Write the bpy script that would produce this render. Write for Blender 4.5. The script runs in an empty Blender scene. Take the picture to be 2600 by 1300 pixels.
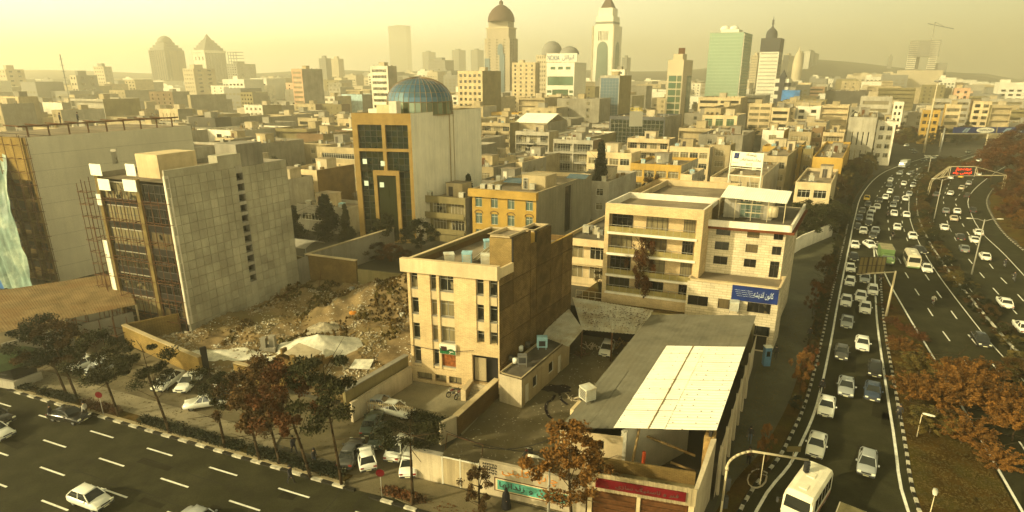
import bpy, math, random
from mathutils import Vector, Matrix, noise
R = random.Random(11); HAZE = .00068
rad = math.radians
sc = bpy.context.scene
col = sc.collection
# ------------------------------------------------------------------ camera, sky, sun, exposure
PITCH, FPX, CAMH = rad(17.0), 1500.0, 30.0
cd = bpy.data.cameras.new('camera'); cam = bpy.data.objects.new('camera', cd); col.objects.link(cam)
cam.location = (0, 0, CAMH); cam.rotation_euler = (rad(90) - PITCH, 0, 0)
cd.sensor_width = 36; cd.lens = 36 * FPX / 2600; cd.clip_start = .5; cd.clip_end = 12000
sc.camera = cam
SUN = Vector((-.93, -.36, .44)).normalized()
SUN_EL = math.asin(SUN.z); SUN_AZ = math.atan2(SUN.x, SUN.y)
w = bpy.data.worlds.new('World'); sc.world = w; w.use_nodes = True
nt = w.node_tree; nt.nodes.clear()
sky = nt.nodes.new('ShaderNodeTexSky'); sky.sky_type = 'NISHITA'; sky.sun_disc = False
sky.sun_elevation = SUN_EL; sky.sun_rotation = SUN_AZ; sky.dust_density = 8; sky.air_density = 1.0; sky.ozone_density = .5; sky.altitude = 1200
tint = nt.nodes.new('ShaderNodeMix'); tint.data_type = 'RGBA'; tint.blend_type = 'MULTIPLY'; tint.inputs[0].default_value = 1
tint.inputs[7].default_value = (.95, .88, .40, 1)
bg = nt.nodes.new('ShaderNodeBackground'); bg.inputs[1].default_value = .105
wo = nt.nodes.new('ShaderNodeOutputWorld')
tc = nt.nodes.new('ShaderNodeTexCoord'); nrm = nt.nodes.new('ShaderNodeVectorMath'); nrm.operation = 'DOT_PRODUCT'; nrm.inputs[1].default_value = tuple(SUN.xy.normalized()) + (0,)
mr = nt.nodes.new('ShaderNodeMapRange'); mr.inputs[1].default_value = -1; mr.inputs[2].default_value = 1; pw = nt.nodes.new('ShaderNodeMath'); pw.operation = 'POWER'; pw.inputs[1].default_value = 1.15
smog = nt.nodes.new('ShaderNodeMix'); smog.data_type = 'RGBA'; smog.inputs[6].default_value = (2.4, 1.85, 1.25, 1); smog.inputs[7].default_value = (35, 33, 21.5, 1)   # smog glowing towards the sun
add = nt.nodes.new('ShaderNodeMix'); add.data_type = 'RGBA'; add.blend_type = 'ADD'; add.inputs[0].default_value = 1
nt.links.new(tc.outputs['Generated'], nrm.inputs[0]); nt.links.new(nrm.outputs['Value'], mr.inputs[0]); nt.links.new(mr.outputs[0], pw.inputs[0]); nt.links.new(pw.outputs[0], smog.inputs[0])
sz = nt.nodes.new('ShaderNodeSeparateXYZ'); ab = nt.nodes.new('ShaderNodeMath'); ab.operation = 'SUBTRACT'; ab.use_clamp = True; ab.inputs[0].default_value = 1   # smog is thickest along the horizon
p2 = nt.nodes.new('ShaderNodeMath'); p2.operation = 'POWER'; p2.inputs[1].default_value = 2.6; sc2 = nt.nodes.new('ShaderNodeVectorMath'); sc2.operation = 'SCALE'
nt.links.new(tc.outputs['Generated'], sz.inputs[0]); nt.links.new(sz.outputs[2], ab.inputs[1]); nt.links.new(ab.outputs[0], p2.inputs[0]); nt.links.new(p2.outputs[0], sc2.inputs['Scale']); nt.links.new(smog.outputs[2], sc2.inputs[0])
nt.links.new(sky.outputs[0], tint.inputs[6]); nt.links.new(tint.outputs[2], add.inputs[6]); nt.links.new(sc2.outputs[0], add.inputs[7]); nt.links.new(add.outputs[2], bg.inputs[0]); nt.links.new(bg.outputs[0], wo.inputs[0])
ld = bpy.data.lights.new('sun', 'SUN'); ld.energy = 5.0; ld.angle = rad(1.2); ld.color = (1, .87, .51)
lo = bpy.data.objects.new('sun', ld); col.objects.link(lo); lo.location = (-60, -40, 90)
lo.rotation_euler = SUN.to_track_quat('Z', 'Y').to_euler()
sc.view_settings.view_transform = 'Standard'; sc.view_settings.look = 'None'; sc.view_settings.exposure = 0.62; sc.view_settings.gamma = 1
sc.cycles.use_denoising = True; sc.cycles.max_bounces = 6; sc.cycles.diffuse_bounces = 3; sc.cycles.volume_bounces = 1
sc.cycles.volume_step_rate = 4
# ------------------------------------------------------------------ helpers
CT, ST = math.cos(PITCH), math.sin(PITCH)
def P(px, py, z=0.):                      # survey: where the sight line through a photo point meets the level z
    u, v = (px - 1300) / FPX, (py - 650) / FPX
    t = (CAMH - z) / (ST + v * CT)
    return (u * t, (CT - v * ST) * t)
def PY(px, py, Y):                        # ... and where it meets the distance Y
    u, v = (px - 1300) / FPX, (py - 650) / FPX
    t = Y / (CT - v * ST)
    return (u * t, Y, CAMH - (ST + v * CT) * t)
def HT(py, Y):
    return PY(1300, py, Y)[2]
def Q(x, y, z=0.):
    dz = CAMH - z; dep = y * CT + dz * ST
    return (1300 + FPX * x / dep, 650 - FPX * (y * ST - dz * CT) / dep)
TS = .34930
def tp(t, x, y):                          # survey sheets A-D (top row), E-H (middle), I-L (bottom)
    i = 'ABCDEFGHIJKL'.index(t)
    return ((0, 650, 1300, 1900)[i % 4] + x * TS, (0, 400, 850)[i // 4] + y * TS)
def g(t, x, y, z=0.): return P(*tp(t, x, y), z)
U0 = Vector((.935, -.355)); V0 = Vector((.515, .857))
def V2(p): return Vector((p[0], p[1]))
def along(S, D, px, h):                   # distance from S in direction D until the vertical through px is met
    k = (px - 1300) / FPX; dz = CAMH - h
    den = D[0] - k * D[1] * CT
    return (k * (S[1] * CT + dz * ST) - S[0]) / den
OBJN = [0]
def link(o): col.objects.link(o); OBJN[0] += 1; return o
LABELS = {}
def props(o, label=None, cat=None, group=None, kind=None):
    if label:
        o['label'] = label
        if cat: LABELS.setdefault(label, []).append(o.name)
    if cat: o['category'] = cat
    if group: o['group'] = group
    if kind: o['kind'] = kind
    return o
def root(name, loc, label=None, cat=None, group=None, rz=0.):
    o = link(bpy.data.objects.new(name, None)); o.location = loc; o.rotation_euler = (0, 0, rz); o.empty_display_size = .5
    return props(o, label, cat, group)
class MB:
    def __init__(s): s.v = []; s.f = []; s.m = []; s.sm = []
    def face(s, pts, m=0, smooth=False):
        n = len(s.v); s.v.extend([tuple(p) for p in pts]); s.f.append(tuple(range(n, n + len(pts)))); s.m.append(m); s.sm.append(smooth)
    def mesh(s, vs, fs, m=0, smooth=False):
        n = len(s.v); s.v.extend([tuple(p) for p in vs])
        for f in fs: s.f.append(tuple(n + i for i in f)); s.m.append(m); s.sm.append(smooth)
    def box(s, x0, x1, y0, y1, z0, z1, m=0):
        s.obox((x0, y0, z0), (x1 - x0, 0, 0), (0, y1 - y0, 0), (0, 0, z1 - z0), m)
    def obox(s, o, a, b, c, m=0):
        o, a, b, c = Vector(o), Vector(a), Vector(b), Vector(c)
        if a.cross(b).dot(c) < 0: a, o = -a, o + a
        v = [o, o + a, o + a + b, o + b, o + c, o + a + c, o + a + b + c, o + b + c]
        s.mesh(v, [(3, 2, 1, 0), (4, 5, 6, 7), (0, 1, 5, 4), (1, 2, 6, 5), (2, 3, 7, 6), (3, 0, 4, 7)], m)
    def prism(s, pts, z0, z1, m=0, mt=None):
        n = len(pts); a = sum(pts[i][0] * pts[(i + 1) % n][1] - pts[(i + 1) % n][0] * pts[i][1] for i in range(n))
        if a < 0: pts = pts[::-1]
        lo = [(p[0], p[1], z0) for p in pts]; hi = [(p[0], p[1], z1) for p in pts]
        for i in range(n):
            j = (i + 1) % n; s.face([lo[i], lo[j], hi[j], hi[i]], m)
        s.face(hi, m if mt is None else mt); s.face(lo[::-1], m)
    def tube(s, p0, p1, r, n=6, m=0, r1=None, cap=True):
        p0, p1 = Vector(p0), Vector(p1); d = p1 - p0
        if d.length < 1e-6: return
        r1 = r if r1 is None else r1
        q = d.to_track_quat('Z', 'Y'); vs = []
        for k, (p, rr) in enumerate(((p0, r), (p1, r1))):
            for i in range(n):
                a = 2 * math.pi * i / n; vs.append(p + q @ Vector((rr * math.cos(a), rr * math.sin(a), 0)))
        fs = [(i, (i + 1) % n, n + (i + 1) % n, n + i) for i in range(n)]
        if cap: fs += [tuple(range(n))[::-1], tuple(range(n, 2 * n))]
        s.mesh(vs, fs, m, n > 5)
    def path(s, pts, r, n=6, m=0):
        for a, b in zip(pts[:-1], pts[1:]): s.tube(a, b, r, n, m)
    def lathe(s, prof, c=(0, 0, 0), n=16, m=0, smooth=True):
        vs = []; k = len(prof)
        for i in range(n):
            a = 2 * math.pi * i / n
            for (r, z) in prof: vs.append((c[0] + r * math.cos(a), c[1] + r * math.sin(a), c[2] + z))
        fs = []
        for i in range(n):
            j = (i + 1) % n
            for t in range(k - 1): fs.append((i * k + t, j * k + t, j * k + t + 1, i * k + t + 1))
        s.mesh(vs, fs, m, smooth)
    def data(s, name, mats, off=(0, 0, 0)):
        me = bpy.data.meshes.new(name)
        if off != (0, 0, 0):
            ox, oy, oz = off; vs = [(x - ox, y - oy, z - oz) for (x, y, z) in s.v]
        else: vs = s.v
        me.from_pydata(vs, [], s.f)
        for mt in (mats if isinstance(mats, (list, tuple)) else [mats]): me.materials.append(mt)
        me.polygons.foreach_set('material_index', s.m); me.polygons.foreach_set('use_smooth', s.sm)
        me.update(); return me
    def build(s, name, mats, parent=None, label=None, kind=None):       # world coordinates, kept in place under parent
        if not s.f: return None
        off = tuple(parent_off(parent))
        o = link(bpy.data.objects.new(name, s.data(name, mats, off)))
        if parent: o.parent = parent
        return props(o, label, None, None, kind)
def parent_off(p):
    v = Vector((0, 0, 0))
    while p: v += Vector(p.location); p = p.parent
    return v
def inst(name, me, parent=None, loc=(0, 0, 0), rz=0., scale=1.):
    o = link(bpy.data.objects.new(name, me)); o.location = loc; o.rotation_euler = (0, 0, rz)
    if scale != 1.: o.scale = (scale,) * 3 if not isinstance(scale, tuple) else scale
    if parent: o.parent = parent
    return o
def solo(mb, name, mats, label, cat, loc, group=None):                  # a thing that is one mesh
    o = link(bpy.data.objects.new(name, mb.data(name, mats, tuple(loc)))); o.location = loc
    return props(o, label, cat, group)
def copy_thing(o, loc=None, rz=None, label=None, group=None, swap=None):
    def cp(s, par):
        c = s.copy(); link(c); c.parent = par
        if swap and c.data and c.data.materials:
            key = (s.data.name, tuple(sorted((a, b.name) for a, b in swap.items())))
            if key not in SWAP:
                hit = any(mm and mm.name in swap for mm in s.data.materials)
                if hit:
                    d = s.data.copy()
                    for i, mm in enumerate(d.materials):
                        if mm.name in swap: d.materials[i] = swap[mm.name]
                    SWAP[key] = d
                else: SWAP[key] = s.data
            c.data = SWAP[key]
        for ch in s.children: cp(ch, c)
        return c
    c = cp(o, None)
    if loc is not None: c.location = loc
    if rz is not None: c.rotation_euler = (0, 0, rz)
    if label: c['label'] = label; LABELS.setdefault(label, []).append(c.name)
    if group: c['group'] = group
    return c
SWAP = {}
def drop(o):                                                            # remove a pattern object after copying it
    for ch in list(o.children): drop(ch)
    bpy.data.objects.remove(o)
# ------------------------------------------------------------------ materials
MATS = {}
def M(name, c=(.5, .5, .5), rough=.85, var=.3, scale=.35, streak=0., metal=0., fine=.12, brick=None, spec=.06, emit=None, rand=0., bump=0., c2=None, spots=0.):
    if name in MATS: return MATS[name]
    if not emit: k_ = .70 + .5 * max(c); c = tuple(x * k_ for x in c)
    m = bpy.data.materials.new(name); MATS[name] = m; m.use_nodes = True; t = m.node_tree; N = t.nodes; L = t.links
    b = N['Principled BSDF']; b.inputs['Roughness'].default_value = rough; b.inputs['Metallic'].default_value = metal
    b.inputs['Specular IOR Level'].default_value = spec
    if emit:
        b.inputs['Base Color'].default_value = (*c, 1); b.inputs['Emission Color'].default_value = (*emit[:3], 1); b.inputs['Emission Strength'].default_value = emit[3]; return m
    geo = N.new('ShaderNodeNewGeometry'); pos = geo.outputs['Position']
    def mix(fac, a, bb, mode='MIX'):
        n = N.new('ShaderNodeMix'); n.data_type = 'RGBA'; n.blend_type = mode
        for s_, v in ((0, fac), (6, a), (7, bb)):
            if isinstance(v, (int, float)): n.inputs[s_].default_value = v
            elif isinstance(v, tuple): n.inputs[s_].default_value = (*v, 1)[:4]
            else: L.new(v, n.inputs[s_])
        return n.outputs[2]
    def nz(sc_, det=4, vec=None, rgh=.6):
        n = N.new('ShaderNodeTexNoise'); n.inputs['Scale'].default_value = sc_; n.inputs['Detail'].default_value = det; n.inputs['Roughness'].default_value = rgh
        L.new(vec if vec else pos, n.inputs['Vector']); return n.outputs['Fac']
    def ramp(f, a, bb):
        n = N.new('ShaderNodeMapRange'); n.inputs[1].default_value = a; n.inputs[2].default_value = bb; L.new(f, n.inputs[0]); return n.outputs[0]
    dark = tuple(x * (1 - var) for x in c); lite = tuple(min(1, x * (1 + var * .55)) for x in c)
    out = mix(ramp(nz(scale), .34, .66), dark, lite)
    if c2: out = mix(ramp(nz(scale * .6, 5), .48, .62), out, c2)
    if brick:
        d, bw, bh, mort = brick
        dp = N.new('ShaderNodeVectorMath'); dp.operation = 'DOT_PRODUCT'; L.new(pos, dp.inputs[0]); dp.inputs[1].default_value = (d[0], d[1], 0)
        sp = N.new('ShaderNodeSeparateXYZ'); L.new(pos, sp.inputs[0])
        cb = N.new('ShaderNodeCombineXYZ'); L.new(dp.outputs['Value'], cb.inputs[0]); L.new(sp.outputs[2], cb.inputs[1])
        bt = N.new('ShaderNodeTexBrick'); L.new(cb.outputs[0], bt.inputs['Vector']); bt.inputs['Scale'].default_value = 1
        bt.inputs['Brick Width'].default_value = bw; bt.inputs['Row Height'].default_value = bh; bt.inputs['Mortar Size'].default_value = mort
        bt.inputs['Color1'].default_value = (1, 1, 1, 1); bt.inputs['Color2'].default_value = (.74, .74, .74, 1); bt.inputs['Mortar'].default_value = (.45, .43, .38, 1)
        bt.inputs['Bias'].default_value = -.2
        out = mix(.9, out, bt.outputs['Color'], 'MULTIPLY')
    if streak:
        mp = N.new('ShaderNodeMapping'); mp.inputs['Scale'].default_value = (1.6, 1.6, .11); L.new(pos, mp.inputs[0])
        out = mix(ramp(nz(1., 5, mp.outputs[0], .7), .5, .74), out, mix(streak, (1., 1., 1.), (.28, .24, .17)), 'MULTIPLY') if False else mix(streak, out, mix(ramp(nz(1., 5, mp.outputs[0], .7), .46, .72), out, tuple(x * .42 for x in c)))
    if fine: out = mix(1., out, mix(nz(9, 3), tuple([1 - fine * 1.6] * 3), tuple([1 + fine] * 3)), 'MULTIPLY')
    if spots: out = mix(ramp(nz(2.2, 2, None, .5), .66, .70), out, mix(spots, out, (.02, .018, .012)))
    if rand:
        oi = N.new('ShaderNodeObjectInfo'); out = mix(1., out, mix(oi.outputs['Random'], tuple([1 - rand] * 3), tuple([1 + rand * .6] * 3)), 'MULTIPLY')
    L.new(out, b.inputs['Base Color'])
    if bump:
        bm_ = N.new('ShaderNodeBump'); bm_.inputs['Strength'].default_value = bump; bm_.inputs['Distance'].default_value = .05; L.new(nz(6, 4), bm_.inputs['Height']); L.new(bm_.outputs[0], b.inputs['Normal'])
    return m
def plain(name, c, rough=.7, metal=0., spec=.3, coat=0.):
    if name in MATS: return MATS[name]
    m = bpy.data.materials.new(name); MATS[name] = m; m.use_nodes = True; b = m.node_tree.nodes['Principled BSDF']
    b.inputs['Base Color'].default_value = (*c, 1); b.inputs['Roughness'].default_value = rough; b.inputs['Metallic'].default_value = metal
    b.inputs['Specular IOR Level'].default_value = spec; b.inputs['Coat Weight'].default_value = coat; b.inputs['Coat Roughness'].default_value = .08
    return m
def leafmat(name, c, c2):
    if name in MATS: return MATS[name]
    m = M(name, c, .8, .45, .9, fine=.25, c2=c2, spec=.15, rand=.25); b = m.node_tree.nodes['Principled BSDF']
    return m
def glass(name, c=(.014, .016, .012), curtain=(.24, .20, .11), amt=.38, rough=.08, metal=0.):
    if name in MATS: return MATS[name]
    m = bpy.data.materials.new(name); MATS[name] = m; m.use_nodes = True; t = m.node_tree; N = t.nodes; L = t.links; b = N['Principled BSDF']
    oi = N.new('ShaderNodeObjectInfo'); geo = N.new('ShaderNodeNewGeometry')
    mp = N.new('ShaderNodeMapping'); mp.inputs['Scale'].default_value = (5, 5, .15); L.new(geo.outputs['Position'], mp.inputs[0])
    nn = N.new('ShaderNodeTexNoise'); nn.inputs['Scale'].default_value = 1.; L.new(mp.outputs[0], nn.inputs['Vector'])
    big = N.new('ShaderNodeTexNoise'); big.inputs['Scale'].default_value = .9; L.new(geo.outputs['Position'], big.inputs['Vector'])
    ad = N.new('ShaderNodeMath'); ad.operation = 'ADD'; L.new(oi.outputs['Random'], ad.inputs[0]); L.new(big.outputs['Fac'], ad.inputs[1])
    gt = N.new('ShaderNodeMapRange'); gt.inputs[1].default_value = 1.5 - amt - .05; gt.inputs[2].default_value = 1.5 - amt + .05; L.new(ad.outputs[0], gt.inputs[0])
    cu = N.new('ShaderNodeMix'); cu.data_type = 'RGBA'; L.new(nn.outputs['Fac'], cu.inputs[0]); cu.inputs[6].default_value = (*[x * .35 for x in curtain], 1); cu.inputs[7].default_value = (*curtain, 1)
    mx = N.new('ShaderNodeMix'); mx.data_type = 'RGBA'; L.new(gt.outputs[0], mx.inputs[0]); mx.inputs[6].default_value = (*c, 1); L.new(cu.outputs[2], mx.inputs[7])
    L.new(mx.outputs[2], b.inputs['Base Color']); b.inputs['Roughness'].default_value = rough; b.inputs['Metallic'].default_value = metal
    return m
CREAM = (.60, .47, .27); WHITE = (.72, .65, .50)
def wallmats():
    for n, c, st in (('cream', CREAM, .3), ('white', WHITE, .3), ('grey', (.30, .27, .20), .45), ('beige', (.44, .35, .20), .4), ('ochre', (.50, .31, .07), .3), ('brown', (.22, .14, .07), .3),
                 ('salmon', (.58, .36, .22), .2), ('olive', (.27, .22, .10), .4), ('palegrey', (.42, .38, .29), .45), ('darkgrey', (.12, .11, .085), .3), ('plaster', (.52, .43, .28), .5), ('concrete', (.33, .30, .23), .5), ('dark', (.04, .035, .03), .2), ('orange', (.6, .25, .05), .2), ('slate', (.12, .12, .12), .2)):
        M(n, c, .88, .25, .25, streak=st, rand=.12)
wallmats()
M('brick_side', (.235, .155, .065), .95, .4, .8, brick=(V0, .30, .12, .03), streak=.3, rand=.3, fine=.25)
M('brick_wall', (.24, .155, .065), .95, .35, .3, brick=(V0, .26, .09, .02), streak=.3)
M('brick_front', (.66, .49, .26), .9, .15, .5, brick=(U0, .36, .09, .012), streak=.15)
M('stone_front', (.62, .52, .34), .85, .2, .4, brick=(U0, .9, .3, .02), streak=.2)
M('yellow_wall', (.35, .235, .075), .92, .3, .4, brick=(U0, .3, .1, .015), streak=.35)
M('mud_wall', (.26, .17, .06), .95, .35, .4, brick=(U0, .3, .1, .012), streak=.4)
M('roof', (.30, .24, .155), .95, .35, .3, fine=.2, c2=(.17, .14, .095))
M('roof_dark', (.15, .13, .095), .95, .35, .4, fine=.2)
M('asphalt', (.054, .051, .024), .82, .35, .5, fine=.35, c2=(.030, .029, .012))
M('asphalt_patch', (.030, .028, .013), .85, .3, 1, fine=.3); M('kerb_white', (.50, .46, .34), .8, .4, 2, fine=.3)
M('asphalt_wet', (.125, .118, .066), .5, .45, .25, fine=.3, c2=(.075, .070, .038))
M('pavement', (.30, .255, .16), .9, .3, .3, fine=.2, c2=(.20, .17, .10))
M('parking', (.28, .245, .155), .92, .25, .3, fine=.2)
M('yard', (.20, .165, .095), .92, .4, .25, fine=.25, c2=(.12, .10, .052))
M('city_ground', (.11, .10, .07), .95, .3, .05, fine=.2)
M('verge', (.10, .058, .012), .95, .5, .5, fine=.5, c2=(.07, .055, .012), bump=.6)
M('dirt', (.30, .21, .10), .95, .4, .35, fine=.35, c2=(.20, .15, .065), bump=.8)
M('lime', (.66, .62, .48), .95, .3, 1.2, fine=.25)
M('rubble', (.42, .36, .24), .95, .5, 2.5, fine=.3)
M('white_paint', (.72, .70, .58), .6, .2, 1.5, fine=.15)
M('black_paint', (.035, .032, .022), .7, .2, 1.5)
M('kerb', (.34, .28, .16), .9, .25, .8, fine=.2)
M('white_sheet', (.80, .76, .60), .5, .1, .6, fine=.05, streak=.0)
M('grey_sheet', (.20, .185, .13), .75, .25, .5, fine=.15, c2=(.155, .14, .095))
M('old_sheet', (.50, .46, .34), .75, .25, .6, fine=.15, c2=(.36, .30, .19))
M('rust_sheet', (.27, .185, .085), .85, .35, .5, fine=.2, c2=(.20, .12, .05))
M('steel', (.30, .29, .25), .45, .2, 1, metal=.5)
M('rust', (.14, .065, .03), .8, .4, 2)
M('wood', (.33, .22, .09), .85, .3, 2)
M('pole', (.50, .42, .26), .5, .15, 1, metal=.1)
M('tarp', (.20, .29, .24), .38, .35, .5, c2=(.32, .38, .29), fine=.1)
M('tarp_blue', (.05, .17, .42), .5, .3, .8)
M('bark', (.07, .045, .022), .95, .4, 3)
M('tank', (.50, .42, .26), .6, .2, 1)
M('cooler', (.55, .54, .43), .6, .2, 1.5, rand=.25, c2=(.42, .36, .24))
M('cooler_blue', (.30, .50, .55), .6, .2, 1.5)
M('panel', (.45, .41, .29), .9, .22, .3, streak=.3, rand=.13)
M('dome_rib', (.25, .16, .07), .6)
glass('glass'); glass('glass_dark', (.012, .012, .01), (.16, .12, .06), .18); glass('glass_curtain', (.03, .028, .018), (.28, .23, .12), .75)
glass('glass_green', (.05, .11, .06), (.12, .18, .09), .4, .12, .3); glass('glass_black', (.010, .018, .013), (.03, .035, .015), .4, .1)
glass('glass_tower', (.26, .38, .26), (.36, .46, .30), .6, .25, .35); glass('glass_blue', (.06, .11, .14), (.12, .18, .2), .5, .15, .2)
glass('glass_teal', (.10, .16, .13), (.16, .22, .17), .5, .2, .2)
plain('frame_white', (.62, .58, .45), .5); plain('frame_dark', (.05, .04, .03), .5); plain('frame_grey', (.28, .26, .2), .5)
# ------------------------------------------------------------------ walls and windows
def wallgrid(mb, o, d, W, z0, z1, ops, rec=.22, m=0, mr=None):
    d = Vector((d[0], d[1])).normalized(); n = Vector((-d.y, d.x)); mr = m if mr is None else mr
    def pt(x, z, k=0.): return (o[0] + d.x * x + n.x * k, o[1] + d.y * x + n.y * k, z)
    zs = sorted({z0, z1, *[q[2] for q in ops], *[q[3] for q in ops]}); zs = [z for z in zs if z0 - 1e-6 <= z <= z1 + 1e-6]
    for za, zb in zip(zs[:-1], zs[1:]):
        if zb - za < 1e-5: continue
        row = sorted([q for q in ops if q[2] < (za + zb) / 2 < q[3]]); x = 0
        for q in row + [(W, W, 0, 0)]:
            if q[0] - x > 1e-5: mb.face([pt(x, za), pt(q[0], za), pt(q[0], zb), pt(x, zb)], m)
            x = max(x, q[1])
    for (a, b, c, e) in [q[:4] for q in ops]:
        mb.face([pt(a, c), pt(a, c, rec), pt(a, e, rec), pt(a, e)], mr); mb.face([pt(b, c, rec), pt(b, c), pt(b, e), pt(b, e, rec)], mr)
        mb.face([pt(a, c), pt(b, c), pt(b, c, rec), pt(a, c, rec)], mr); mb.face([pt(a, e, rec), pt(b, e, rec), pt(b, e), pt(a, e)], mr)
    return pt
WIN = {}
def window(parent, o, d, x, z, wd, ht, rec=.22, fr='frame_white', gl='glass', sub=False, nx=None, nz=1, name='window'):
    d = Vector((d[0], d[1])).normalized(); n = Vector((-d.y, d.x)); wd = round(wd, 2); ht = round(ht, 2)
    nx = max(1, round(wd / .75)) if nx is None else nx
    key = (wd, ht, fr, gl, sub, nx, nz)
    if key not in WIN:
        f = MB(); t = .055 if wd < 4 else .07
        f.box(0, wd, -.05, .01, 0, t); f.box(0, wd, -.05, .01, ht - t, ht); f.box(0, t, -.05, .01, t, ht - t); f.box(wd - t, wd, -.05, .01, t, ht - t)
        for i in range(1, nx): xx = wd * i / nx; f.box(xx - t * .4, xx + t * .4, -.04, .01, t, ht - t)
        for i in range(1, nz): zz = ht * i / nz; f.box(t, wd - t, -.037, .008, zz - t * .35, zz + t * .35)
        if nz == 1 and ht > 1.3: f.box(t, wd - t, -.037, .008, ht * .74, ht * .74 + .05)
        p = MB(); p.face([(0, 0, 0), (wd, 0, 0), (wd, 0, ht), (0, 0, ht)])
        if sub: WIN[key] = (f.data('window', MATS[fr]), p.data('pane', MATS[gl]))
        else:
            for q in p.f: f.mesh([p.v[i] for i in q], [(0, 1, 2, 3)], 1)
            WIN[key] = (f.data('window', [MATS[fr], MATS[gl]]), None)
    po = parent_off(parent); loc = (o[0] + d.x * x + n.x * rec - po.x, o[1] + d.y * x + n.y * rec - po.y, z - po.z)
    k = inst(name, WIN[key][0], parent, loc, math.atan2(d.y, d.x))
    if sub: inst('pane', WIN[key][1], k)
    return k
def gridops(W, z0, nf, fh, cols, ww, wh, sill, margin=.0, skip=()):
    ops = []; pitch = (W - 2 * margin) / cols
    for f in range(nf):
        for c in range(cols):
            if (f, c) in skip: continue
            xc = margin + pitch * (c + .5); wd = min(ww, pitch * .86)
            ops.append((xc - wd / 2, xc + wd / 2, z0 + f * fh + sill, z0 + f * fh + sill + wh))
    return ops
FOOT = []
COOLERS = []
def flat_roof(r, A, U, V, wu, wv, z, par, wm, rm='roof', t=.22):
    A = V2(A); U = Vector(U); V = Vector(V)
    c = [A, A + U * wu, A + U * wu + V * wv, A + V * wv]; iu, iv = t / wu, t / wv
    def q(a, b): return A + U * wu * a + V * wv * b
    i_ = [q(iu, iv), q(1 - iu, iv), q(1 - iu, 1 - iv), q(iu, 1 - iv)]
    mb = MB()
    for k in range(4):
        j = (k + 1) % 4
        mb.face([(*c[k], z), (*c[j], z), (*i_[j], z), (*i_[k], z)]); mb.face([(*i_[k], z), (*i_[j], z), (*i_[j], z - par), (*i_[k], z - par)])
    mb.build('parapet', MATS[wm], r)
    rb = MB(); rb.face([(*p, z - par) for p in i_]); rb.build('roof', MATS[rm], r)
def frame_uv(A, U, V): 
    return lambda a, b: (A[0] + U[0] * a + V[0] * b, A[1] + U[1] * a + V[1] * b)
def clutter(r, A, U, V, wu, wv, z, seed, short, n=3, far=False, room=True):
    rr = random.Random(seed); f = frame_uv(A, U, V)
    if room and wu > 5 and wv > 6:
        a, b = rr.uniform(.15, .55) * wu, rr.uniform(.35, .6) * wv; s, h = min(3.4, wu * .35), 2.5
        p = [f(a, b), f(a + s, b), f(a + s, b + 3), f(a, b + 3)]
        mb = MB(); mb.prism(p, z, z + h, 0, 1)
        o = [(*f(a - .12, b - .12), z + h), (*f(a + s + .12, b - .12), z + h), (*f(a + s + .12, b + 3.12), z + h), (*f(a - .12, b + 3.12), z + h)]
        mb.prism([q[:2] for q in o], z + h, z + h + .15, 0, 1)
        rm = mb.build('roof_room', [MATS[rr.choice(['plaster', 'beige', 'concrete'])], MATS['roof']], r)
        if not far:
            mb = MB(); d0 = Vector(f(a + .5, b)); u = Vector(U); mb.obox((d0.x - V[0] * .02, d0.y - V[1] * .02, z + .05), (u.x * .9, u.y * .9, 0), (V[0] * -.04, V[1] * -.04, 0), (0, 0, 1.9)); mb.build('door', MATS[rr.choice(['frame_white', 'frame_dark', 'rust'])], rm)
    mb = MB()
    for k in range(rr.randint(1, 4)):
        p = f(rr.uniform(.08, .92) * wu, rr.uniform(.1, .9) * wv); hh = rr.uniform(.5, 1.3)
        mb = MB(); mb.tube((*p, z), (*p, z + hh), .11, 6); mb.tube((*p, z + hh), (*p, z + hh + .15), .2, 6); mb.build('vent_pipe', MATS['steel'], r)
    if rr.random() < .6 and not far:
        mb = MB(); a, b = f(rr.uniform(.1, .5) * wu, .3 * wv), f(rr.uniform(.5, .9) * wu, rr.uniform(.5, .9) * wv)
        mb.tube((*a, z + .12), (*b, z + .12), .06, 5); mb.build('pipe', MATS['steel'], r)
    mb = MB()
    for k in range(int(wu * wv / 22)):
        p = f(rr.uniform(.06, .9) * wu, rr.uniform(.08, .92) * wv); s = rr.uniform(.2, .9); mb.obox((*p, z), (U[0] * s, U[1] * s, 0), (V[0] * s * .8, V[1] * s * .8, 0), (0, 0, rr.uniform(.15, 1.1)), rr.randrange(3))
    if mb.f: mb.build('roof_junk', [MATS['steel'], MATS['old_sheet'], MATS['mud_wall']], r, kind='stuff')
    if rr.random() < .5:
        p = f(rr.uniform(.1, .9) * wu, rr.uniform(.2, .8) * wv); mb = MB(); hh = rr.uniform(2, 3.4)
        mb.tube((*p, z), (*p, z + hh), .035, 4)
        for q in (.15, .35, .6): mb.tube((p[0] - .5, p[1], z + hh - q), (p[0] + .5, p[1] - .1, z + hh - q), .02, 4)
        mb.build('antenna', MATS['steel'], r)
    for k in range(n):
        p = f(wu * (k + rr.uniform(.3, .7)) / n, rr.uniform(.12, .3) * wv)
        COOLERS.append((p[0], p[1], z, math.atan2(U[1], U[0]) + rr.choice([0, 0, .3]), short, k, n))
def bfrom(a, b, c, y, q, U=U0, V=V0, z0=0.):       # photo columns of a block's three visible corners -> place and size
    if q >= 60: Y = q
    else:
        v = (y - 650) / FPX; Y = (CAMH - q) / ((ST + v * CT) / (CT - v * ST))
    x, _, h = PY(a, y, Y); A = Vector((x, Y)); wu = along(A, U, b, h); B = A + U * wu; wv = along(B, V, c, h)
    return A, wu, max(wv, 3.), h
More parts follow.
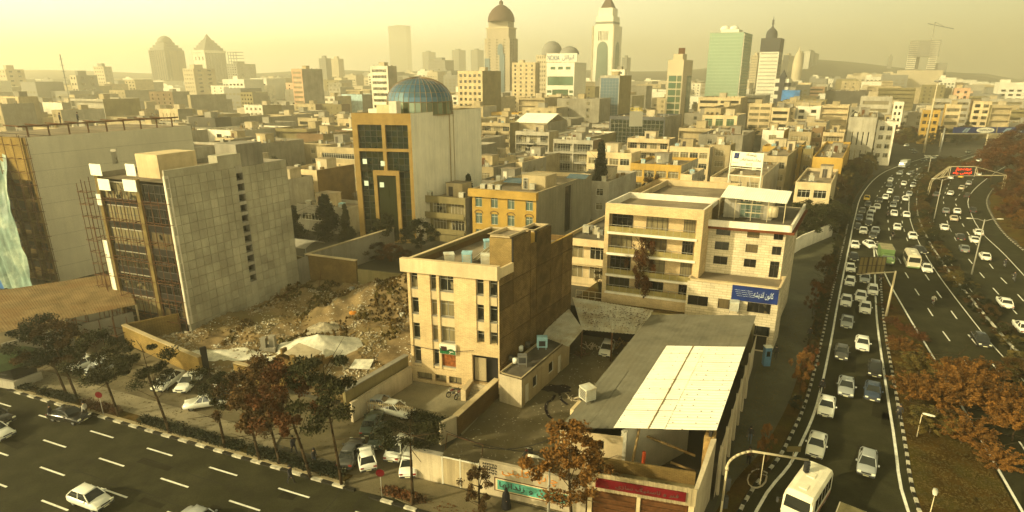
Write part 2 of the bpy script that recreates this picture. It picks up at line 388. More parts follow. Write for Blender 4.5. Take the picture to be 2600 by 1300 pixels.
def block(name, label, A, wu, wv, h, U=U0, V=V0, wall='cream', side='grey', front='g3', sidestyle='x', z0=0., par=.7, rm='roof', near=False, cl=3, seed=None, cat='building', group=None, fh=3.05, far=False, fr='frame_white', gl='glass', r=None, windep=.2, room=True, short=None):
    A = Vector((A[0], A[1])); U = Vector(U[:2]).normalized(); V = Vector(V[:2]).normalized(); seed = seed if seed is not None else int(abs(A.x * 7 + A.y * 13 + h * 31))
    B = A + U * wu; C = B + V * wv; D = A + V * wv
    FOOT.append((tuple((A + C) / 2), max(wu, wv) * .55, h))
    r = r or root(name, (A.x, A.y, z0), label, cat, group)
    nf = max(1, int((h - par - .25 - z0) / fh)); top = h - par - .25
    mb = MB(); wins = []
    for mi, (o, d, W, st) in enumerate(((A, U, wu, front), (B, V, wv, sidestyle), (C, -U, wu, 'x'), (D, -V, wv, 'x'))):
        k, n = st[0], int(st[1:] or 0) if st[1:].isdigit() else 0
        base = top - nf * fh; ops = []
        if k == 'g': ops = gridops(W, base, nf, fh, n, 1.5 if W / n > 2.2 else 1.0, 1.5, .85, .4)
        elif k == 'w': ops = gridops(W, base, nf, fh, n, 2.4, 1.65, .8, .3)
        elif k == 'b': ops = gridops(W, base, nf, fh, n, W, 1.4, .9, .2)
        elif k == 's': ops = gridops(W, base, max(1, nf // 2), fh * 2, n, .5, fh * 1.5, .7, W * .12)
        elif k in 'lm':
            ops = []
            pitch = W / max(n, 1)
            for f in range(nf): 
                for c in range(max(n, 1)): ops.append((c * pitch + .22, (c + 1) * pitch - .22, base + f * fh + .12, base + f * fh + fh - .32))
        if k in 'G': ops = [(.5, W - .5, base + .4, top - .4)]
        rec = windep if k in 'gwbs' else (1.3 if k in 'lm' else .15)
        pt = wallgrid(mb, o, d, W, z0, h, ops, rec, 0 if mi == 0 else 1)
        if k in 'gwbs': wins.append((o, d, ops, rec, k))
        elif k in 'lm':
            for (x0, x1, za, zb) in ops:
                mb.face([pt(x0, za, rec), pt(x1, za, rec), pt(x1, zb, rec), pt(x0, zb, rec)], 0)
                if far: continue
                nw = max(1, int((x1 - x0) / 3)); 
                for i in range(nw):
                    xa = x0 + (x1 - x0) * (i + .15) / nw; window(r, o, d, xa, za + .12, (x1 - x0) / nw * .7, zb - za - .3, rec - .03, fr, gl if (i + int(za)) % 3 else 'glass_curtain')
                b = MB(); n_ = Vector((-d.y, d.x)); q0 = Vector(o[:2]) + d * x0
                if k == 'l':
                    b.obox((q0.x - n_.x * .3, q0.y - n_.y * .3, za - .12), (d.x * (x1 - x0), d.y * (x1 - x0), 0), (n_.x * .14, n_.y * .14, 0), (0, 0, 1.0)); b.build('balcony_parapet', MATS[wall], r)
                else:
                    for zz in (.35, .65, .95): b.obox((q0.x, q0.y, za + zz - .02), (d.x * (x1 - x0), d.y * (x1 - x0), 0), (n_.x * .04, n_.y * .04, 0), (0, 0, .04))
                    b.build('railing', MATS['frame_white'], r)
        elif k == 'G':
            x0, x1, za, zb = ops[0]
            if True:
                ga = MB(); ga.face([pt(x0, za, .15), pt(x1, za, .15), pt(x1, zb, .15), pt(x0, zb, .15)]); ga.build('glazing', MATS[gl], r)
                fm = MB(); nx = max(2, int((x1 - x0) / 1.5)); nz = max(2, int((zb - za) / 1.5)); n_ = Vector((-d.y, d.x))
                for i in range(nx + 1):
                    q = Vector(o[:2]) + d * (x0 + (x1 - x0) * i / nx); fm.obox((q.x, q.y, za), (d.x * .07, d.y * .07, 0), (n_.x * .13, n_.y * .13, 0), (0, 0, zb - za))
                for i in range(nz + 1):
                    q = Vector(o[:2]) + d * x0; fm.obox((q.x + n_.x * .03, q.y + n_.y * .03, za + (zb - za) * i / nz), (d.x * (x1 - x0), d.y * (x1 - x0), 0), (n_.x * .1, n_.y * .1, 0), (0, 0, .07))
                fm.build('mullions', MATS['frame_grey'], r, kind='stuff')
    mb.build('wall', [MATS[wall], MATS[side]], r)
    if far:
        wb = MB()
        for (o, d, ops, rec, k) in wins:
            n_ = Vector((-d.y, d.x))
            for (x0, x1, za, zb) in ops:
                a = Vector(o) + d * x0 + n_ * rec; b = Vector(o) + d * x1 + n_ * rec
                wb.face([(*a, za), (*b, za), (*b, zb), (*a, zb)])
        wb.build('windows', MATS[gl], r, kind='stuff')
    else:
        rr = random.Random(seed)
        for (o, d, ops, rec, k) in wins:
            for (x0, x1, za, zb) in ops: window(r, o, d, x0, za, x1 - x0, zb - za, rec, fr, gl if rr.random() < .6 else 'glass_curtain' if gl == 'glass' else gl, near)
    flat_roof(r, A, U, V, wu, wv, h, par, wall, rm)
    if cl >= 0: clutter(r, A, U, V, wu, wv, h - par, seed, short or label, cl, far, room)
    return r
# ------------------------------------------------------------------ ground, hills, roads
def terr(x, y):
    t = max(0., min(1., (y - 420) / 1500)); t = t * t * (3 - 2 * t)
    bear = math.atan2(x, y)
    k = .62 + .5 * math.exp(-((bear - .42) / .16) ** 2) + .12 * math.sin(bear * 17) - (.35 if bear > .66 else 0)
    return 62 * t * k
mb = MB(); NX, NY = 70, 60
vs = [(-4400 + 8800 * i / NX, -300 + 4700 * (j / NY) ** 1.6, 0) for j in range(NY + 1) for i in range(NX + 1)]
vs = [(x, y, terr(x, y)) for (x, y, z) in vs]
mb.mesh(vs, [(j * (NX + 1) + i, j * (NX + 1) + i + 1, (j + 1) * (NX + 1) + i + 1, (j + 1) * (NX + 1) + i) for j in range(NY) for i in range(NX)], 0, True)
props(mb.build('ground', MATS['city_ground']), 'brown city ground rising to low hazy hills', kind='structure')
def sheet(name, pts, z, mat, label, t=0.):
    mb = MB()
    if t: mb.prism([p[:2] for p in pts], z - t, z)
    else:
        a = sum(pts[i][0] * pts[(i + 1) % len(pts)][1] - pts[(i + 1) % len(pts)][0] * pts[i][1] for i in range(len(pts)))
        mb.face([(p[0], p[1], z) for p in (pts if a > 0 else pts[::-1])])
    o = mb.build(name, MATS[mat]); return props(o, label, kind='structure')
def res(pts, step):                                   # even points along a line
    out = []; carry = 0.; pts = [V2(p) for p in pts]
    for a, b in zip(pts[:-1], pts[1:]):
        L = (b - a).length; d = (b - a) / L; s = carry
        while s < L: out.append((a + d * s, d)); s += step
        carry = s - L
    return out
def ribbon(mb, pts, w, z):
    pts = [V2(p) for p in pts]; L, Rr = [], []
    for i, p in enumerate(pts):
        d = (pts[min(i + 1, len(pts) - 1)] - pts[max(i - 1, 0)]).normalized(); n = Vector((-d.y, d.x)) * w / 2
        L.append(p + n); Rr.append(p - n)
    for i in range(len(pts) - 1): mb.face([(*Rr[i], z), (*Rr[i + 1], z), (*L[i + 1], z), (*L[i], z)])
def offs(pts, k):
    pts = [V2(p) for p in pts]; out = []
    for i, p in enumerate(pts):
        d = (pts[min(i + 1, len(pts) - 1)] - pts[max(i - 1, 0)]).normalized(); out.append((p.x - d.y * k, p.y + d.x * k))
    return out
def smooth(pts, n=4):
    pts = [V2(p) for p in pts]; P_ = [pts[0]] + pts + [pts[-1]]; out = []
    for i in range(1, len(P_) - 2):
        for k in range(n):
            t = k / n; a, b, c, d = P_[i - 1:i + 3]
            out.append(tuple(.5 * ((2 * b) + (c - a) * t + (2 * a - 5 * b + 4 * c - d) * t * t + (3 * b - a - 3 * c + d) * t ** 3)))
    return out + [tuple(pts[-1])]
def strip_sheet(name, L_, R_, z, mat, label, t=0., N=90):
    def rs(pts):
        pts = [V2(p) for p in pts]; ln = [0]
        for p, q in zip(pts[:-1], pts[1:]): ln.append(ln[-1] + (q - p).length)
        out = []
        for i in range(N + 1):
            s = ln[-1] * i / N; k = max(0, min(len(pts) - 2, next((j for j in range(len(ln) - 1) if ln[j + 1] >= s), 0))); out.append(pts[k].lerp(pts[k + 1], (s - ln[k]) / max(1e-6, ln[k + 1] - ln[k])))
        return out
    A_, B_ = rs(L_), rs(R_); mb = MB(); vs = [(*p, z) for p in A_] + [(*p, z) for p in B_]
    mb.mesh(vs, [(i, N + 1 + i, N + 2 + i, i + 1) for i in range(N)])
    if t:
        for E_ in (A_, B_):
            for i in range(N): mb.face([(*E_[i], z - t), (*E_[i + 1], z - t), (*E_[i + 1], z), (*E_[i], z)])
    return props(mb.build(name, MATS[mat]), label, kind='structure')
KD = Vector((.932, -.363)).normalized()               # direction of the near street
K0 = Vector((-48.0, 51.5))                            # a point of its far kerb
def kp(s, k=0.): return tuple(K0 + KD * s + Vector((-KD.y, KD.x)) * k)
slipL = smooth([(8.5, 22), (17.6, 35.3), (22.3, 40.5), (25.1, 44.1), (28.2, 48.4), (32.0, 54.4), (38.7, 65.5), (45.1, 76.3), (62.1, 104.6), (76.2, 128.0), (94.8, 157.3), (122.2, 192.8), (158.0, 226.7)])
slipR = smooth([(25.5, 24), (28.5, 35.3), (33.6, 45.3), (44.3, 65.5), (51.3, 78.0), (63.6, 99.3), (68.6, 108.4)])
mainL = smooth([(33, 27), (36.7, 35.3), (47.2, 60.4), (49.3, 65.7), (52.7, 73.9), (58.8, 88.2), (68.6, 108.4)])
mainR = smooth([(40.5, 24), (45.5, 35.3), (54.4, 56.5), (58.1, 65.7), (69.1, 90.3), (80.4, 112.4), (93.6, 134.9), (112.7, 163.1), (131.6, 187.2), (182, 232)])
laneA = smooth([P(*p) for p in ((2396, 501), (2397, 521), (2404, 560), (2422, 601), (2452, 648), (2482, 686), (2532, 744), (2590, 807), (2700, 930))][::-1] + [(133, 178), (160, 213), (210, 255)])
laneB = smooth([P(*p) for p in ((2428, 505), (2429, 524), (2447, 575), (2486, 632), (2529, 692), (2588, 753), (2700, 880))][::-1] + [(138, 176), (168, 211), (215, 250)])
thirdR = smooth([(70, 64), (87.3, 96.3), (95.3, 112.4), (105.6, 129.2), (118.7, 147.7), (140, 171), (176, 206), (222, 244)])
sheet('near_street', [kp(-90), kp(38.5), (-9, 37.2), (-5.5, 34.9), (14, 27.5), (30, 12), (-60, 0), (-160, 60)], .02, 'asphalt', 'dark asphalt of the near six-lane street')
sheet('driveway', [(-13.2, 38.0), (-8.9, 36.6), (-7.7, 39.0), (-8.9, 47.2), (-14.4, 48.6), (-19.5, 50.8), (-21.2, 43.9), (-13.6, 40.6)], .03, 'yard', 'worn asphalt driveway with parked cars')
strip_sheet('motorway', offs(slipL, .9), offs(mainR, -.8), .024, 'asphalt', 'olive grey asphalt of the curving motorway')
strip_sheet('far_carriageway', offs(laneA, 4.2), offs(thirdR, -1.6), .028, 'asphalt', 'asphalt of the far carriageway beyond the planted median')
strip_sheet('side_street', smooth([(4.5, 22), (14.0, 34.4), (27.2, 58.8), (37.0, 75), (48.8, 100), (60, 121), (68, 134)]), offs(slipL, 2.2)[:38], .032, 'asphalt_wet', 'damp asphalt side street beside the warehouse')
mk = root('lane_markings', (0, 0, 0)); mk['kind'] = 'structure'; mk['label'] = 'white painted lane lines and dashes'
def dashes(pts, L, gap, w=.14, s0=0., z=.045, s1=1e9, nm='lane_dash'):
    for i, (p, d) in enumerate(res(pts, L + gap)):
        s = i * (L + gap)
        if s < s0 or s > s1: continue
        m_ = MB(); n = Vector((-d.y, d.x)) * w / 2; q = p + d * L
        m_.face([(*(p - n), z), (*(q - n), z), (*(q + n), z), (*(p + n), z)]); m_.build(nm, MATS['white_paint'], mk)
rr = random.Random(17); pr = root('road_repairs', (0, 0, 0)); pr['kind'] = 'structure'; pr['label'] = 'dark tar seams and repair patches in the asphalt'
for k in range(16):
    s, o_, l_, w_ = rr.uniform(-8, 46), rr.uniform(-14, -1), rr.uniform(.6, 3.5), rr.uniform(.4, 1.3); m_ = MB(); m_.face([(*kp(s, o_), .034), (*kp(s + l_, o_ + rr.uniform(-.2, .2)), .034), (*kp(s + l_, o_ + w_), .034), (*kp(s, o_ + w_), .034)]); m_.build('patch', MATS['asphalt_patch'], pr)
for k in range(12):
    s = rr.uniform(-8, 46); pts = [kp(s + rr.uniform(-.2, .2) + q * rr.uniform(.1, .4), -q * 1.3) for q in range(11)] if k % 2 else [kp(s + q * 1.6, rr.uniform(-.12, .12) - 3 * (k // 2)) for q in range(9)]
    m_ = MB(); ribbon(m_, smooth(pts, 3), .06, .036); m_.build('tar_seam', MATS['black_paint'], pr)
for k in range(26):
    i = rr.randrange(4, 40); p = V2(slipL[i]); q = V2(min(mainR, key=lambda z: (V2(z) - p).length)); c = p.lerp(q, rr.uniform(.1, .9)); dd = (V2(slipL[i + 1]) - p).normalized(); n = Vector((-dd.y, dd.x)) * rr.uniform(.3, .8); l_ = dd * rr.uniform(1, 5)
    m_ = MB(); m_.face([(*(c - n), .036), (*(c - n + l_), .036), (*(c + n + l_), .036), (*(c + n), .036)][::-1]); m_.build('patch', MATS['asphalt_patch'], pr)
dashes([kp(-50.2, -1.85), kp(44, -1.85)], 2.9, 4.05, .15)
dashes([kp(-52.6, -4.25), kp(44, -4.25)], 2.9, 4.05, .15)
dashes([kp(-48.9, -6.75), kp(44, -6.75)], 2.9, 4.05, .15)
dashes([kp(-51.6, -9.25), kp(44, -9.25)], 2.9, 4.05, .15)
dashes([kp(-47.6, -11.8), kp(44, -11.8)], 2.9, 4.05, .15)
for nm, pts, w_ in (('edge_line', slipL, .22), ('edge_line', slipR, .22), ('edge_line', mainL, .2), ('edge_line', offs(mainR, .9), .12), ('edge_line', offs(thirdR, 2.2), .13), ('edge_line', offs(laneA, 3.2), .1)):
    m_ = MB(); ribbon(m_, pts, w_, .046); m_.build(nm, MATS['white_paint'], mk)
def between(a, b, f):
    a = [V2(p) for p in a]; b = [V2(p) for p in b]; out = []
    for p in a:
        q = min(b, key=lambda r_: (r_ - p).length); out.append(tuple(p + (q - p) * f))
    return out
hw = [p for p in slipL if p[1] > 108]
for f in (.3, .55, .78): dashes(between(hw, mainR, f), 2.6, 5.4, .15)
mm = [p for p in mainL if p[1] < 107]
for f in (.36, .68): dashes(between(mm, mainR, f), 3., 5.2, .15)
dashes(laneA, 3., 5., .15); dashes(laneB, 3., 5., .15)
def kerb(pts, L, label, wh=.28, h=.17, off=0., first=0, n=None):
    r = root('kerb', (0, 0, 0)); r['kind'] = 'structure'; r['label'] = label
    for i, (p, d) in enumerate(res(pts, L)):
        if n and i >= n: break
        key = ('kerb', round(L, 2), round(wh, 2), (i + first) % 2)
        if key not in WIN:
            m_ = MB(); m_.box(.015, L - .015, -wh / 2, wh / 2, -.05, h); WIN[key] = m_.data('kerb_stone', MATS['kerb_white' if (i + first) % 2 else 'black_paint'])
        o = inst('kerb_stone', WIN[key], r, (p.x, p.y, .0), math.atan2(d.y, d.x))
    return r
kerb([kp(-2.2, .0), kp(38.0, .0)], 1.0, 'black and white kerb along the near street')
kerb([(-10.6, 36.75), (-6.4, 35.1)], 1.0, 'short black and white kerb round the pavement planter')
kerb(offs(slipL, .95)[3:36], .62, 'black and white kerb between side street and slip road', .24, .16)
kerb(offs(slipR, -.75)[1:24], .62, 'black and white kerb along the brown verge', .24, .16)
kerb(offs(thirdR, -1.5)[2:20], .7, 'black and white kerb below the orange bank', .24, .16)
mk2 = root('kerb_backing', (0, 0, 0)); mk2['kind'] = 'structure'; mk2['label'] = 'yellowish concrete edge behind the painted kerb'
for i in range(36): m_ = MB(); q = V2(kp(-2 + i * 1.1, .15)); m_.obox((q.x, q.y, 0), (KD.x * 1.08, KD.y * 1.08, 0), (-KD.y * .3, KD.x * .3, 0), (0, 0, .2)); m_.build('edge_stone', MATS['kerb'], mk2)
# raised strips behind the kerb of the near street
sheet('planting_strip', [kp(-3, .46), kp(37.4, .46), kp(37.6, 1.35), kp(-3, 1.35)], .16, 'verge', 'soil strip with low hedge between kerb and footpath', .2)
sheet('footpath', [kp(-14, 1.36), kp(29.5, 1.36), kp(28.6, 3.6), kp(-14, 3.9)], .13, 'pavement', 'pale concrete footpath beside the near street', .2)
sheet('car_park_ground', [kp(-16, 3.91), kp(28.5, 3.61), (-19.5, 50.8), (-28, 53.8), (-32, 54.7), (-45, 62.9), (-72, 74), (-86, 68)], .06, 'yard', 'earthy parking ground behind the footpath', .1)
sheet('pavement', [(-8.7, 36.6), (-7.7, 39.0), (3.3, 34.9), (5.4, 34.2), (12.2, 32.0), (14.0, 34.0), (20.5, 30), (14, 24), (4, 28.2), (-5.2, 34.6)], .09, 'yard', 'olive brown pavement in front of the painted wall', .1)
sheet('forecourt', [(-13.4, 48.3), (-9.3, 47.3), (-4.3, 44.7), (-1.4, 51.4), (-10.3, 54.2)], .08, 'parking', 'grey forecourt below the four-storey building', .1)
sheet('yard', [(-7.5, 39.1), (3.5, 35.1), (6, 43), (16, 62), (15, 69), (4.6, 65), (-1.3, 51.0), (-4.5, 44.4)], .05, 'yard', 'dusty yard with oil stain beside the warehouse', .08)
sheet('verge', offs(slipR, -.9)[:25] + offs(mainL, .35)[::-1][3:], .14, 'verge', 'brown leaf-strewn verge between slip road and motorway', .2)
strip_sheet('median', offs(mainR, -1.0)[2:42], offs(laneA, 4.0)[2:30], .16, 'verge', 'planted median between the two carriageways', .2)
strip_sheet('roadside_strip', offs(slipL, 2.3)[3:44], offs(slipL, 1.15)[3:44], .15, 'verge', 'narrow planted strip between side street and slip road', .2)
# slope beyond the far carriageway
mb = MB(); tr = [V2(p) for p in thirdR]; nn = len(tr)
def bank(i, k):
    p = tr[i]; d = (tr[min(i + 1, nn - 1)] - tr[max(i - 1, 0)]).normalized(); q = p + Vector((d.y, -d.x)) * (1.9 + k * 26)
    return (q.x, q.y, .05 + 5.5 * min(1, k * 1.6) + .5 * noise.noise(Vector((q.x * .2, q.y * .2, 0))))
vs = [bank(i, k / 8) for i in range(nn) for k in range(9)]
mb.mesh(vs, [(i * 9 + k, i * 9 + k + 1, (i + 1) * 9 + k + 1, (i + 1) * 9 + k) for i in range(nn - 1) for k in range(8)][:], 0, True)
for i, f in enumerate(mb.f): mb.f[i] = f
props(mb.build('bank', MATS['verge']), 'earth bank rising beyond the far carriageway', kind='structure')
# oil stain in the yard
st_ = plain('oil', (.012, .009, .012), .25); rr = random.Random(3)
mb = MB(); c = V2(g('K', 330, 395)); pts = []
for i in range(22):
    a = 2 * math.pi * i / 22; rr_ = 1.35 * (1 + .28 * rr.uniform(-1, 1)); pts.append((c.x + rr_ * math.cos(a) * 1.1, c.y + rr_ * math.sin(a) * .62, .096))
mb.face(pts)
for pa in ([(310, 440), (290, 480), (255, 500), (245, 545), (270, 600), (300, 615)], [(345, 430), (360, 480), (405, 515)], [(400, 430), (425, 470)]):
    ribbon(mb, smooth([g('K', *q) for q in pa], 5), .26, .094)
props(mb.build('oil_stain', st_), 'black oil stain running over the yard ground', kind='structure')
# vacant lot
lot = [(-38.9, 65.9), (-30.6, 83.2), (-30.5, 83.7), (-22.8, 80.5), (-12, 76), (-2.3, 68.5), (-10.4, 54.4), (-14.4, 48.4), (-19.3, 51.0), (-28, 54.9), (-32.2, 55.2), (-45.2, 63.4)]
def inpoly(x, y, pl):
    c = False; j = len(pl) - 1
    for i in range(len(pl)):
        if (pl[i][1] > y) != (pl[j][1] > y) and x < (pl[j][0] - pl[i][0]) * (y - pl[i][1]) / (pl[j][1] - pl[i][1]) + pl[i][0]: c = not c
        j = i
    return c
def lotz(x, y):
    n = noise.noise(Vector((x * .28, y * .28, 1.))) * .55 + noise.noise(Vector((x * .9, y * .9, 4.))) * .28 + noise.noise(Vector((x * 2.6, y * 2.6, 9.))) * .1
    back = max(0, min(1, (y - 66 + (x + 25) * .1) / 12)); z = .35 + n * (1. + back) + back * .6
    z += 3.6 * math.exp(-(((x + 13.5) / 5.5) ** 2 + ((y - 75) / 3.6) ** 2)) + 1.3 * math.exp(-(((x + 21) / 6) ** 2 + ((y - 73) / 3.) ** 2))
    front = max(0, min(1, (y - 55 - (x + 30) * -.55) / 4)); 
    return max(.09, z * (.25 + .75 * front))
mb = MB(); ST_ = .42; idx = {}
for j in range(int(38 / ST_)):
    for i in range(int(46 / ST_)):
        x, y = -47 + i * ST_, 47.5 + j * ST_
        if inpoly(x, y, lot): idx[(i, j)] = len(mb.v); mb.v.append((x, y, lotz(x, y)))
for (i, j), a in idx.items():
    q = [idx.get(k) for k in ((i, j), (i + 1, j), (i + 1, j + 1), (i, j + 1))]
    if None not in q: mb.f.append(tuple(q)); mb.m.append(0); mb.sm.append(True)
props(mb.build('vacant_lot', MATS['dirt']), 'rough brown earth of the rubbish-strewn vacant lot', kind='structure')
def heap(cx, cy, rx, ry, h, mat, name, label, cat, seed=0, base=0.):
    mb = MB(); n = 40; k = 14
    for j in range(k + 1):
        for i in range(n):
            a = 2 * math.pi * i / n; t = j / k; e = 1 + .18 * noise.noise(Vector((math.cos(a) * 2, math.sin(a) * 2, seed)))
            x, y = cx + rx * t * e * math.cos(a), cy + ry * t * e * math.sin(a)
            z = max(lotz(x, y) + (-.12 if t == 1 else .03), lotz(cx, cy) * .6 + h * (1 - t) ** 1.15) + (.05 * noise.noise(Vector((x * 5, y * 5, seed))) if t < 1 else 0)
            mb.v.append((x, y, z))
    for j in range(k):
        for i in range(n): mb.f.append((j * n + i, (j + 1) * n + i, (j + 1) * n + (i + 1) % n, j * n + (i + 1) % n)); mb.m.append(0); mb.sm.append(True)
    return solo(mb, name, MATS[mat], label, cat, (cx, cy, 0))
heap(-22.0, 61.3, 5.0, 3.3, 1.7, 'lime', 'gravel_heap', 'tall white gravel heap in the middle of the vacant lot', 'heap', 1)
heap(-32.2, 59.6, 5.2, 1.5, .5, 'lime', 'lime_spread', 'low spread of white lime left of the gravel heap', 'heap', 2)
heap(-24.5, 58.4, 4.2, 1.0, .18, 'lime', 'lime_trail', 'thin white lime trail before the tall gravel heap', 'heap', 3)
heap(-22.8, 66.3, 2.6, 1.8, 1.1, 'rubble', 'sand_heap', 'grey sand heap just behind the white gravel heap', 'heap', 5)
def scatter(name, label, mat, n, seed, lo, hi, box, flat=.5, dens=None):
    rr = random.Random(seed); mb = MB(); k = 0
    while k < n:
        x, y = rr.uniform(box[0], box[1]), rr.uniform(box[2], box[3])
        if not inpoly(x, y, lot): continue
        if dens and noise.noise(Vector((x * dens, y * dens, seed))) < .08: continue
        k += 1; s = rr.uniform(lo, hi) * rr.uniform(.5, 1); z = lotz(x, y); a = rr.uniform(0, 6.3); c, s_ = math.cos(a) * s, math.sin(a) * s; t = rr.uniform(-.3, .3) * s
        p = [(x + c, y + s_, z + t), (x - s_ * .7, y + c * .7, z + .02), (x - c, y - s_, z - t * .5), (x + s_ * .8, y - c * .8, z)]
        top = (x + rr.uniform(-.2, .2) * s, y, z + s * flat + .03)
        for i in range(4): mb.face([p[i], p[(i + 1) % 4], top][::1])
    return props(mb.build(name, MATS[mat]), label, kind='stuff')
scatter('rubble', 'grey rubble and broken stone over the vacant lot', 'rubble', 2600, 1, .06, .32, (-46, -2, 50, 84), .6, .35)
scatter('litter', 'white paper and plastic litter strewn on the lot', 'lime', 1100, 2, .05, .22, (-40, -4, 55, 80), .25, .5)
scatter('debris', 'brown earth clods and dead weeds on the lot', 'mud_wall', 2600, 3, .06, .28, (-46, -2, 50, 84), .7, .2)
scatter('weeds', 'dull green weeds growing over the earth mounds', 'verge', 2200, 4, .1, .4, (-34, -2, 62, 84), 1.2, .22)
# ------------------------------------------------------------------ near buildings and walls
def wall(name, pts, h, t, mat, label, cat='wall', z0=0., cap=None, heights=None):
    mb = MB(); cb = MB(); pts = [V2(p) for p in pts]; c0 = pts[0]
    r = root(name, (c0.x, c0.y, z0), label, cat)
    for i, (a, b) in enumerate(zip(pts[:-1], pts[1:])):
        d = (b - a).normalized(); n = Vector((-d.y, d.x)) * t
        ex = d * (t if i < len(pts) - 2 else 0)
        mb.obox((a.x, a.y, z0 - .05), (b.x - a.x + ex.x * 0, b.y - a.y, 0), (n.x, n.y, 0), (0, 0, h + .05))
        if cap: cb.obox((a.x - n.x * .3, a.y - n.y * .3, z0 + h + .002), (b.x - a.x, b.y - a.y, 0), (n.x * 1.6, n.y * 1.6, 0), (0, 0, .09))
    mb.build('wall_panel', MATS[mat], r)
    if cap: cb.build('coping', MATS[cap], r)
    return r
def quadbox(mb, p4, t, m=0):          # sloped slab from 4 (x,y,z)
    lo = [(x, y, z - t) for (x, y, z) in p4]
    mb.mesh(list(p4) + lo, [(0, 1, 2, 3), (7, 6, 5, 4), (0, 4, 5, 1), (1, 5, 6, 2), (2, 6, 7, 3), (3, 7, 4, 0)], m)
def lerp(a, b, t): return tuple(x + (y - x) * t for x, y in zip(a, b))
def sheets(r, c4, nu, nv, mat, amp=.035, per=.28, t=.02, seed=0, name='roof_sheet', kill=()):
    # corrugated sheets: c4 = FL, FR, BR, BL corners; corrugations run front to back unless nv<0
    rr = random.Random(seed)
    for j in range(nv):
        for i in range(nu):
            if (i, j) in kill: continue
            mb = MB(); jz = rr.uniform(0, .025) + (i % 2) * .012 + (j % 2) * .02
            def pt(u, v):
                return Vector(lerp(lerp(c4[0], c4[1], u), lerp(c4[3], c4[2], u), v))
            L = (pt((i + 1) / nu, j / nv) - pt(i / nu, j / nv)).length; k = max(2, int(L / per) * 2)
            for a in range(k):
                u0, u1 = (i + a / k) / nu, (i + (a + 1) / k) / nu; z0_, z1_ = amp * (a % 2), amp * ((a + 1) % 2)
                v0, v1 = j / nv + .002, (j + 1) / nv + .01
                q = [pt(u0, v0), pt(u1, v0), pt(u1, v1), pt(u0, v1)]
                zz = [z0_, z1_, z1_, z0_]
                mb.face([(p.x, p.y, p.z + z + jz) for p, z in zip(q, zz)])
            mb.build(name, MATS[mat], r)
# --- central four-storey building in yellow brick
A = Vector((-10.2, 54.3)); B = Vector((-1.2, 51.6)); U = (B - A).normalized(); W = (B - A).length; V = (Vector((6.9, 64.7)) - B).normalized(); DV = (Vector((6.9, 64.7)) - B).length
H = 13.2
r = root('apartment_building', (A.x, A.y, 0), 'pale yellow brick four-storey building at the centre with blank brick flank', 'apartment building')
FOOT.append((tuple((A + B) / 2 + V * 7), 11, H))
bays = [(.03, .118, 0), (.255, .325, 1), (.355, .515, 1), (.755, .838, 2), (.895, .985, 2)]
zrow = [(2.1, 3.9), (4.75, 6.5), (7.45, 9.2), (10.1, 11.75)]
mb = MB(); ops = []
for (a, b, k) in bays: ops.append((a * W, b * W, (.9 if k < 2 else 4.35) + .9, 11.85))
ops += [(.70 * W, .985 * W, .9, 3.9), (.06 * W, .235 * W, .35, 1.15), (.27 * W, .40 * W, .35, 1.15), (.43 * W, .575 * W, .35, 1.15)]
pt = wallgrid(mb, A, U, W, 0, 12.0, ops, .38)
mb.build('front_wall', MATS['brick_front'], r)
sp = MB()
for (a, b, k) in bays:
    x0, x1 = a * W, b * W; lo = 1.8 if k < 2 else 5.25
    edges = [(lo, 2.1)] if k < 2 else []
    rows = zrow if k < 2 else zrow[1:]
    prev = lo if k < 2 else 4.35 + .9
    for (z0, z1) in rows:
        if z0 > prev:
            q0 = pt(x0, prev, .10); q = Vector(q0); m_ = MB(); n_ = Vector((-U.y, U.x))
            m_.obox(q, (U.x * (x1 - x0), U.y * (x1 - x0), 0), (n_.x * .25, n_.y * .25, 0), (0, 0, z0 - prev)); m_.build('spandrel', MATS['cream'], r)
            m_ = MB(); m_.obox((q.x - n_.x * .08, q.y - n_.y * .08, z0 + .002), (U.x * (x1 - x0), U.y * (x1 - x0), 0), (n_.x * .3, n_.y * .3, 0), (0, 0, .07)); m_.build('sill', MATS['concrete'], r)
        prev = z1
        if not (k == 1 and a == .355 and z0 < 3): window(r, A, U, x0, z0 + .07, x1 - x0, z1 - z0 - .07, .36, 'frame_grey', 'glass' if (a + z0) % .7 > .25 else 'glass_curtain', True)
    m_ = MB(); q = Vector(pt(x0, prev, .05)); m_.obox(q, (U.x * (x1 - x0), U.y * (x1 - x0), 0), (n_.x * .3, n_.y * .3, 0), (0, 0, 11.85 - prev)); m_.build('spandrel', MATS['cream'], r)
m_ = MB(); q = Vector(pt(.355 * W, 2.17, .2)); m_.obox(q, (U.x * .16 * W, U.y * .16 * W, 0), (n_.x * .05, n_.y * .05, 0), (0, 0, 1.75)); m_.build('board', M('red_board', (.30, .10, .03), .8, .5, 3), r, 'orange red boarded window')
for (a, b) in ((.06, .235), (.27, .40), (.43, .575)): window(r, A, U, a * W, .35, (b - a) * W, .8, .3, 'frame_dark', 'glass_curtain', True)
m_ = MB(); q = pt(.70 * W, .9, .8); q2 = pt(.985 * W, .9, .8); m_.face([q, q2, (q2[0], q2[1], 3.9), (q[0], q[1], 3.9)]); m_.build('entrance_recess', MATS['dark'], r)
m_ = MB(); m_.obox(pt(.71 * W, .95, .42), (U.x * 1.2, U.y * 1.2, 0), (n_.x * .05, n_.y * .05, 0), (0, 0, 2.5)); m_.obox(pt(.71 * W + .5, 1.9, .36), (U.x * .1, U.y * .1, 0), (n_.x * .06, n_.y * .06, 0), (0, 0, .1)); m_.build('door', MATS['beige'], r)
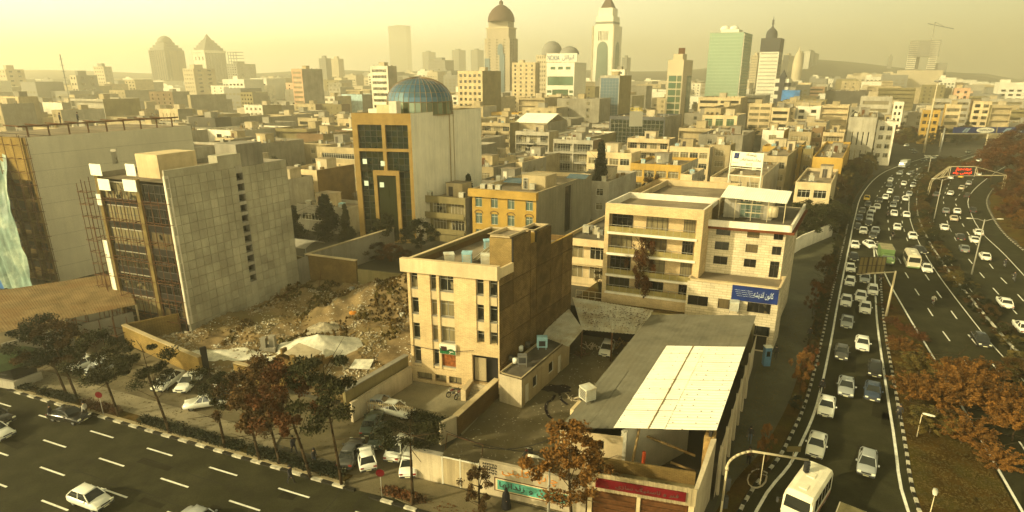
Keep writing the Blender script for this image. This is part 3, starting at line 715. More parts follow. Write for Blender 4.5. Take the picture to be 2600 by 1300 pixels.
# side: concrete frame with brick infill panels, stepping up around the stair tower
prof = [(0, 12.0), (.17, 12.0), (.17, 15.3), (.38, 15.3), (.38, 13.9), (.46, 13.9), (.46, 15.0), (.66, 15.0), (.66, 12.9), (1.0, 12.9)]
cuts = [0, .17, .38, .46, .66, .84, 1.0]; tops = [12.0, 15.3, 13.9, 15.0, 12.9, 12.9]
for i in range(6):
    a, b = cuts[i] * DV, cuts[i + 1] * DV; zz = 0; lv = [0, 2.9, 5.8, 8.7, 11.2, tops[i]]
    for k in range(5):
        if lv[k + 1] - lv[k] < .3: continue
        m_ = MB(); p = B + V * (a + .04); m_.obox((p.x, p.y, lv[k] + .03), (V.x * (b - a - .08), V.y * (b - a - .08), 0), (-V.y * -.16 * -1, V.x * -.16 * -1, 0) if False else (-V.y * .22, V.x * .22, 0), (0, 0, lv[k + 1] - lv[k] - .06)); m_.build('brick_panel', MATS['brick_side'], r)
fr_ = MB()
for i, c in enumerate(cuts):
    p = B + V * (c * DV - (.06 if c else 0)) ; top = max(tops[max(0, i - 1)], tops[min(5, i)]); fr_.obox((p.x - V.y * .05, p.y + V.x * .05, 0), (V.x * .12, V.y * .12, 0), (-V.y * .2, V.x * .2, 0), (0, 0, top))
for zz in (2.9, 5.8, 8.7, 11.2):
    p = B; fr_.obox((p.x - V.y * .06, p.y + V.x * .06, zz - .05), (V.x * DV, V.y * DV, 0), (-V.y * .2, V.x * .2, 0), (0, 0, .1))
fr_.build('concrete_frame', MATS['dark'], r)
m_ = MB(); C_ = B + V * DV; D_ = A + V * DV
wallgrid(m_, C_, -U, W, 0, 12.6, []); wallgrid(m_, D_, -V, DV, 0, 12.6, []); m_.build('rear_wall', MATS['brick_wall'], r)
m_ = MB()                                  # roof deck, parapets
def f_(a, b): return A + U * (W * a) + V * (DV * b)
m_.face([(*f_(0, 0), 11.95), (*f_(.985, 0), 11.95), (*f_(.985, 1), 11.95), (*f_(0, 1), 11.95)]); m_.build('roof', MATS['roof'], r)
m_ = MB(); o = A - U * .45 - V * .35
m_.obox((o.x, o.y, 11.9), (U.x * (W + .47), U.y * (W + .47), 0), (V.x * .5, V.y * .5, 0), (0, 0, 1.35)); m_.build('parapet_band', MATS['cream'], r)
for (s, L_, dd, nm) in ((A - U * .45 + V * .15, DV, V, 'parapet'), (D_ - U * .45, W * .7, U, 'parapet')):
    m_ = MB(); n2 = Vector((-dd.y, dd.x)) * -.28; m_.obox((s.x, s.y, 11.9), (dd.x * L_, dd.y * L_, 0), (n2.x, n2.y, 0), (0, 0, 1.0)); m_.build(nm, MATS['olive'], r)
    m_ = MB(); m_.obox((s.x, s.y, 12.903), (dd.x * L_, dd.y * L_, 0), (n2.x * 1.15, n2.y * 1.15, 0), (0, 0, .08)); m_.build('coping', MATS['cream'], r)
m_ = MB(); s = B + V * .15 - U * .28; m_.obox((s.x, s.y, 11.9), (V.x * DV * .17, V.y * DV * .17, 0), (U.x * .24, U.y * .24, 0), (0, 0, 1.0)); m_.build('parapet', MATS['cream'], r)
s = B + V * (.66 * DV) - U * .28; m_ = MB(); m_.obox((s.x, s.y, 12.0), (V.x * DV * .34, V.y * DV * .34, 0), (U.x * .2, U.y * .2, 0), (0, 0, .9)); m_.build('parapet', MATS['ochre'], r)
p4 = [f_(.74, .17), f_(.975, .17), f_(.975, .38), f_(.74, .38)]; m_ = MB(); m_.prism([tuple(p) for p in p4], 11.96, 15.2); m_.build('stair_tower', M('stair_ochre', (.40, .28, .11), .95, .25, .8, brick=(U, .24, .085, .02)), r)
flat_roof(r, f_(.72, .16), U, V, W * .255, DV * .225, 15.55, .3, 'cream', 'roof')
m_ = MB(); m_.prism([tuple(p) for p in (f_(.80, .46), f_(.975, .46), f_(.975, .66), f_(.80, .66))], 11.96, 14.8); m_.build('lift_room', MATS['ochre'], r)
flat_roof(r, f_(.79, .46), U, V, W * .185, DV * .2, 15.1, .3, 'cream', 'roof')
m_ = MB(); q = [(*f_(.42, .30), 12.15), (*f_(.66, .30), 12.15), (*f_(.70, .45), 13.0), (*f_(.46, .45), 13.0)]; quadbox(m_, q, .06); m_.build('skylight', MATS['glass_curtain'], r)
m_ = MB()
for k in range(6):
    a = lerp(q[0], q[1], k / 5); b = lerp(q[3], q[2], k / 5); m_.tube((a[0], a[1], a[2] + .03), (b[0], b[1], b[2] + .03), .04, 4)
m_.build('skylight_bars', MATS['frame_white'], r)
CEN = (A, U, V, W, DV)
def cooler_at(p, z, rz, short, lab=None, mat='cooler'): COOLERS.append((p[0], p[1], z, rz, short, 0, 1, lab, mat))
for (a, b, lab, mt) in ((.30, .16, 'open white cooler with loose side panels on the yellow brick building roof', 'cooler'), (.44, .22, 'blue-white upright cooler beside the open one on the yellow brick building', 'cooler_blue'), (.66, .21, 'white cooler beside the stair tower of the yellow brick building', 'cooler'), (.36, .55, 'pale blue cooler behind the skylight of the yellow brick building', 'cooler_blue')):
    p = f_(a, b); cooler_at(p, 11.96, .2 if a < .4 else .0, 'x', lab, mt)
# sign box on the facade
SIGN = (A, U, n_, W)
# steps and planter by the entrance
r = root('entrance_steps', (*(B - V * .2), 0), 'stone steps rising to the dark doorway of the yellow brick building', 'steps')
for k in range(5):
    m_ = MB(); s = A + U * (.72 * W) - n_ * (.3 + .32 * (5 - k)); m_.obox((s.x, s.y, .06), (U.x * 2.2, U.y * 2.2, 0), (n_.x * .34, n_.y * .34, 0), (0, 0, .17 * (k + 1))); m_.build('step', MATS['plaster'], r)
s = A + U * (.66 * W) - n_ * 2.3; m_ = MB(); m_.obox((s.x, s.y, .06), (U.x * .5, U.y * .5, 0), (n_.x * 2.2, n_.y * 2.2, 0), (0, 0, 1.15)); solo(m_, 'planter', MATS['cream'], 'cream raised planter along the entrance steps', 'planter', (s.x, s.y, 0))
# --- grey panel-clad building with open black front
Bp = Vector((-38.9, 65.9)); h = 18.9
wu = 11.6; Ap = Bp - U0 * wu; Up = U0; Vp = (Vector((-31.2, 81.6)) - Bp).normalized(); wv = 17.6
r = root('unfinished_building', (Ap.x, Ap.y, 0), 'unfinished office block with grey stone panel flank and open black steel front', 'building')
FOOT.append((tuple((Ap + Bp) / 2 + Vp * 8), 12, h))
NP, NZ = 17, 17; rr = random.Random(5); pw, ph = wv / NP, h / NZ; nb = Vector((-Vp.y, Vp.x))
key = MB(); key.obox((.025, 0, .025), (pw - .05, 0, 0), (0, .10, 0), (0, 0, ph - .05)); pm = key.data('panel', MATS['panel'])
slot = 9
for j in range(NZ):
    for i in range(NP):
        if i == slot: continue
        p = Bp + Vp * (i * pw) - nb * rr.uniform(0, .018); inst('panel', pm, r, (p.x - Ap.x, p.y - Ap.y, j * ph), math.atan2(Vp.y, Vp.x))
m_ = MB(); s = Bp + nb * .12; m_.obox((s.x, s.y, 0), (Vp.x * slot * pw, Vp.y * slot * pw, 0), (nb.x * .3, nb.y * .3, 0), (0, 0, h)); s2 = s + Vp * ((slot + 1) * pw)
m_.obox((s2.x, s2.y, 0), (Vp.x * (NP - slot - 1) * pw, Vp.y * (NP - slot - 1) * pw, 0), (nb.x * .3, nb.y * .3, 0), (0, 0, h)); m_.build('backing_wall', MATS['grey'], r)
s = Bp + Vp * (slot * pw) + nb * .9; m_ = MB(); m_.obox((s.x, s.y, 0), (Vp.x * pw, Vp.y * pw, 0), (nb.x * .2, nb.y * .2, 0), (0, 0, h)); m_.build('shaft_back', MATS['dark'], r)
for k in range(12):
    m_ = MB(); s = Bp + Vp * (slot * pw) + nb * .02; z = 3.2 + k * 1.36; m_.obox((s.x, s.y, z), (Vp.x * pw, Vp.y * pw, 0), (nb.x * .9, nb.y * .9, 0), (0, 0, .42 if k < 11 else .9)); m_.build('shaft_sill', MATS['palegrey'], r)
m_ = MB(); s = Bp + Vp * (slot * pw) + nb * .02; m_.obox((s.x, s.y, 0), (Vp.x * pw, Vp.y * pw, 0), (nb.x * .3, nb.y * .3, 0), (0, 0, 3.2)); m_.build('shaft_base', MATS['panel'], r)
m_ = MB(); q = [tuple(p) for p in (Ap + Vp * .4, Bp + Vp * .4, Bp + Vp * wv, Ap + Vp * wv)]
wallgrid(m_, Ap + Vp * wv, -Vp, wv, 0, h, []); wallgrid(m_, Bp + Vp * wv, -U0, wu, 0, h, []); m_.build('wall', MATS['concrete'], r)
m_ = MB(); m_.face([(*q[0], h - .6), (*q[1], h - .6), (*q[2], h - .6), (*q[3], h - .6)]); m_.build('roof', MATS['roof'], r)
# front: slabs, columns, black frames, windows behind
nf_, fh_ = 6, 2.85; xs = [0, .09, .56, .64, .97]
colb = MB()
for x in (.02, .58): s = Ap + U0 * (x * wu) - nb * 0; colb.obox((s.x - V0.x * .15, s.y - V0.y * .15, 0), (U0.x * .55, U0.y * .55, 0), (V0.x * .3, V0.y * .3, 0), (0, 0, h - .3))
colb.build('column', M('yellow_column', (.21, .15, .055), .8, .3, 1), r)
for f in range(nf_):
    z = 1.0 + f * fh_
    m_ = MB(); s = Ap + V0 * .1; m_.obox((s.x, s.y, z), (U0.x * wu * .97, U0.y * wu * .97, 0), (V0.x * 3, V0.y * 3, 0), (0, 0, .75)); m_.build('floor_slab', MATS['dark'], r)
    for (x0, x1, n) in ((.09, .56, 5), (.65, .96, 4)):
        window(r, Ap, U0, x0 * wu, z + .75, (x1 - x0) * wu, fh_ - .8, .18, 'frame_dark', 'glass_dark' if x0 > .5 else 'glass_curtain', True, nx=n, nz=2)
    m_ = MB(); s = Ap + U0 * (.1 * wu) + V0 * .06; m_.obox((s.x, s.y, z + fh_ - .12), (U0.x * wu * .46, U0.y * wu * .46, 0), (V0.x * .05, V0.y * .05, 0), (0, 0, .1)); m_.build('white_trim', MATS['palegrey'], r)
m_ = MB(); s = Ap + U0 * (.975 * wu) - V0 * .1; m_.obox((s.x, s.y, 1.2), (U0.x * .28, U0.y * .28, 0), (V0.x * .5, V0.y * .5, 0), (0, 0, h - .9)); m_.build('corner_strip', MATS['white'], r)
for k in range(9):
    m_ = MB(); s = Ap - U0 * .5 - V0 * .25; m_.obox((s.x, s.y, 4.2 + k * .72), (U0.x * .75, U0.y * .75, 0), (V0.x * .08, V0.y * .08, 0), (0, 0, .69)); m_.build('cladding_panel', MATS['white_sheet'], r)
for (x, z, s_) in ((.0, h - .2, 1.9), (.08, h - 1.9, 1.9), (.52, h + .1, 1.5), (.44, h - 1.75, 2.1), (.01, h - 3.8, .7)):
    m_ = MB(); s = Ap + U0 * (x * wu) - V0 * .3; m_.obox((s.x, s.y, z), (U0.x * s_, U0.y * s_, 0), (V0.x * .07, V0.y * .07, 0), (0, 0, 1.35)); m_.build('white_board', MATS['white_sheet'], r)
m_ = MB()
for (x, b, w_, d_, hh) in ((.35, 2.4, 3.6, 5.0, 2.2), (.68, 10, 3.5, 4, 2.8)):
    s = Ap + U0 * (x * wu) + Vp * b; m_ = MB(); m_.prism([tuple(p) for p in (s, s + U0 * w_, s + U0 * w_ + Vp * d_, s + Vp * d_)], h - .6, h + hh, 0); m_.build('roof_room', MATS['cream' if x < .5 else 'concrete'], r)
s = Bp + nb * .1; m_ = MB(); m_.obox((s.x, s.y, h), (Vp.x * 7, Vp.y * 7, 0), (nb.x * .25, nb.y * .25, 0), (0, 0, .9)); s = s + Vp * 7; m_.obox((s.x, s.y, h), (Vp.x * 3.4, Vp.y * 3.4, 0), (nb.x * 1.6, nb.y * 1.6, 0), (0, 0, 1.7)); m_.build('roof_parapet', MATS['panel'], r)
m_ = MB(); s = Bp + Vp * wv; m_.obox((s.x, s.y, 0), (Vp.x * 2.6, Vp.y * 2.6, 0), (nb.x * .3, nb.y * .3, 0), (0, 0, 4.4)); m_.build('lower_wall', MATS['concrete'], r)
def scaffold(label, o, d, w_, h_, nx, dz=2.0, off=.9, loc=None, mat='rust', z0=0.):
    o = V2(o); d = V2(d).normalized(); n = Vector((-d.y, d.x)); rr = random.Random(int(abs(o.x) * 9))
    r = root('scaffolding', (o.x, o.y, z0), label, 'scaffolding')
    for i in range(nx + 1):
        for k in (0, off):
            m_ = MB(); p = o + d * (w_ * i / nx) - n * (k + .1); hh = h_ + rr.uniform(-.3, 1.2); m_.tube((p.x, p.y, z0), (p.x + rr.uniform(-.05, .05), p.y, z0 + hh), .045, 5); m_.build('upright', MATS[mat], r)
    z = z0 + 1.6
    while z < z0 + h_:
        for k in (0, off):
            m_ = MB(); p = o - n * (k + .1) - d * rr.uniform(0, .6); q = o + d * (w_ + rr.uniform(0, .7)) - n * (k + .1); m_.tube((p.x, p.y, z), (q.x, q.y, z + rr.uniform(-.08, .08)), .04, 5); m_.build('ledger', MATS[mat], r)
        m_ = MB()
        for i in range(nx + 1): p = o + d * (w_ * i / nx) - n * .1; m_.tube((p.x, p.y, z), (p.x - n.x * off, p.y - n.y * off, z), .04, 5)
        m_.build('transom', MATS[mat], r, kind='stuff')
        z += dz
    return r
scaffold('rusty pipe scaffold before the open black front', Ap - U0 * .3, U0, wu * .98, h - 2.5, 5, 2.4, .9)
scaffold('tall thin scaffold ladder left of the panel building', Ap - U0 * 2.4, U0, 1.5, h - 1, 1, 1.5, .6)
scaffold('low tangle of scaffold poles at the foot of the open black front', Ap - V0 * 4.5 - U0 * 1, U0, 9, 3.2, 4, 1.7, 1.6)
# --- large pale building behind with tarpaulin front
Bq = Vector((-68.5, 84.3)); hq = 21.6; Vq = V0; wvq = along(Bq, Vq, 484, 21.6); wuq = 15.
Aq = Bq - U0 * wuq
r = root('unfinished_building', (Aq.x, Aq.y, 0), 'tall pale blank-walled building site with tarpaulin and brick front at far left', 'building')
FOOT.append((tuple((Aq + Bq) / 2 + Vq * 12), 18, hq))
m_ = MB(); wallgrid(m_, Bq, Vq, wvq, 0, hq, [(wvq * .44, wvq * .48, hq - 5, hq - 2.7)], .4); wallgrid(m_, Bq + Vq * wvq, -U0, wuq, 0, hq, []); m_.build('wall', M('pale_flank', (.60, .55, .41), .9, .15, .12, streak=.15), r)
m_ = MB(); nq = Vector((-Vq.y, Vq.x))
for z in range(1, 9): s = Bq - nq * .03; m_.obox((s.x, s.y, z * 2.4), (Vq.x * wvq, Vq.y * wvq, 0), (nq.x * .028, nq.y * .028, 0), (0, 0, .035))
m_.build('joints', MATS['palegrey'], r, kind='stuff')
m_ = MB(); m_.face([(*p, hq - .05) for p in (Aq, Bq, Bq + Vq * wvq, Aq + Vq * wvq)]); m_.build('roof', MATS['roof'], r)
for z in range(7):
    m_ = MB(); m_.obox((Aq.x, Aq.y, z * 3.1 - .1), (U0.x * (wuq - .3), U0.y * (wuq - .3), 0), (V0.x * 4, V0.y * 4, 0), (0, 0, .35)); m_.build('floor_slab', MATS['mud_wall'], r)
for k in range(6):
    m_ = MB(); s = Aq + U0 * (wuq - .62) * k / 5; m_.obox((s.x, s.y, 0), (U0.x * .5, U0.y * .5, 0), (V0.x * .5, V0.y * .5, 0), (0, 0, hq)); m_.build('column', MATS['mud_wall'], r)
m_ = MB(); s = Aq + V0 * 3.5; m_.obox((s.x, s.y, 0), (U0.x * (wuq - .3), U0.y * (wuq - .3), 0), (V0.x * .3, V0.y * .3, 0), (0, 0, hq)); m_.build('inner_wall', MATS['dark'], r)
m_ = MB(); m_.obox((Aq.x - .1, Aq.y - .15, hq - 6), (U0.x * (wuq - .6), U0.y * (wuq - .6), 0), (V0.x * .25, V0.y * .25, 0), (0, 0, 6)); m_.build('brick_infill', MATS['yellow_wall'], r)
for k in range(9):
    m_ = MB(); s = Bq + Vq * (1 + k * 2.6) - U0 * 1; m_.tube((s.x, s.y, hq), (s.x, s.y, hq + 1.5), .12, 5); m_.tube((s.x, s.y, hq + 1.4), (s.x - U0.x * 5, s.y - U0.y * 5, hq + 1.5), .1, 5); m_.build('roof_steel', MATS['rust'], r)
m_ = MB(); s = Bq - U0 * 1; m_.tube((s.x, s.y, hq + 1.5), (s.x + Vq.x * 23, s.y + Vq.y * 23, hq + 1.5), .12, 5); m_.build('roof_steel', MATS['rust'], r)
scaffold('rusty scaffold on the brick front beside the tarpaulin', Bq - U0 * 5.2, U0, 5.6, hq - .5, 3, 1.9, .9)
m_ = MB(); NXt, NZt = 70, 80; tr0 = Vector(PY(22, 370, 87.4)); tr1 = Vector((*P(100, 748, .4), .4)); tr0.z = hq - .6
for j in range(NZt + 1):
    for i in range(NXt + 1):
        t, s_ = j / NZt, i / NXt; x = (1 - s_) * 15; e_ = tr0.lerp(tr1, t) ; e_.y -= 1.6 * math.sin(t * math.pi); xr_ = .5 * noise.noise(Vector((t * 5, 3, 1))) * (s_ ** 8)
        b = .6 * noise.noise(Vector((x * .7 + t * 1.4, t * 2.2, 0))) + .28 * noise.noise(Vector((x * 2.2 + t * 3, t * 5, 5))) + .14 * noise.noise(Vector((x * 5, t * 14, 8)))
        m_.v.append((e_.x - U0.x * (x - xr_) - V0.x * b, e_.y - U0.y * (x - xr_) - V0.y * b, e_.z + .4 * noise.noise(Vector((x * .8, 0, 2))) * t))
for j in range(NZt):
    for i in range(NXt): a = j * (NXt + 1) + i; m_.f.append((a, a + 1, a + NXt + 2, a + NXt + 1)); m_.m.append(0 if i > 34 or j < 50 else 1); m_.sm.append(True)
o = tr1
solo(m_, 'tarpaulin', [MATS['tarp'], MATS['tarp_blue']], 'crumpled pale green tarpaulin hanging at the far left edge', 'tarpaulin', (o.x, o.y, 0))
# --- rusty low roof and yard walls at left
r = root('shed', (-51, 58, 0), 'low shed with rusty sloping metal roof below the tarpaulin', 'shed')
c4 = [(-55.0, 56.0, 4.1), (-45.2, 66.2, 3.6), (-52.5, 75.5, 4.6), (-66, 64.5, 5.0)]
sheets(r, c4, 11, 3, 'rust_sheet', .025, .22, seed=2)
m_ = MB()
for p in c4 + [lerp(c4[0], c4[1], .5)]: m_.tube((p[0], p[1], 0), p, .12, 6)
m_.build('post', MATS['beige'], r, kind='stuff')
m_ = MB(); m_.obox((-54.5, 57.5, 0), (8.6, 8.9, 0), (-.2, .2, 0), (0, 0, 2.6)); m_.build('wall', MATS['concrete'], r)
wall('yard_wall', [(-50.5, 62.3), (-48.6, 60.6)], 2.6, .3, 'yellow_wall', 'short sunlit yellow wall under the rusty shed roof')
wall('boundary_wall', [(-45.2, 63.1), (-39.0, 59.1), (-32.2, 54.9)], 2.3, .3, 'yellow_wall', 'yellow brick wall along the front left of the vacant lot', cap='beige')
wall('boundary_wall', [(-28.4, 54.3), (-22.5, 52.0)], 2.0, .3, 'yellow_wall', 'yellow brick wall right of the gap in front of the lot', cap='beige')
wall('boundary_wall', [(-45.2, 63.3), (-40.5, 66.6)], 2.3, .3, 'yellow_wall', 'short yellow wall running back to the panel building foot')
wall('gate_post', [(-32.0, 55.2), (-31.6, 55.6)], 3.2, .3, 'dark', 'dark post beside the gap in the yellow wall', 'post')
wall('retaining_wall', [(-30.6, 83.8), (-22.4, 80.6)], 4.6, .4, 'mud_wall', 'brown mud brick wall across the back of the vacant lot', cap='cream')
wall('retaining_wall', [(-22.2, 80.5), (-12.5, 77.2), (-2.5, 72.9)], 3.4, .4, 'olive', 'lower olive wall behind the earth mound')
wall('garden_wall', [(-30.7, 84.3), (-20.7, 100.5)], 4.4, .4, 'concrete', 'grey wall running back from the brown wall corner', cap='beige')
wall('garden_wall', [(-39.5, 89.5), (-30.9, 84.6)], 3.8, .35, 'olive', 'olive wall left of the brown wall corner')
wall('garden_wall', [(-13.5, 88), (-5.0, 97)], 2.2, .3, 'olive', 'low garden wall behind the brown shrubs')
r = root('canopy', (-36, 92, 0), 'curved grey metal canopy behind the panel building', 'canopy')
for k in range(8):
    a = k / 8; b = (k + 1) / 8; m_ = MB(); za, zb = 4.2 + .7 * math.sin(math.pi * a), 4.2 + .7 * math.sin(math.pi * b)
    o = Vector((-42, 92)); p = o + V0 * (a * 4); q = o + V0 * (b * 4); quadbox(m_, [(p.x, p.y, za), (p.x + U0.x * 10.5, p.y + U0.y * 10.5, za), (q.x + U0.x * 10.5, q.y + U0.y * 10.5, zb), (q.x, q.y, zb)], .05); m_.build('roof_sheet', MATS['palegrey'], r)
m_ = MB(); m_.tube((-32.2, 88.4, 0), (-32.2, 88.4, 4.2), .08); m_.build('post', MATS['steel'], r)
# --- partition walls, forecourt
wall('party_wall', [(-14.9, 46.9), (-12.6, 50.6), (-10.5, 54.0)], 3.0, .35, 'olive', 'long grey-brown wall between the vacant lot and the forecourt', cap='concrete')
wall('party_wall', [(-14.3, 46.6), (-12.2, 50.2), (-10.1, 53.6)], 2.0, .3, 'plaster', 'lower plastered wall lining the left side of the forecourt')
wall('brick_wall', [(-4.7, 44.4), (-1.3, 50.9)], 2.0, .35, 'brick_wall', 'brown brick wall between forecourt and yard', cap='cream')
wall('brick_wall', [(-6.0, 43.2), (-4.75, 44.35)], 2.1, .3, 'plaster', 'pale rendered wall end at the front of the brown brick wall')
r = root('picket_fence', (-14.2, 48.3, 0), 'pale metal picket fence before the parked white saloon', 'fence')
for k in range(30):
    p = lerp((-14.2, 48.3), (-9.0, 47.1), k / 29); m_ = MB(); m_.box(p[0] - .04, p[0] + .04, p[1] - .03, p[1] + .03, .06, 1.35); m_.build('picket', MATS['beige'], r)
for z in (.35, 1.15):
    m_ = MB(); m_.obox((-14.2, 48.22, z), (5.2, -1.2, 0), (.02, .07, 0), (0, 0, .07)); m_.build('rail', MATS['beige'], r)
# front walls and gate
wall('front_wall', [(-7.7, 39.05), (-5.3, 38.25)], 2.5, .25, 'plaster', 'stained plaster wall left of the ribbed gate', cap='concrete')
r = root('gate', (-5.3, 38.25, 0), 'ribbed pale metal double gate between plaster wall and painted wall', 'gate')
for k in range(26):
    m_ = MB(); p = lerp((-5.25, 38.22), (-2.5, 37.30), k / 26); m_.obox((p[0], p[1], .1), (.095, -.032, 0), (.02, .05 + .04 * (k % 2), 0), (0, 0, 2.3)); m_.build('gate_slat', MATS['beige'], r)
m_ = MB()
for p in ((-5.3, 38.24), (-3.9, 37.77), (-2.48, 37.29)): m_.box(p[0] - .05, p[0] + .05, p[1] - .03, p[1] + .09, .05, 2.55)
m_.obox((-5.3, 38.22, 2.42), (2.82, -.94, 0), (.03, .08, 0), (0, 0, .07)); m_.build('gate_frame', MATS['frame_white'], r)
MUR = (Vector((-2.4, 37.25)), Vector((5.2, 34.7)))
r = wall('painted_wall', [MUR[0], MUR[1]], 2.9, .28, 'plaster', 'painted street wall with orange Persian lettering and teal panel', 'wall'); PW = r
# --- small service house beside the centre building
r = root('service_house', (-1.2, 50.2, 0), 'low cream service house with flat roof beside the yard', 'house')
S = Vector((-1.2, 50.2)); E1 = Vector((.9, 49.0)); E2 = Vector((6.2, 57.9)); d1 = (E1 - S).normalized(); d2 = (E2 - E1).normalized(); L1, L2 = (E1 - S).length, (E2 - E1).length
m_ = MB(); wallgrid(m_, S, d1, L1, 0, 3, []); m_.build('front_wall', MATS['plaster'], r)
m_ = MB(); wallgrid(m_, E1, d2, L2, 0, 3, [(.7, 1.5, 0, 2.1), (2.2, 3.1, 1.0, 2.2), (5.5, 6.6, 1.0, 2.2), (7.6, 8.5, 0, 2.1)], .15); wallgrid(m_, E2, -d1, L1, 0, 3, []); wallgrid(m_, E2 - d1 * L1, -d2, L2, 0, 3, []); m_.build('wall', MATS['beige'], r)
for (x, w_) in ((2.2, .9), (5.5, 1.1)): window(r, E1, d2, x, 1.0, w_, 1.2, .12, 'frame_white', 'glass_dark', True)
for x in (.7, 7.6): m_ = MB(); p = E1 + d2 * x + Vector((-d2.y, d2.x)) * .1; m_.obox((p.x, p.y, 0), (d2.x * .8, d2.y * .8, 0), (-d2.y * .05, d2.x * .05, 0), (0, 0, 2.1)); m_.build('door', MATS['frame_white'], r)
flat_roof(r, S, d1, d2, L1, L2, 3.18, .18, 'beige', 'roof_dark', .15)
# --- corrugated carport with the white hatchback below
r = root('carport', (6, 54, 0), 'carport with leaf-strewn old corrugated roof over the white hatchback', 'carport')
q1, q2 = P(1478, 838, 3.5), P(1632, 852, 3.4); c4 = [(*q1, 3.5), (*q2, 3.4), (16.3, 63.3, 4.0), (7.3, 66.8, 4.3)]
sheets(r, c4, 9, 2, 'old_sheet', .05, .26, seed=4)
q3 = P(1443, 881, 3.3); c5 = [(3.2, 58.0, 3.2), (*q3, 3.3), (c4[0][0] + .1, c4[0][1] + .1, 3.45), (c4[3][0] - 1.2, c4[3][1], 4.0)]
sheets(r, c5, 3, 2, 'old_sheet', .05, .26, seed=9)
m_ = MB()
for p in c4[:2] + [lerp(c4[0], c4[1], .5)]: m_.tube((p[0], p[1], 0), (p[0], p[1], p[2] - .05), .09)
m_.build('post', MATS['rust'], r, kind='stuff')
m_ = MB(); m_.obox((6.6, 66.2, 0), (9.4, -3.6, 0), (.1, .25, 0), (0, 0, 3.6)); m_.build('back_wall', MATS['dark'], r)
# --- warehouse / shop building
FL, FR, BR_, BL = Vector((3.6, 38.6)), Vector((14.5, 36.4)), Vector((25.6, 57.4)), Vector((15.4, 60.6))
r = root('warehouse', (FL.x, FL.y, 0), 'long warehouse with grey roof and bright white corrugated sheets', 'warehouse')
FOOT.append((((FL.x + BR_.x) / 2, (FL.y + BR_.y) / 2), 13, 6))
zl, zr = 4.7, 5.9
cg = [(*FL, zl), (*lerp(FL, FR, .36), 5.1), (*lerp(BL, BR_, .36), 5.1), (*BL, zl)]
sheets(r, cg, 4, 5, 'grey_sheet', .012, .4, seed=5)
w0, w1 = lerp(FL, FR, .36), tuple(FR); b0, b1 = lerp(BL, BR_, .36), tuple(BR_)
t_ = .64
m0, m1 = lerp(w0, b0, t_), lerp(w1, b1, t_)
sheets(r, [(*m0, 5.12), (*m1, zr), (*b1, zr), (*b0, 5.1)], 5, 3, 'grey_sheet', .012, .4, seed=6)
# white sheets: ribs run across the roof
cw = [(*w1, zr + .06), (*m1, zr + .06), (*m0, 5.2), (*w0, 5.2)]
sheets(r, cw, 17, 2, 'white_sheet', .03, .3, seed=7)
m_ = MB()
rr = random.Random(8)
for k in range(110):
    u, v = round(rr.random() * 17) / 17, round(rr.random() * 9) / 9 + rr.uniform(-.01, .01)
    p = lerp(lerp(cw[0], cw[1], u), lerp(cw[3], cw[2], u), max(.02, min(.98, v))); m_.box(p[0] - .028, p[0] + .028, p[1] - .028, p[1] + .028, p[2] + .03, p[2] + .07)
m_.build('roof_bolts', MATS['rust'], r, kind='stuff')
a, b = lerp(cw[2], cw[3], .0), lerp(cw[2], cw[3], 1.); 
m_ = MB(); p, q = lerp(cw[3], cw[0], .34), lerp(cw[2], cw[1], .34); m_.tube((p[0], p[1], p[2] + .07), (q[0], q[1], q[2] + .07), .05, 5); m_.build('ridge_strip', MATS['wood'], r)
dR = (BR_ - FR).normalized(); LR = (BR_ - FR).length; dF = (FR - FL).normalized(); LF = (FR - FL).length
m_ = MB(); s = FR + dR * .3 + Vector((dR.y, -dR.x)) * .3; wallgrid(m_, s, dR, LR - .3, 0, 4.0, [(4.2 + k * 4.4, 6.0 + k * 4.4, 1.4, 2.4) for k in range(4)], .2); m_.build('side_wall', MATS['plaster'], r)
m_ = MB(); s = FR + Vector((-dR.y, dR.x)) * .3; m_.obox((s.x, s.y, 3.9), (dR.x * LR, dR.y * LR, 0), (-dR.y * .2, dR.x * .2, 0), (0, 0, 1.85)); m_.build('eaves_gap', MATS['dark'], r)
m_ = MB(); 
wallgrid(m_, BL, -(BL - FL).normalized(), (BL - FL).length, 0, zl - .1, []); wallgrid(m_, BR_, (BL - BR_).normalized(), (BL - BR_).length, 0, 5.0, []); m_.build('wall', MATS['olive'], r)
m_ = MB(); wallgrid(m_, FL, dF, LF * .42, 0, 4.6, [(2.6, 3.3, 3.2, 4.0)], .2); m_.build('front_wall', MATS['cream'], r)
m_ = MB(); s = FL + dF * (.42 * LF); m_.obox((s.x, s.y, 0), (dR.x * 9, dR.y * 9, 0), (dF.x * .25, dF.y * .25, 0), (0, 0, 4.9)); m_.build('partition_wall', M('partition', (.50, .46, .34), .9, .12, .4, streak=.2), r)
m_ = MB(); s = FL + dF * (.42 * LF); q = Vector((14.6, 42.4)); dq = q - s; m_.obox((s.x, s.y, 0), (dq.x, dq.y, 0), (-.1, .25, 0), (0, 0, 4.95)); m_.build('inner_wall', MATS['partition'], r)
m_ = MB(); m_.obox((FR.x - .75, FR.y + .25, 0), (dF.x * .7, dF.y * .7, 0), (dR.x * 1.0, dR.y * 1.0, 0), (0, 0, 5.3)); m_.build('broken_pier', M('raw_pier', (.42, .27, .10), .95, .5, 2, bump=1), r)
for k, (a, b, m2) in enumerate((((9.6, 38.6, 5.1), (8.3, 35.9, 1.2), 'wood'), ((13.6, 37.6, 3.0), (9.8, 39.6, 3.6), 'wood'), ((13.6, 37.4, 1.8), (12, 38.2, 2.0), 'wood'))):
    m_ = MB(); m_.tube(a, b, .1, 6); m_.build('beam', MATS[m2], r)
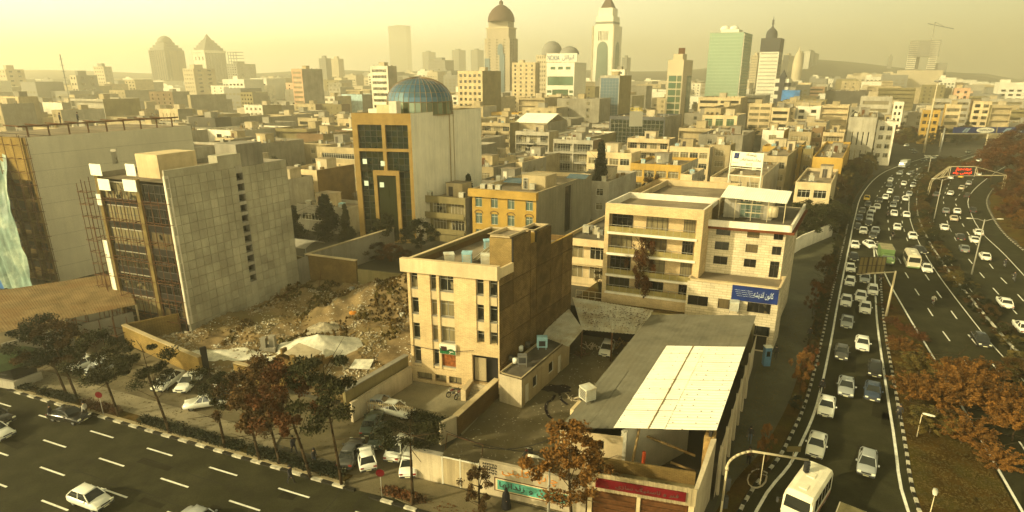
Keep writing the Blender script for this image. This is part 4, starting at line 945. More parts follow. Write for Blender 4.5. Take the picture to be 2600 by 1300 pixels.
m_ = MB(); m_.tube((9.35, 35.95, .5), (9.4, 36.1, 4.4), .13, 8); m_.build('prop', M('red_prop', (.45, .07, .02), .6, .2, 1), r, 'orange red steel prop')
# low shopfront box
S0, S1 = Vector((5.15, 34.0)), Vector((12.0, 32.2)); ds = (S1 - S0).normalized(); LS = (S1 - S0).length; dn = Vector((-ds.y, ds.x))
def so(x, k): return S0 + ds * x + dn * k
m_ = MB(); m_.prism([tuple(p) for p in (so(0, 2.1), so(LS, 2.1), so(LS, 5.2), so(0, 4.2))], 0, .35); m_.build('floor', MATS['yard'], r)
m_ = MB(); m_.obox((*so(0, .3), 3.05), (ds.x * LS, ds.y * LS, 0), (dn.x * 1.8, dn.y * 1.8, 0), (0, 0, .12)); m_.build('shop_ceiling', MATS['olive'], r)
m_ = MB(); m_.obox((*so(0, 1.9), 3.2), (ds.x * LS, ds.y * LS, 0), (dn.x * .2, dn.y * .2, 0), (0, 0, .95)); m_.build('shop_parapet', MATS['mud_wall'], r)
for k in range(46):
    m_ = MB(); x = LS * k / 46; m_.obox((*so(x, -.05 - .03 * (k % 2)), 3.0), (ds.x * LS / 46 * .96, ds.y * LS / 46 * .96, 0), (dn.x * .08, dn.y * .08, 0), (0, 0, 1.35)); m_.build('fascia_slat', MATS['beige'], r)
for (x, w_) in ((.05, .3), (LS * .47, .25), (LS - .4, .35)):
    m_ = MB(); m_.obox((*so(x, 0), 0), (ds.x * w_, ds.y * w_, 0), (dn.x * .3, dn.y * .3, 0), (0, 0, 3.0)); m_.build('pillar', MATS['cream'], r)
for (x0, x1) in ((.4, LS * .47 - .05), (LS * .47 + .3, LS - .45)):
    n = 14
    for k in range(n): m_ = MB(); m_.obox((*so(x0, .12 + .03 * (k % 2)), .1 + 2.85 * k / n), (ds.x * (x1 - x0), ds.y * (x1 - x0), 0), (dn.x * .03, dn.y * .03, 0), (0, 0, 2.85 / n * .9)); m_.build('shutter_slat', M('shutter', (.13, .055, .02), .7, .3, 2), r)
m_ = MB(); wq = so(LS, .2); w2 = Vector((14.6, 36.5)); m_.face([(wq.x, wq.y, 0), (w2.x, w2.y, 0), (w2.x, w2.y, 5.2), (wq.x, wq.y, 3.6)]); m_.face([(wq.x - .3, wq.y, 3.6), (w2.x - .4, w2.y, 5.2), (w2.x - .4, w2.y, 0), (wq.x - .3, wq.y, 0)]); m_.face([(wq.x, wq.y, 3.6), (w2.x, w2.y, 5.2), (w2.x - .4, w2.y, 5.2), (wq.x - .3, wq.y, 3.6)]); m_.build('raked_side_wall', MATS['plaster'], r)
for k in range(7):
    m_ = MB(); p = FR + dR * (1 + k * 2.6) + Vector((dR.y, -dR.x)) * .45; m_.tube((p.x, p.y, 0), (p.x - .1, p.y, 4.2 + .1 * k), .12, 5); m_.build('side_post', MATS['plaster'], r)
SHOP = (S0, ds, dn, LS)
m_ = MB(); p = lerp(FL, BL, .12); m_.obox((p[0] - .4, p[1], 4.2), (1.6 * .5, 1.6 * .85, 0), (.25, -.12, 0), (0, 0, .5)); m_.build('roof_curb', MATS['cream'], r)
pc = lerp(FL, BL, .17); cooler_at((pc[0] + .5, pc[1]), 4.75, .5, 'x', 'cream cooler at the left edge of the warehouse roof')
# --- balcony building with set-back stone wing
x, _, hw_ = PY(1538, 515, 68.6); A = Vector((x, 68.6)); wu = along(A, U0, 1789, 15.6); hb = 15.6; wv = 20.
r = root('apartment_building', (A.x, A.y, 0), 'cream five-storey apartment building with long balconies and set-back stone wing', 'apartment building')
BB = (A, wu, hb)
FOOT.append((tuple(A + U0 * wu / 2 + V0 * 9), 15, hb)); B = A + U0 * wu
lv = [4.5, 6.75, 9.45, 12.05]; opn = [(.5, wu - .7, lv[k] + .12, (lv + [14.6])[k + 1] - .22) for k in range(4)]
m_ = MB(); pt = wallgrid(m_, A, U0, wu, 0, hb, opn, 1.5)
for q in opn: m_.face([pt(q[0], q[2], 1.5), pt(q[1], q[2], 1.5), pt(q[1], q[3], 1.5), pt(q[0], q[3], 1.5)])
wallgrid(m_, B, V0, 4.0, 0, hb, []); wallgrid(m_, A + V0 * wv, -V0, wv, 0, hb, []); wallgrid(m_, B + V0 * wv, -U0, wu, 0, hb, []); m_.build('wall', MATS['brick_front'], r)
for k in range(4):
    for (xa, xb, cu) in ((.6, 3.1, 1), (4.7, 7.2, 0), (9.0, 11.3, 0)):
        if xb > wu - .8: xb = wu - .9
        window(r, A, U0, xa, lv[k] + .15, xb - xa, 1.95, 1.47, 'frame_dark', 'glass_curtain' if (cu + k) % 2 else 'glass_dark', True, nx=4)
    s = A + U0 * .4 - V0 * .12; m_ = MB(); m_.obox((s.x, s.y, lv[k] - .13), (U0.x * (wu - .9), U0.y * (wu - .9), 0), (V0.x * .35, V0.y * .35, 0), (0, 0, .26)); m_.build('balcony_slab', MATS['white'], r)
    m_ = MB(); s = A + U0 * .5 + V0 * .05; m_.obox((s.x, s.y, lv[k] + .16), (U0.x * (wu - 1.2), U0.y * (wu - 1.2), 0), (V0.x * .05, V0.y * .05, 0), (0, 0, .62)); m_.build('balcony_parapet', M('smoked_screen', (.30, .24, .09), .4, .2, 1), r)
    m_ = MB(); m_.tube((s.x, s.y, lv[k] + .98), (s.x + U0.x * (wu - 1.2), s.y + U0.y * (wu - 1.2), lv[k] + .98), .03, 4)
    for i in range(13): q = s + U0 * ((wu - 1.2) * i / 12); m_.tube((q.x, q.y, lv[k] + .1), (q.x, q.y, lv[k] + .98), .018, 4)
    m_.build('railing', MATS['frame_grey'], r)
flat_roof(r, A, U0, V0, wu, 8, hb, .75, 'white', 'roof'); flat_roof(r, A + U0 * 1.2 + V0 * 8.3, U0, V0, wu - 1.2, 11.5, hb - .1, .75, 'cream', 'roof')
# set-back wing
C0 = B + V0 * 3.2; wu2 = along(C0, U0, 1999, 13.8); h2 = 13.9
zr_ = [9.85, 12.35]; opw = []
mw = [(.10, .29), (.51, .67), (.85, .97)]
for k in range(3):
    for i, (a, b) in enumerate(mw):
        z = 8.55 + k * 1.78; opw.append((a * wu2, b * wu2, z if not (k == 0 and i == 2) else 7.6, z + 1.0))
m_ = MB(); wallgrid(m_, C0, U0, wu2, 0, h2 - .6, opw, .15); D0 = C0 + U0 * wu2; wallgrid(m_, D0, V0, 14, 0, h2 - .6, []); wallgrid(m_, D0 + V0 * 14, -U0, wu2, 0, h2 - .6, []); m_.build('wing_wall', MATS['stone_front'], r)
for q in opw: window(r, C0, U0, q[0], q[2], q[1] - q[0], q[3] - q[2], .12, 'frame_dark', 'glass_dark', True, nx=2)
m_ = MB(); s = C0 - V0 * .7; m_.obox((s.x, s.y, h2 - .95), (U0.x * (wu2 + .9), U0.y * (wu2 + .9), 0), (V0.x * 14, V0.y * 14, 0), (0, 0, .3)); m_.build('eaves', M('eaves_red', (.16, .05, .02), .8, .3, 1), r)
m_ = MB(); m_.obox((s.x, s.y, h2 - .648), (U0.x * (wu2 + .6), U0.y * (wu2 + .6), 0), (V0.x * .25, V0.y * .25, 0), (0, 0, .75)); q = s + U0 * (wu2 + .35); m_.obox((q.x, q.y, h2 - .648), (V0.x * 14, V0.y * 14, 0), (U0.x * .25, U0.y * .25, 0), (0, 0, .75)); m_.build('parapet', MATS['white'], r)
m_ = MB(); s3 = C0 + V0 * 2.4 + U0 * .3; m_.face([(*C0, h2 - .64), (*D0, h2 - .64), (*(D0 + V0 * 14), h2 - .64), (*(C0 + V0 * 14), h2 - .64)]); m_.build('roof', MATS['roof_dark'], r)
# rooftop shelter
m_ = MB(); a = C0 + V0 * 3.5 + U0 * .2; c4 = [(*(a), h2 + 2.0), (*(a + U0 * (wu2 - .9)), h2 + 1.7), (*(a + U0 * (wu2 - .9) + V0 * 4.2), h2 + 2.5), (*(a + V0 * 4.2), h2 + 2.8)]
sheets(r, c4, 6, 1, 'white_sheet', .05, .22, seed=12)
m_ = MB(); s = a + V0 * 1.2 + U0 * .3; m_.obox((s.x, s.y, h2 - .6), (U0.x * 1.8, U0.y * 1.8, 0), (V0.x * 2, V0.y * 2, 0), (0, 0, 2.2)); s += U0 * 4.3; m_.obox((s.x, s.y, h2 - .6), (U0.x * 1.2, U0.y * 1.2, 0), (V0.x * 2, V0.y * 2, 0), (0, 0, 2.2)); m_.build('roof_room', MATS['palegrey'], r)
window(r, a + V0 * 1.2, U0, 2.15, h2 - .5, 2.4, 2.0, .1, 'frame_grey', 'glass_teal', True, nx=4, nz=2)
m_ = MB()
for i in range(5): q = a + U0 * ((wu2 - 1) * i / 4) - V0 * 0; m_.tube((q.x, q.y, h2 - .6), (q.x, q.y, h2 + 1.9), .05, 5)
m_.tube((*(a + U0 * 2), h2 + 1.4), (*(a + U0 * 5), h2 + 1.4), .06, 5); m_.tube((*(a + U0 * 3), h2 + .4), (*(a + U0 * 5), h2 + .4), .06, 5); m_.build('pipe_frame', MATS['pole'], r)
m_ = MB(); q = a + U0 * (wu2 - 2.4) + V0 * 1.0; m_.lathe([(0, 0), (.55, 0), (.6, .1), (.6, 1.1), (.5, 1.25), (0, 1.3)], (q.x, q.y, h2 - .1), 16); solo(m_, 'water_tank', MATS['tank'], 'cream round water tank under the rooftop shelter of the stone wing', 'water tank', (q.x, q.y, h2 - .1))
# lower front block
LB = PY(1981, 739, 60.6); hL = LB[2]; D1 = Vector((LB[0], 60.6)); wu3 = (1981 - 1759) / FPX * 66; C1 = D1 - U0 * wu3; 
opl = [(.02 * wu3, .25 * wu3, hL - 2.9, hL - 1.7), (.36 * wu3, .60 * wu3, hL - 2.9, hL - 1.7), (.36 * wu3, .60 * wu3, hL - 5.4, hL - 4.2), (.62 * wu3, .66 * wu3, hL - 2.9, hL - 1.7), (.68 * wu3, .93 * wu3, hL - 2.9, hL - 1.7), (.66 * wu3, .95 * wu3, hL - 5.6, hL - 4.4), (.73 * wu3, .93 * wu3, .1, 1.9)]
opl = [q for i, q in enumerate(opl) if i != 3]
m_ = MB(); wallgrid(m_, C1, U0, wu3, -.1, hL, opl, .2); wallgrid(m_, D1, V0, 5, -.1, hL, []); m_.build('lower_wall', MATS['stone_front'], r)
for q in opl[:-1]: window(r, C1, U0, q[0], q[2], q[1] - q[0], q[3] - q[2], .15, 'frame_dark', 'glass_dark', True, nx=2)
q = opl[-1]; m_ = MB(); s = C1 + U0 * q[0] + V0 * .18; m_.obox((s.x, s.y, 0), (U0.x * (q[1] - q[0]), U0.y * (q[1] - q[0]), 0), (V0.x * .1, V0.y * .1, 0), (0, 0, 1.9)); m_.build('door', MATS['dark'], r)
flat_roof(r, C1, U0, V0, wu3, 4.6, hL + .35, .38, 'cream', 'roof')
LOWB = (C1, wu3, hL)
cooler_at(C1 + U0 * (wu3 * .55) - V0 * .55, hL - 2.9, -.36, 'x', 'small white air conditioner hung under a window of the stone wing')
# garden terrace with fence
gl_, gr_ = V2(g('G', 465, 1010, 3.2)), V2(g('G', 1240, 1110, 3.2)); dg = (gr_ - gl_).normalized()
r = root('garden_terrace', (gl_.x, gl_.y, 0), 'raised garden terrace with railing before the balcony building', 'terrace')
gb = gl_ + V0 * 5; m_ = MB(); pg = [tuple(p) for p in (gl_, gr_, C1 + V0 * 1.0, B - V0 * .3, A - V0 * .2, gl_ + V0 * 7.)]; m_.prism(pg, 0, 3.1); m_.build('retaining_wall', MATS['mud_wall'], r)
m_ = MB(); m_.face([(x_, y_, 3.105) for (x_, y_) in pg]); m_.build('garden_soil', MATS['verge'], r)
m_ = MB(); n = 16
for i in range(n + 1): p = gl_.lerp(gr_, i / n); m_.tube((p.x, p.y, 3.1), (p.x, p.y, 4.1), .03, 4)
for z in (3.35, 4.1): m_.tube((*gl_, z), (*gr_, z), .035, 4); m_.tube((*gr_, z), (*(C1 + V0 * 1), z + .3), .035, 4)
m_.build('railing', MATS['pole'], r)
# low house with white balcony left of the balcony building
p = PY(1425, 602, 84); h_ = p[2]
A2 = Vector((p[0], 84)); block('house', 'two-storey house with white balcony planters left of the balcony building', A2, 10.6, 20, h_, wall='cream', side='grey', front='l1', par=.5, near=True, cl=2, seed=5, rm='roof_dark', short='house left of the balcony building', fh=3.0)
# --- golden-framed glass tower block with the dome
x, _, hD = PY(891, 286, 108); A3_ = Vector((x, 108.)); hD = 23.6
Ud = Vector((.985, -.17)); wud = along(A3_, Ud, 1042, hD); wvd = along(A3_ + Ud * wud, V0, 1221, hD)
r = root('domed_building', (A3_.x, A3_.y, 0), 'eight-storey office block with gold frame, black glass and glass dome', 'office building')
FOOT.append((tuple(A3_ + Ud * wud / 2 + V0 * wvd / 2), 16, hD)); B3_ = A3_ + Ud * wud
gold = M('gold_frame', (.33, .215, .07), .7, .18, .5, streak=.15); nd = Vector((-Ud.y, Ud.x))
m_ = MB(); wallgrid(m_, B3_, V0, wvd, 0, hD, []); wallgrid(m_, B3_ + V0 * wvd, -Ud, wud, 0, hD, []); wallgrid(m_, A3_ + V0 * wvd, -V0, wvd, 0, hD, []); m_.build('flank_wall', M('flank_white', (.74, .68, .52), .9, .12, .2, streak=.35), r)
for (k, w_) in ((.5, .25), (.56, .12)):
    m_ = MB(); s = B3_ + V0 * (wvd * k); m_.obox((s.x, s.y, 0), (V0.x * w_, V0.y * w_, 0), (V0.y * .12, -V0.x * .12, 0), (0, 0, hD - .1)); m_.build('drain_pipe', MATS['beige'], r)
oo = [(.09, .50, 17.4, 21.6), (.56, .94, 17.4, 21.6), (.09, .50, 13.3, 16.9), (.56, .94, 13.3, 16.9), (.09, .94, .6, 13.3)]
oo = [(a * wud, b * wud, c, d_) for a, b, c, d_ in oo]
m_ = MB(); pt = wallgrid(m_, A3_, Ud, wud, 0, hD, oo, .5); m_.build('front_frame', gold, r)
for (a, b, c, d_) in oo:
    nx = 4 if b - a < wud * .5 else 8; nz = max(3, round((d_ - c) / 1.15)) // 1
    fm = MB()
    for i in range(nx):
        for j in range(nz):
            m_ = MB(); x0, x1 = a + (b - a) * i / nx + .03, a + (b - a) * (i + 1) / nx - .03; z0, z1 = c + (d_ - c) * j / nz + .03, c + (d_ - c) * (j + 1) / nz - .03
            m_.face([pt(x0, z0, .42), pt(x1, z0, .42), pt(x1, z1, .42), pt(x0, z1, .42)]); m_.build('glass_pane', MATS['glass_black'], r)
    for i in range(nx + 1): q = pt(a + (b - a) * i / nx - .03, c, .36); fm.obox(q, (Ud.x * .06, Ud.y * .06, 0), (nd.x * .1, nd.y * .1, 0), (0, 0, d_ - c))
    for j in range(nz + 1): q = pt(a, c + (d_ - c) * j / nz - .03, .38); fm.obox(q, (Ud.x * (b - a), Ud.y * (b - a), 0), (nd.x * .08, nd.y * .08, 0), (0, 0, .06))
    fm.build('mullions', MATS['frame_dark'], r)
# inner gold arch
m_ = MB(); q = lambda x_, z_: pt(x_ * wud, z_, .02)
for (xa, xb, za, zb) in ((.31, .37, 0, 12.6), (.70, .76, 0, 12.6), (.31, .76, 12.6, 13.5)):
    s = pt(xa * wud, za, -.12 if za < 1 else -.16); m_.obox(s, (Ud.x * (xb - xa) * wud, Ud.y * (xb - xa) * wud, 0), (nd.x * .4, nd.y * .4, 0), (0, 0, zb - za))
m_.build('inner_arch', gold, r)
m_ = MB(); s = pt(.385 * wud, .3, .1); m_.obox(s, (Ud.x * .315 * wud, Ud.y * .315 * wud, 0), (nd.x * .2, nd.y * .2, 0), (0, 0, 12.1)); m_.build('inner_glass', MATS['glass_black'], r)
for (xx, zz) in ((.14, 14.6), (.45, 14.3), (.14, 10.6), (.41, 10.4)):
    m_ = MB(); s = pt(xx * wud, zz, .0); m_.obox((s[0], s[1], s[2]), (Ud.x * .8, Ud.y * .8, 0), (nd.x * .04, nd.y * .04, -.0), (0, 0, .9)); m_.build('open_sash', M('sash_light', (.62, .72, .62), .3, .1, 1), r)
flat_roof(r, A3_, Ud, V0, wud, wvd, hD + .02, .9, 'beige', 'roof')
m_ = MB(); s = A3_ + Ud * 1.5 + V0 * 4
for (a, b, w_, d_, hh, mm_) in ((1., 3, 1.6, 1.6, 1.2, 'white'), (3.4, 2, 2.6, 2.0, 1.9, 'cream'), (6.0, 1.6, 1.4, 1.2, 2.6, 'white')):
    s = A3_ + Ud * a + V0 * b; m_ = MB(); m_.prism([tuple(p) for p in (s, s + Ud * w_, s + Ud * w_ + V0 * d_, s + V0 * d_)], hD - .9, hD + hh - .6); m_.build('roof_plant', MATS[mm_], r)
cx, cy = PY(1067, 285, 117.)[:2]; Rd = 81 / FPX * 117 * 1.0
NR = 36; cz = hD - .6; mer = 9; side_h = 2.3
def dp(i, j):      # dome point
    a = 2 * math.pi * i / NR
    if j == 0: rr_, z_ = Rd, cz
    elif j == 1: rr_, z_ = Rd * .985, cz + side_h
    else: t = (j - 1) / (mer - 1) * math.pi / 2; rr_, z_ = Rd * .985 * math.cos(t), cz + side_h + Rd * .70 * math.sin(t)
    return (cx + rr_ * math.cos(a), cy + rr_ * math.sin(a), z_)
dm = root('dome', (0, 0, 0)); dm.location = (0, 0, 0); dm.parent = r; dm.location = (-A3_.x, -A3_.y, 0)
gd = glass('glass_dome', (.05, .12, .18), (.09, .18, .23), .5, .16, .3); gd2 = glass('glass_dome_low', (.16, .20, .13), (.10, .12, .06), .5, .2, .3)
vis = 0
for i in range(NR):
    for j in range(mer):
        a, b, c, e = dp(i, j), dp(i + 1, j), dp(i + 1, j + 1), dp(i, j + 1)
        m_ = MB(); m_.face([a, b, c, e] if j < mer - 1 else [a, b, c]); 
        if vis < 296 and dp(i + .5, j)[1] < cy + Rd * .75: m_.build('glass_pane', gd if j else gd2, dm); vis += 1
        else: 
            if 'dm_rest' not in globals(): dm_rest = MB()
            dm_rest.face([a, b, c, e] if j < mer - 1 else [a, b, c])
dm_rest.build('dome_glazing', gd, dm, kind='stuff')
m_ = MB()
for i in range(NR):
    pts = [dp(i, j) for j in range(mer + 1)]; m_.path(pts, .055, 4)
for j in (0, 1, 3, 5, 7): m_.path([dp(i, j) for i in range(NR + 1)], .07 if j < 2 else .04, 4)
m_.build('dome_rib', MATS['dome_rib'], dm)
# --- ochre villa-like building right of it
x, _, hG = PY(1198, 475, 106); A4 = Vector((x, 106.)); hG = 10.4; wug = along(A4, U0, 1362, hG)
wvg = along(A4 + U0 * wug, V0, 1503, hG)
r = root('house', (A4.x, A4.y, 0), 'ochre three-storey house with arched white windows behind the centre building', 'house')
FOOT.append((tuple(A4 + U0 * wug / 2 + V0 * wvg / 2), 13, hG)); B4 = A4 + U0 * wug
ops = []
for k in range(3):
    for xx in (.05, .30, .56, .84): ops.append((xx * wug, xx * wug + 1.35, .9 + 3.1 * k, 2.9 + 3.1 * k))
ops = [q for q in ops if q[1] < wug - .2]
m_ = MB(); wallgrid(m_, A4, U0, wug, 0, hG - 1.3, ops, .22); m_.build('front_wall', M('ochre_wall', (.45, .285, .065), .9, .15, .4, streak=.1), r)
for q in ops: window(r, A4, U0, q[0], q[2], q[1] - q[0], q[3] - q[2], .17, 'frame_white', 'glass_teal', True, nx=2)
for q in ops:
    if q[2] < 6.5 and q[2] > 3: 
        m_ = MB(); cxx = (q[0] + q[1]) / 2
        for i in range(8):
            a, b = math.pi * i / 8, math.pi * (i + 1) / 8; s = A4 + U0 * (cxx + .8 * math.cos(a)) - V0 * .06; e = A4 + U0 * (cxx + .8 * math.cos(b)) - V0 * .06
            m_.tube((s.x, s.y, q[3] + .0 + .55 * math.sin(a)), (e.x, e.y, q[3] + .55 * math.sin(b)), .07, 4)
        m_.build('arch_trim', MATS['brown'], r)
m_ = MB(); wallgrid(m_, B4, V0, wvg, 0, hG, [(wvg * .48, wvg * .62, .5, hG - .6)], .5); wallgrid(m_, B4 + V0 * wvg, -U0, wug, 0, hG, []); m_.build('flank_wall', M('flank_grey', (.31, .275, .19), .9, .2, .2, streak=.5), r)
m_ = MB(); s = B4 + V0 * (wvg * .48) + Vector((-V0.y, V0.x)) * .45; m_.obox((s.x, s.y, .5), (V0.x * wvg * .14, V0.y * wvg * .14, 0), (-V0.y * .1, V0.x * .1, 0), (0, 0, hG - 1.1)); m_.build('stair_glazing', MATS['glass_dark'], r)
m_ = MB(); s = A4 - U0 * .5 - V0 * .5; m_.obox((s.x, s.y, hG - 1.35), (U0.x * (wug + .7), U0.y * (wug + .7), 0), (V0.x * .9, V0.y * .9, 0), (0, 0, 1.37)); m_.build('cornice', M('cornice_ochre', (.46, .29, .07), .9, .2, .4), r)
flat_roof(r, A4, U0, V0, wug, wvg, hG + .05, .8, 'cream', 'roof')
f4 = frame_uv(A4, U0, V0); m_ = MB(); m_.prism([f4(wug * .5, 6.5), f4(wug * .5 + 4.6, 6.5), f4(wug * .5 + 4.6, 11), f4(wug * .5, 11)], hG - .75, hG + 1.9); rm_ = m_.build('roof_room', MATS['beige'], r)
window(r, f4(wug * .5, 6.5), U0, .3, hG - .7, .9, 2.1, -.06, 'frame_white', 'glass_dark', True, nx=3)
for (a, b, c_) in ((.12, 3, 3.6), (.8, 12, 4)):
    m_ = MB(); s = Vector(f4(a * wug, b + 5)); quadbox(m_, [(s.x, s.y, hG + .1), (s.x + U0.x * c_, s.y + U0.y * c_, hG + .1), (s.x + U0.x * c_ + V0.x * 2, s.y + U0.y * c_ + V0.y * 2, hG + .7), (s.x + V0.x * 2, s.y + V0.y * 2, hG + .7)], .06); m_.build('skylight', MATS['glass_blue'], r)
for k in range(4): p = f4(1.2 + k * 1.5 + (3.2 if k == 3 else 0), 1.8 + (3.6 if k == 3 else 0)); cooler_at(p, hG - .7, -.36, 'x', ('leftmost', 'second', 'third', 'rightmost, tallest')[k] + ' cooler of four along the front of the ochre house roof')
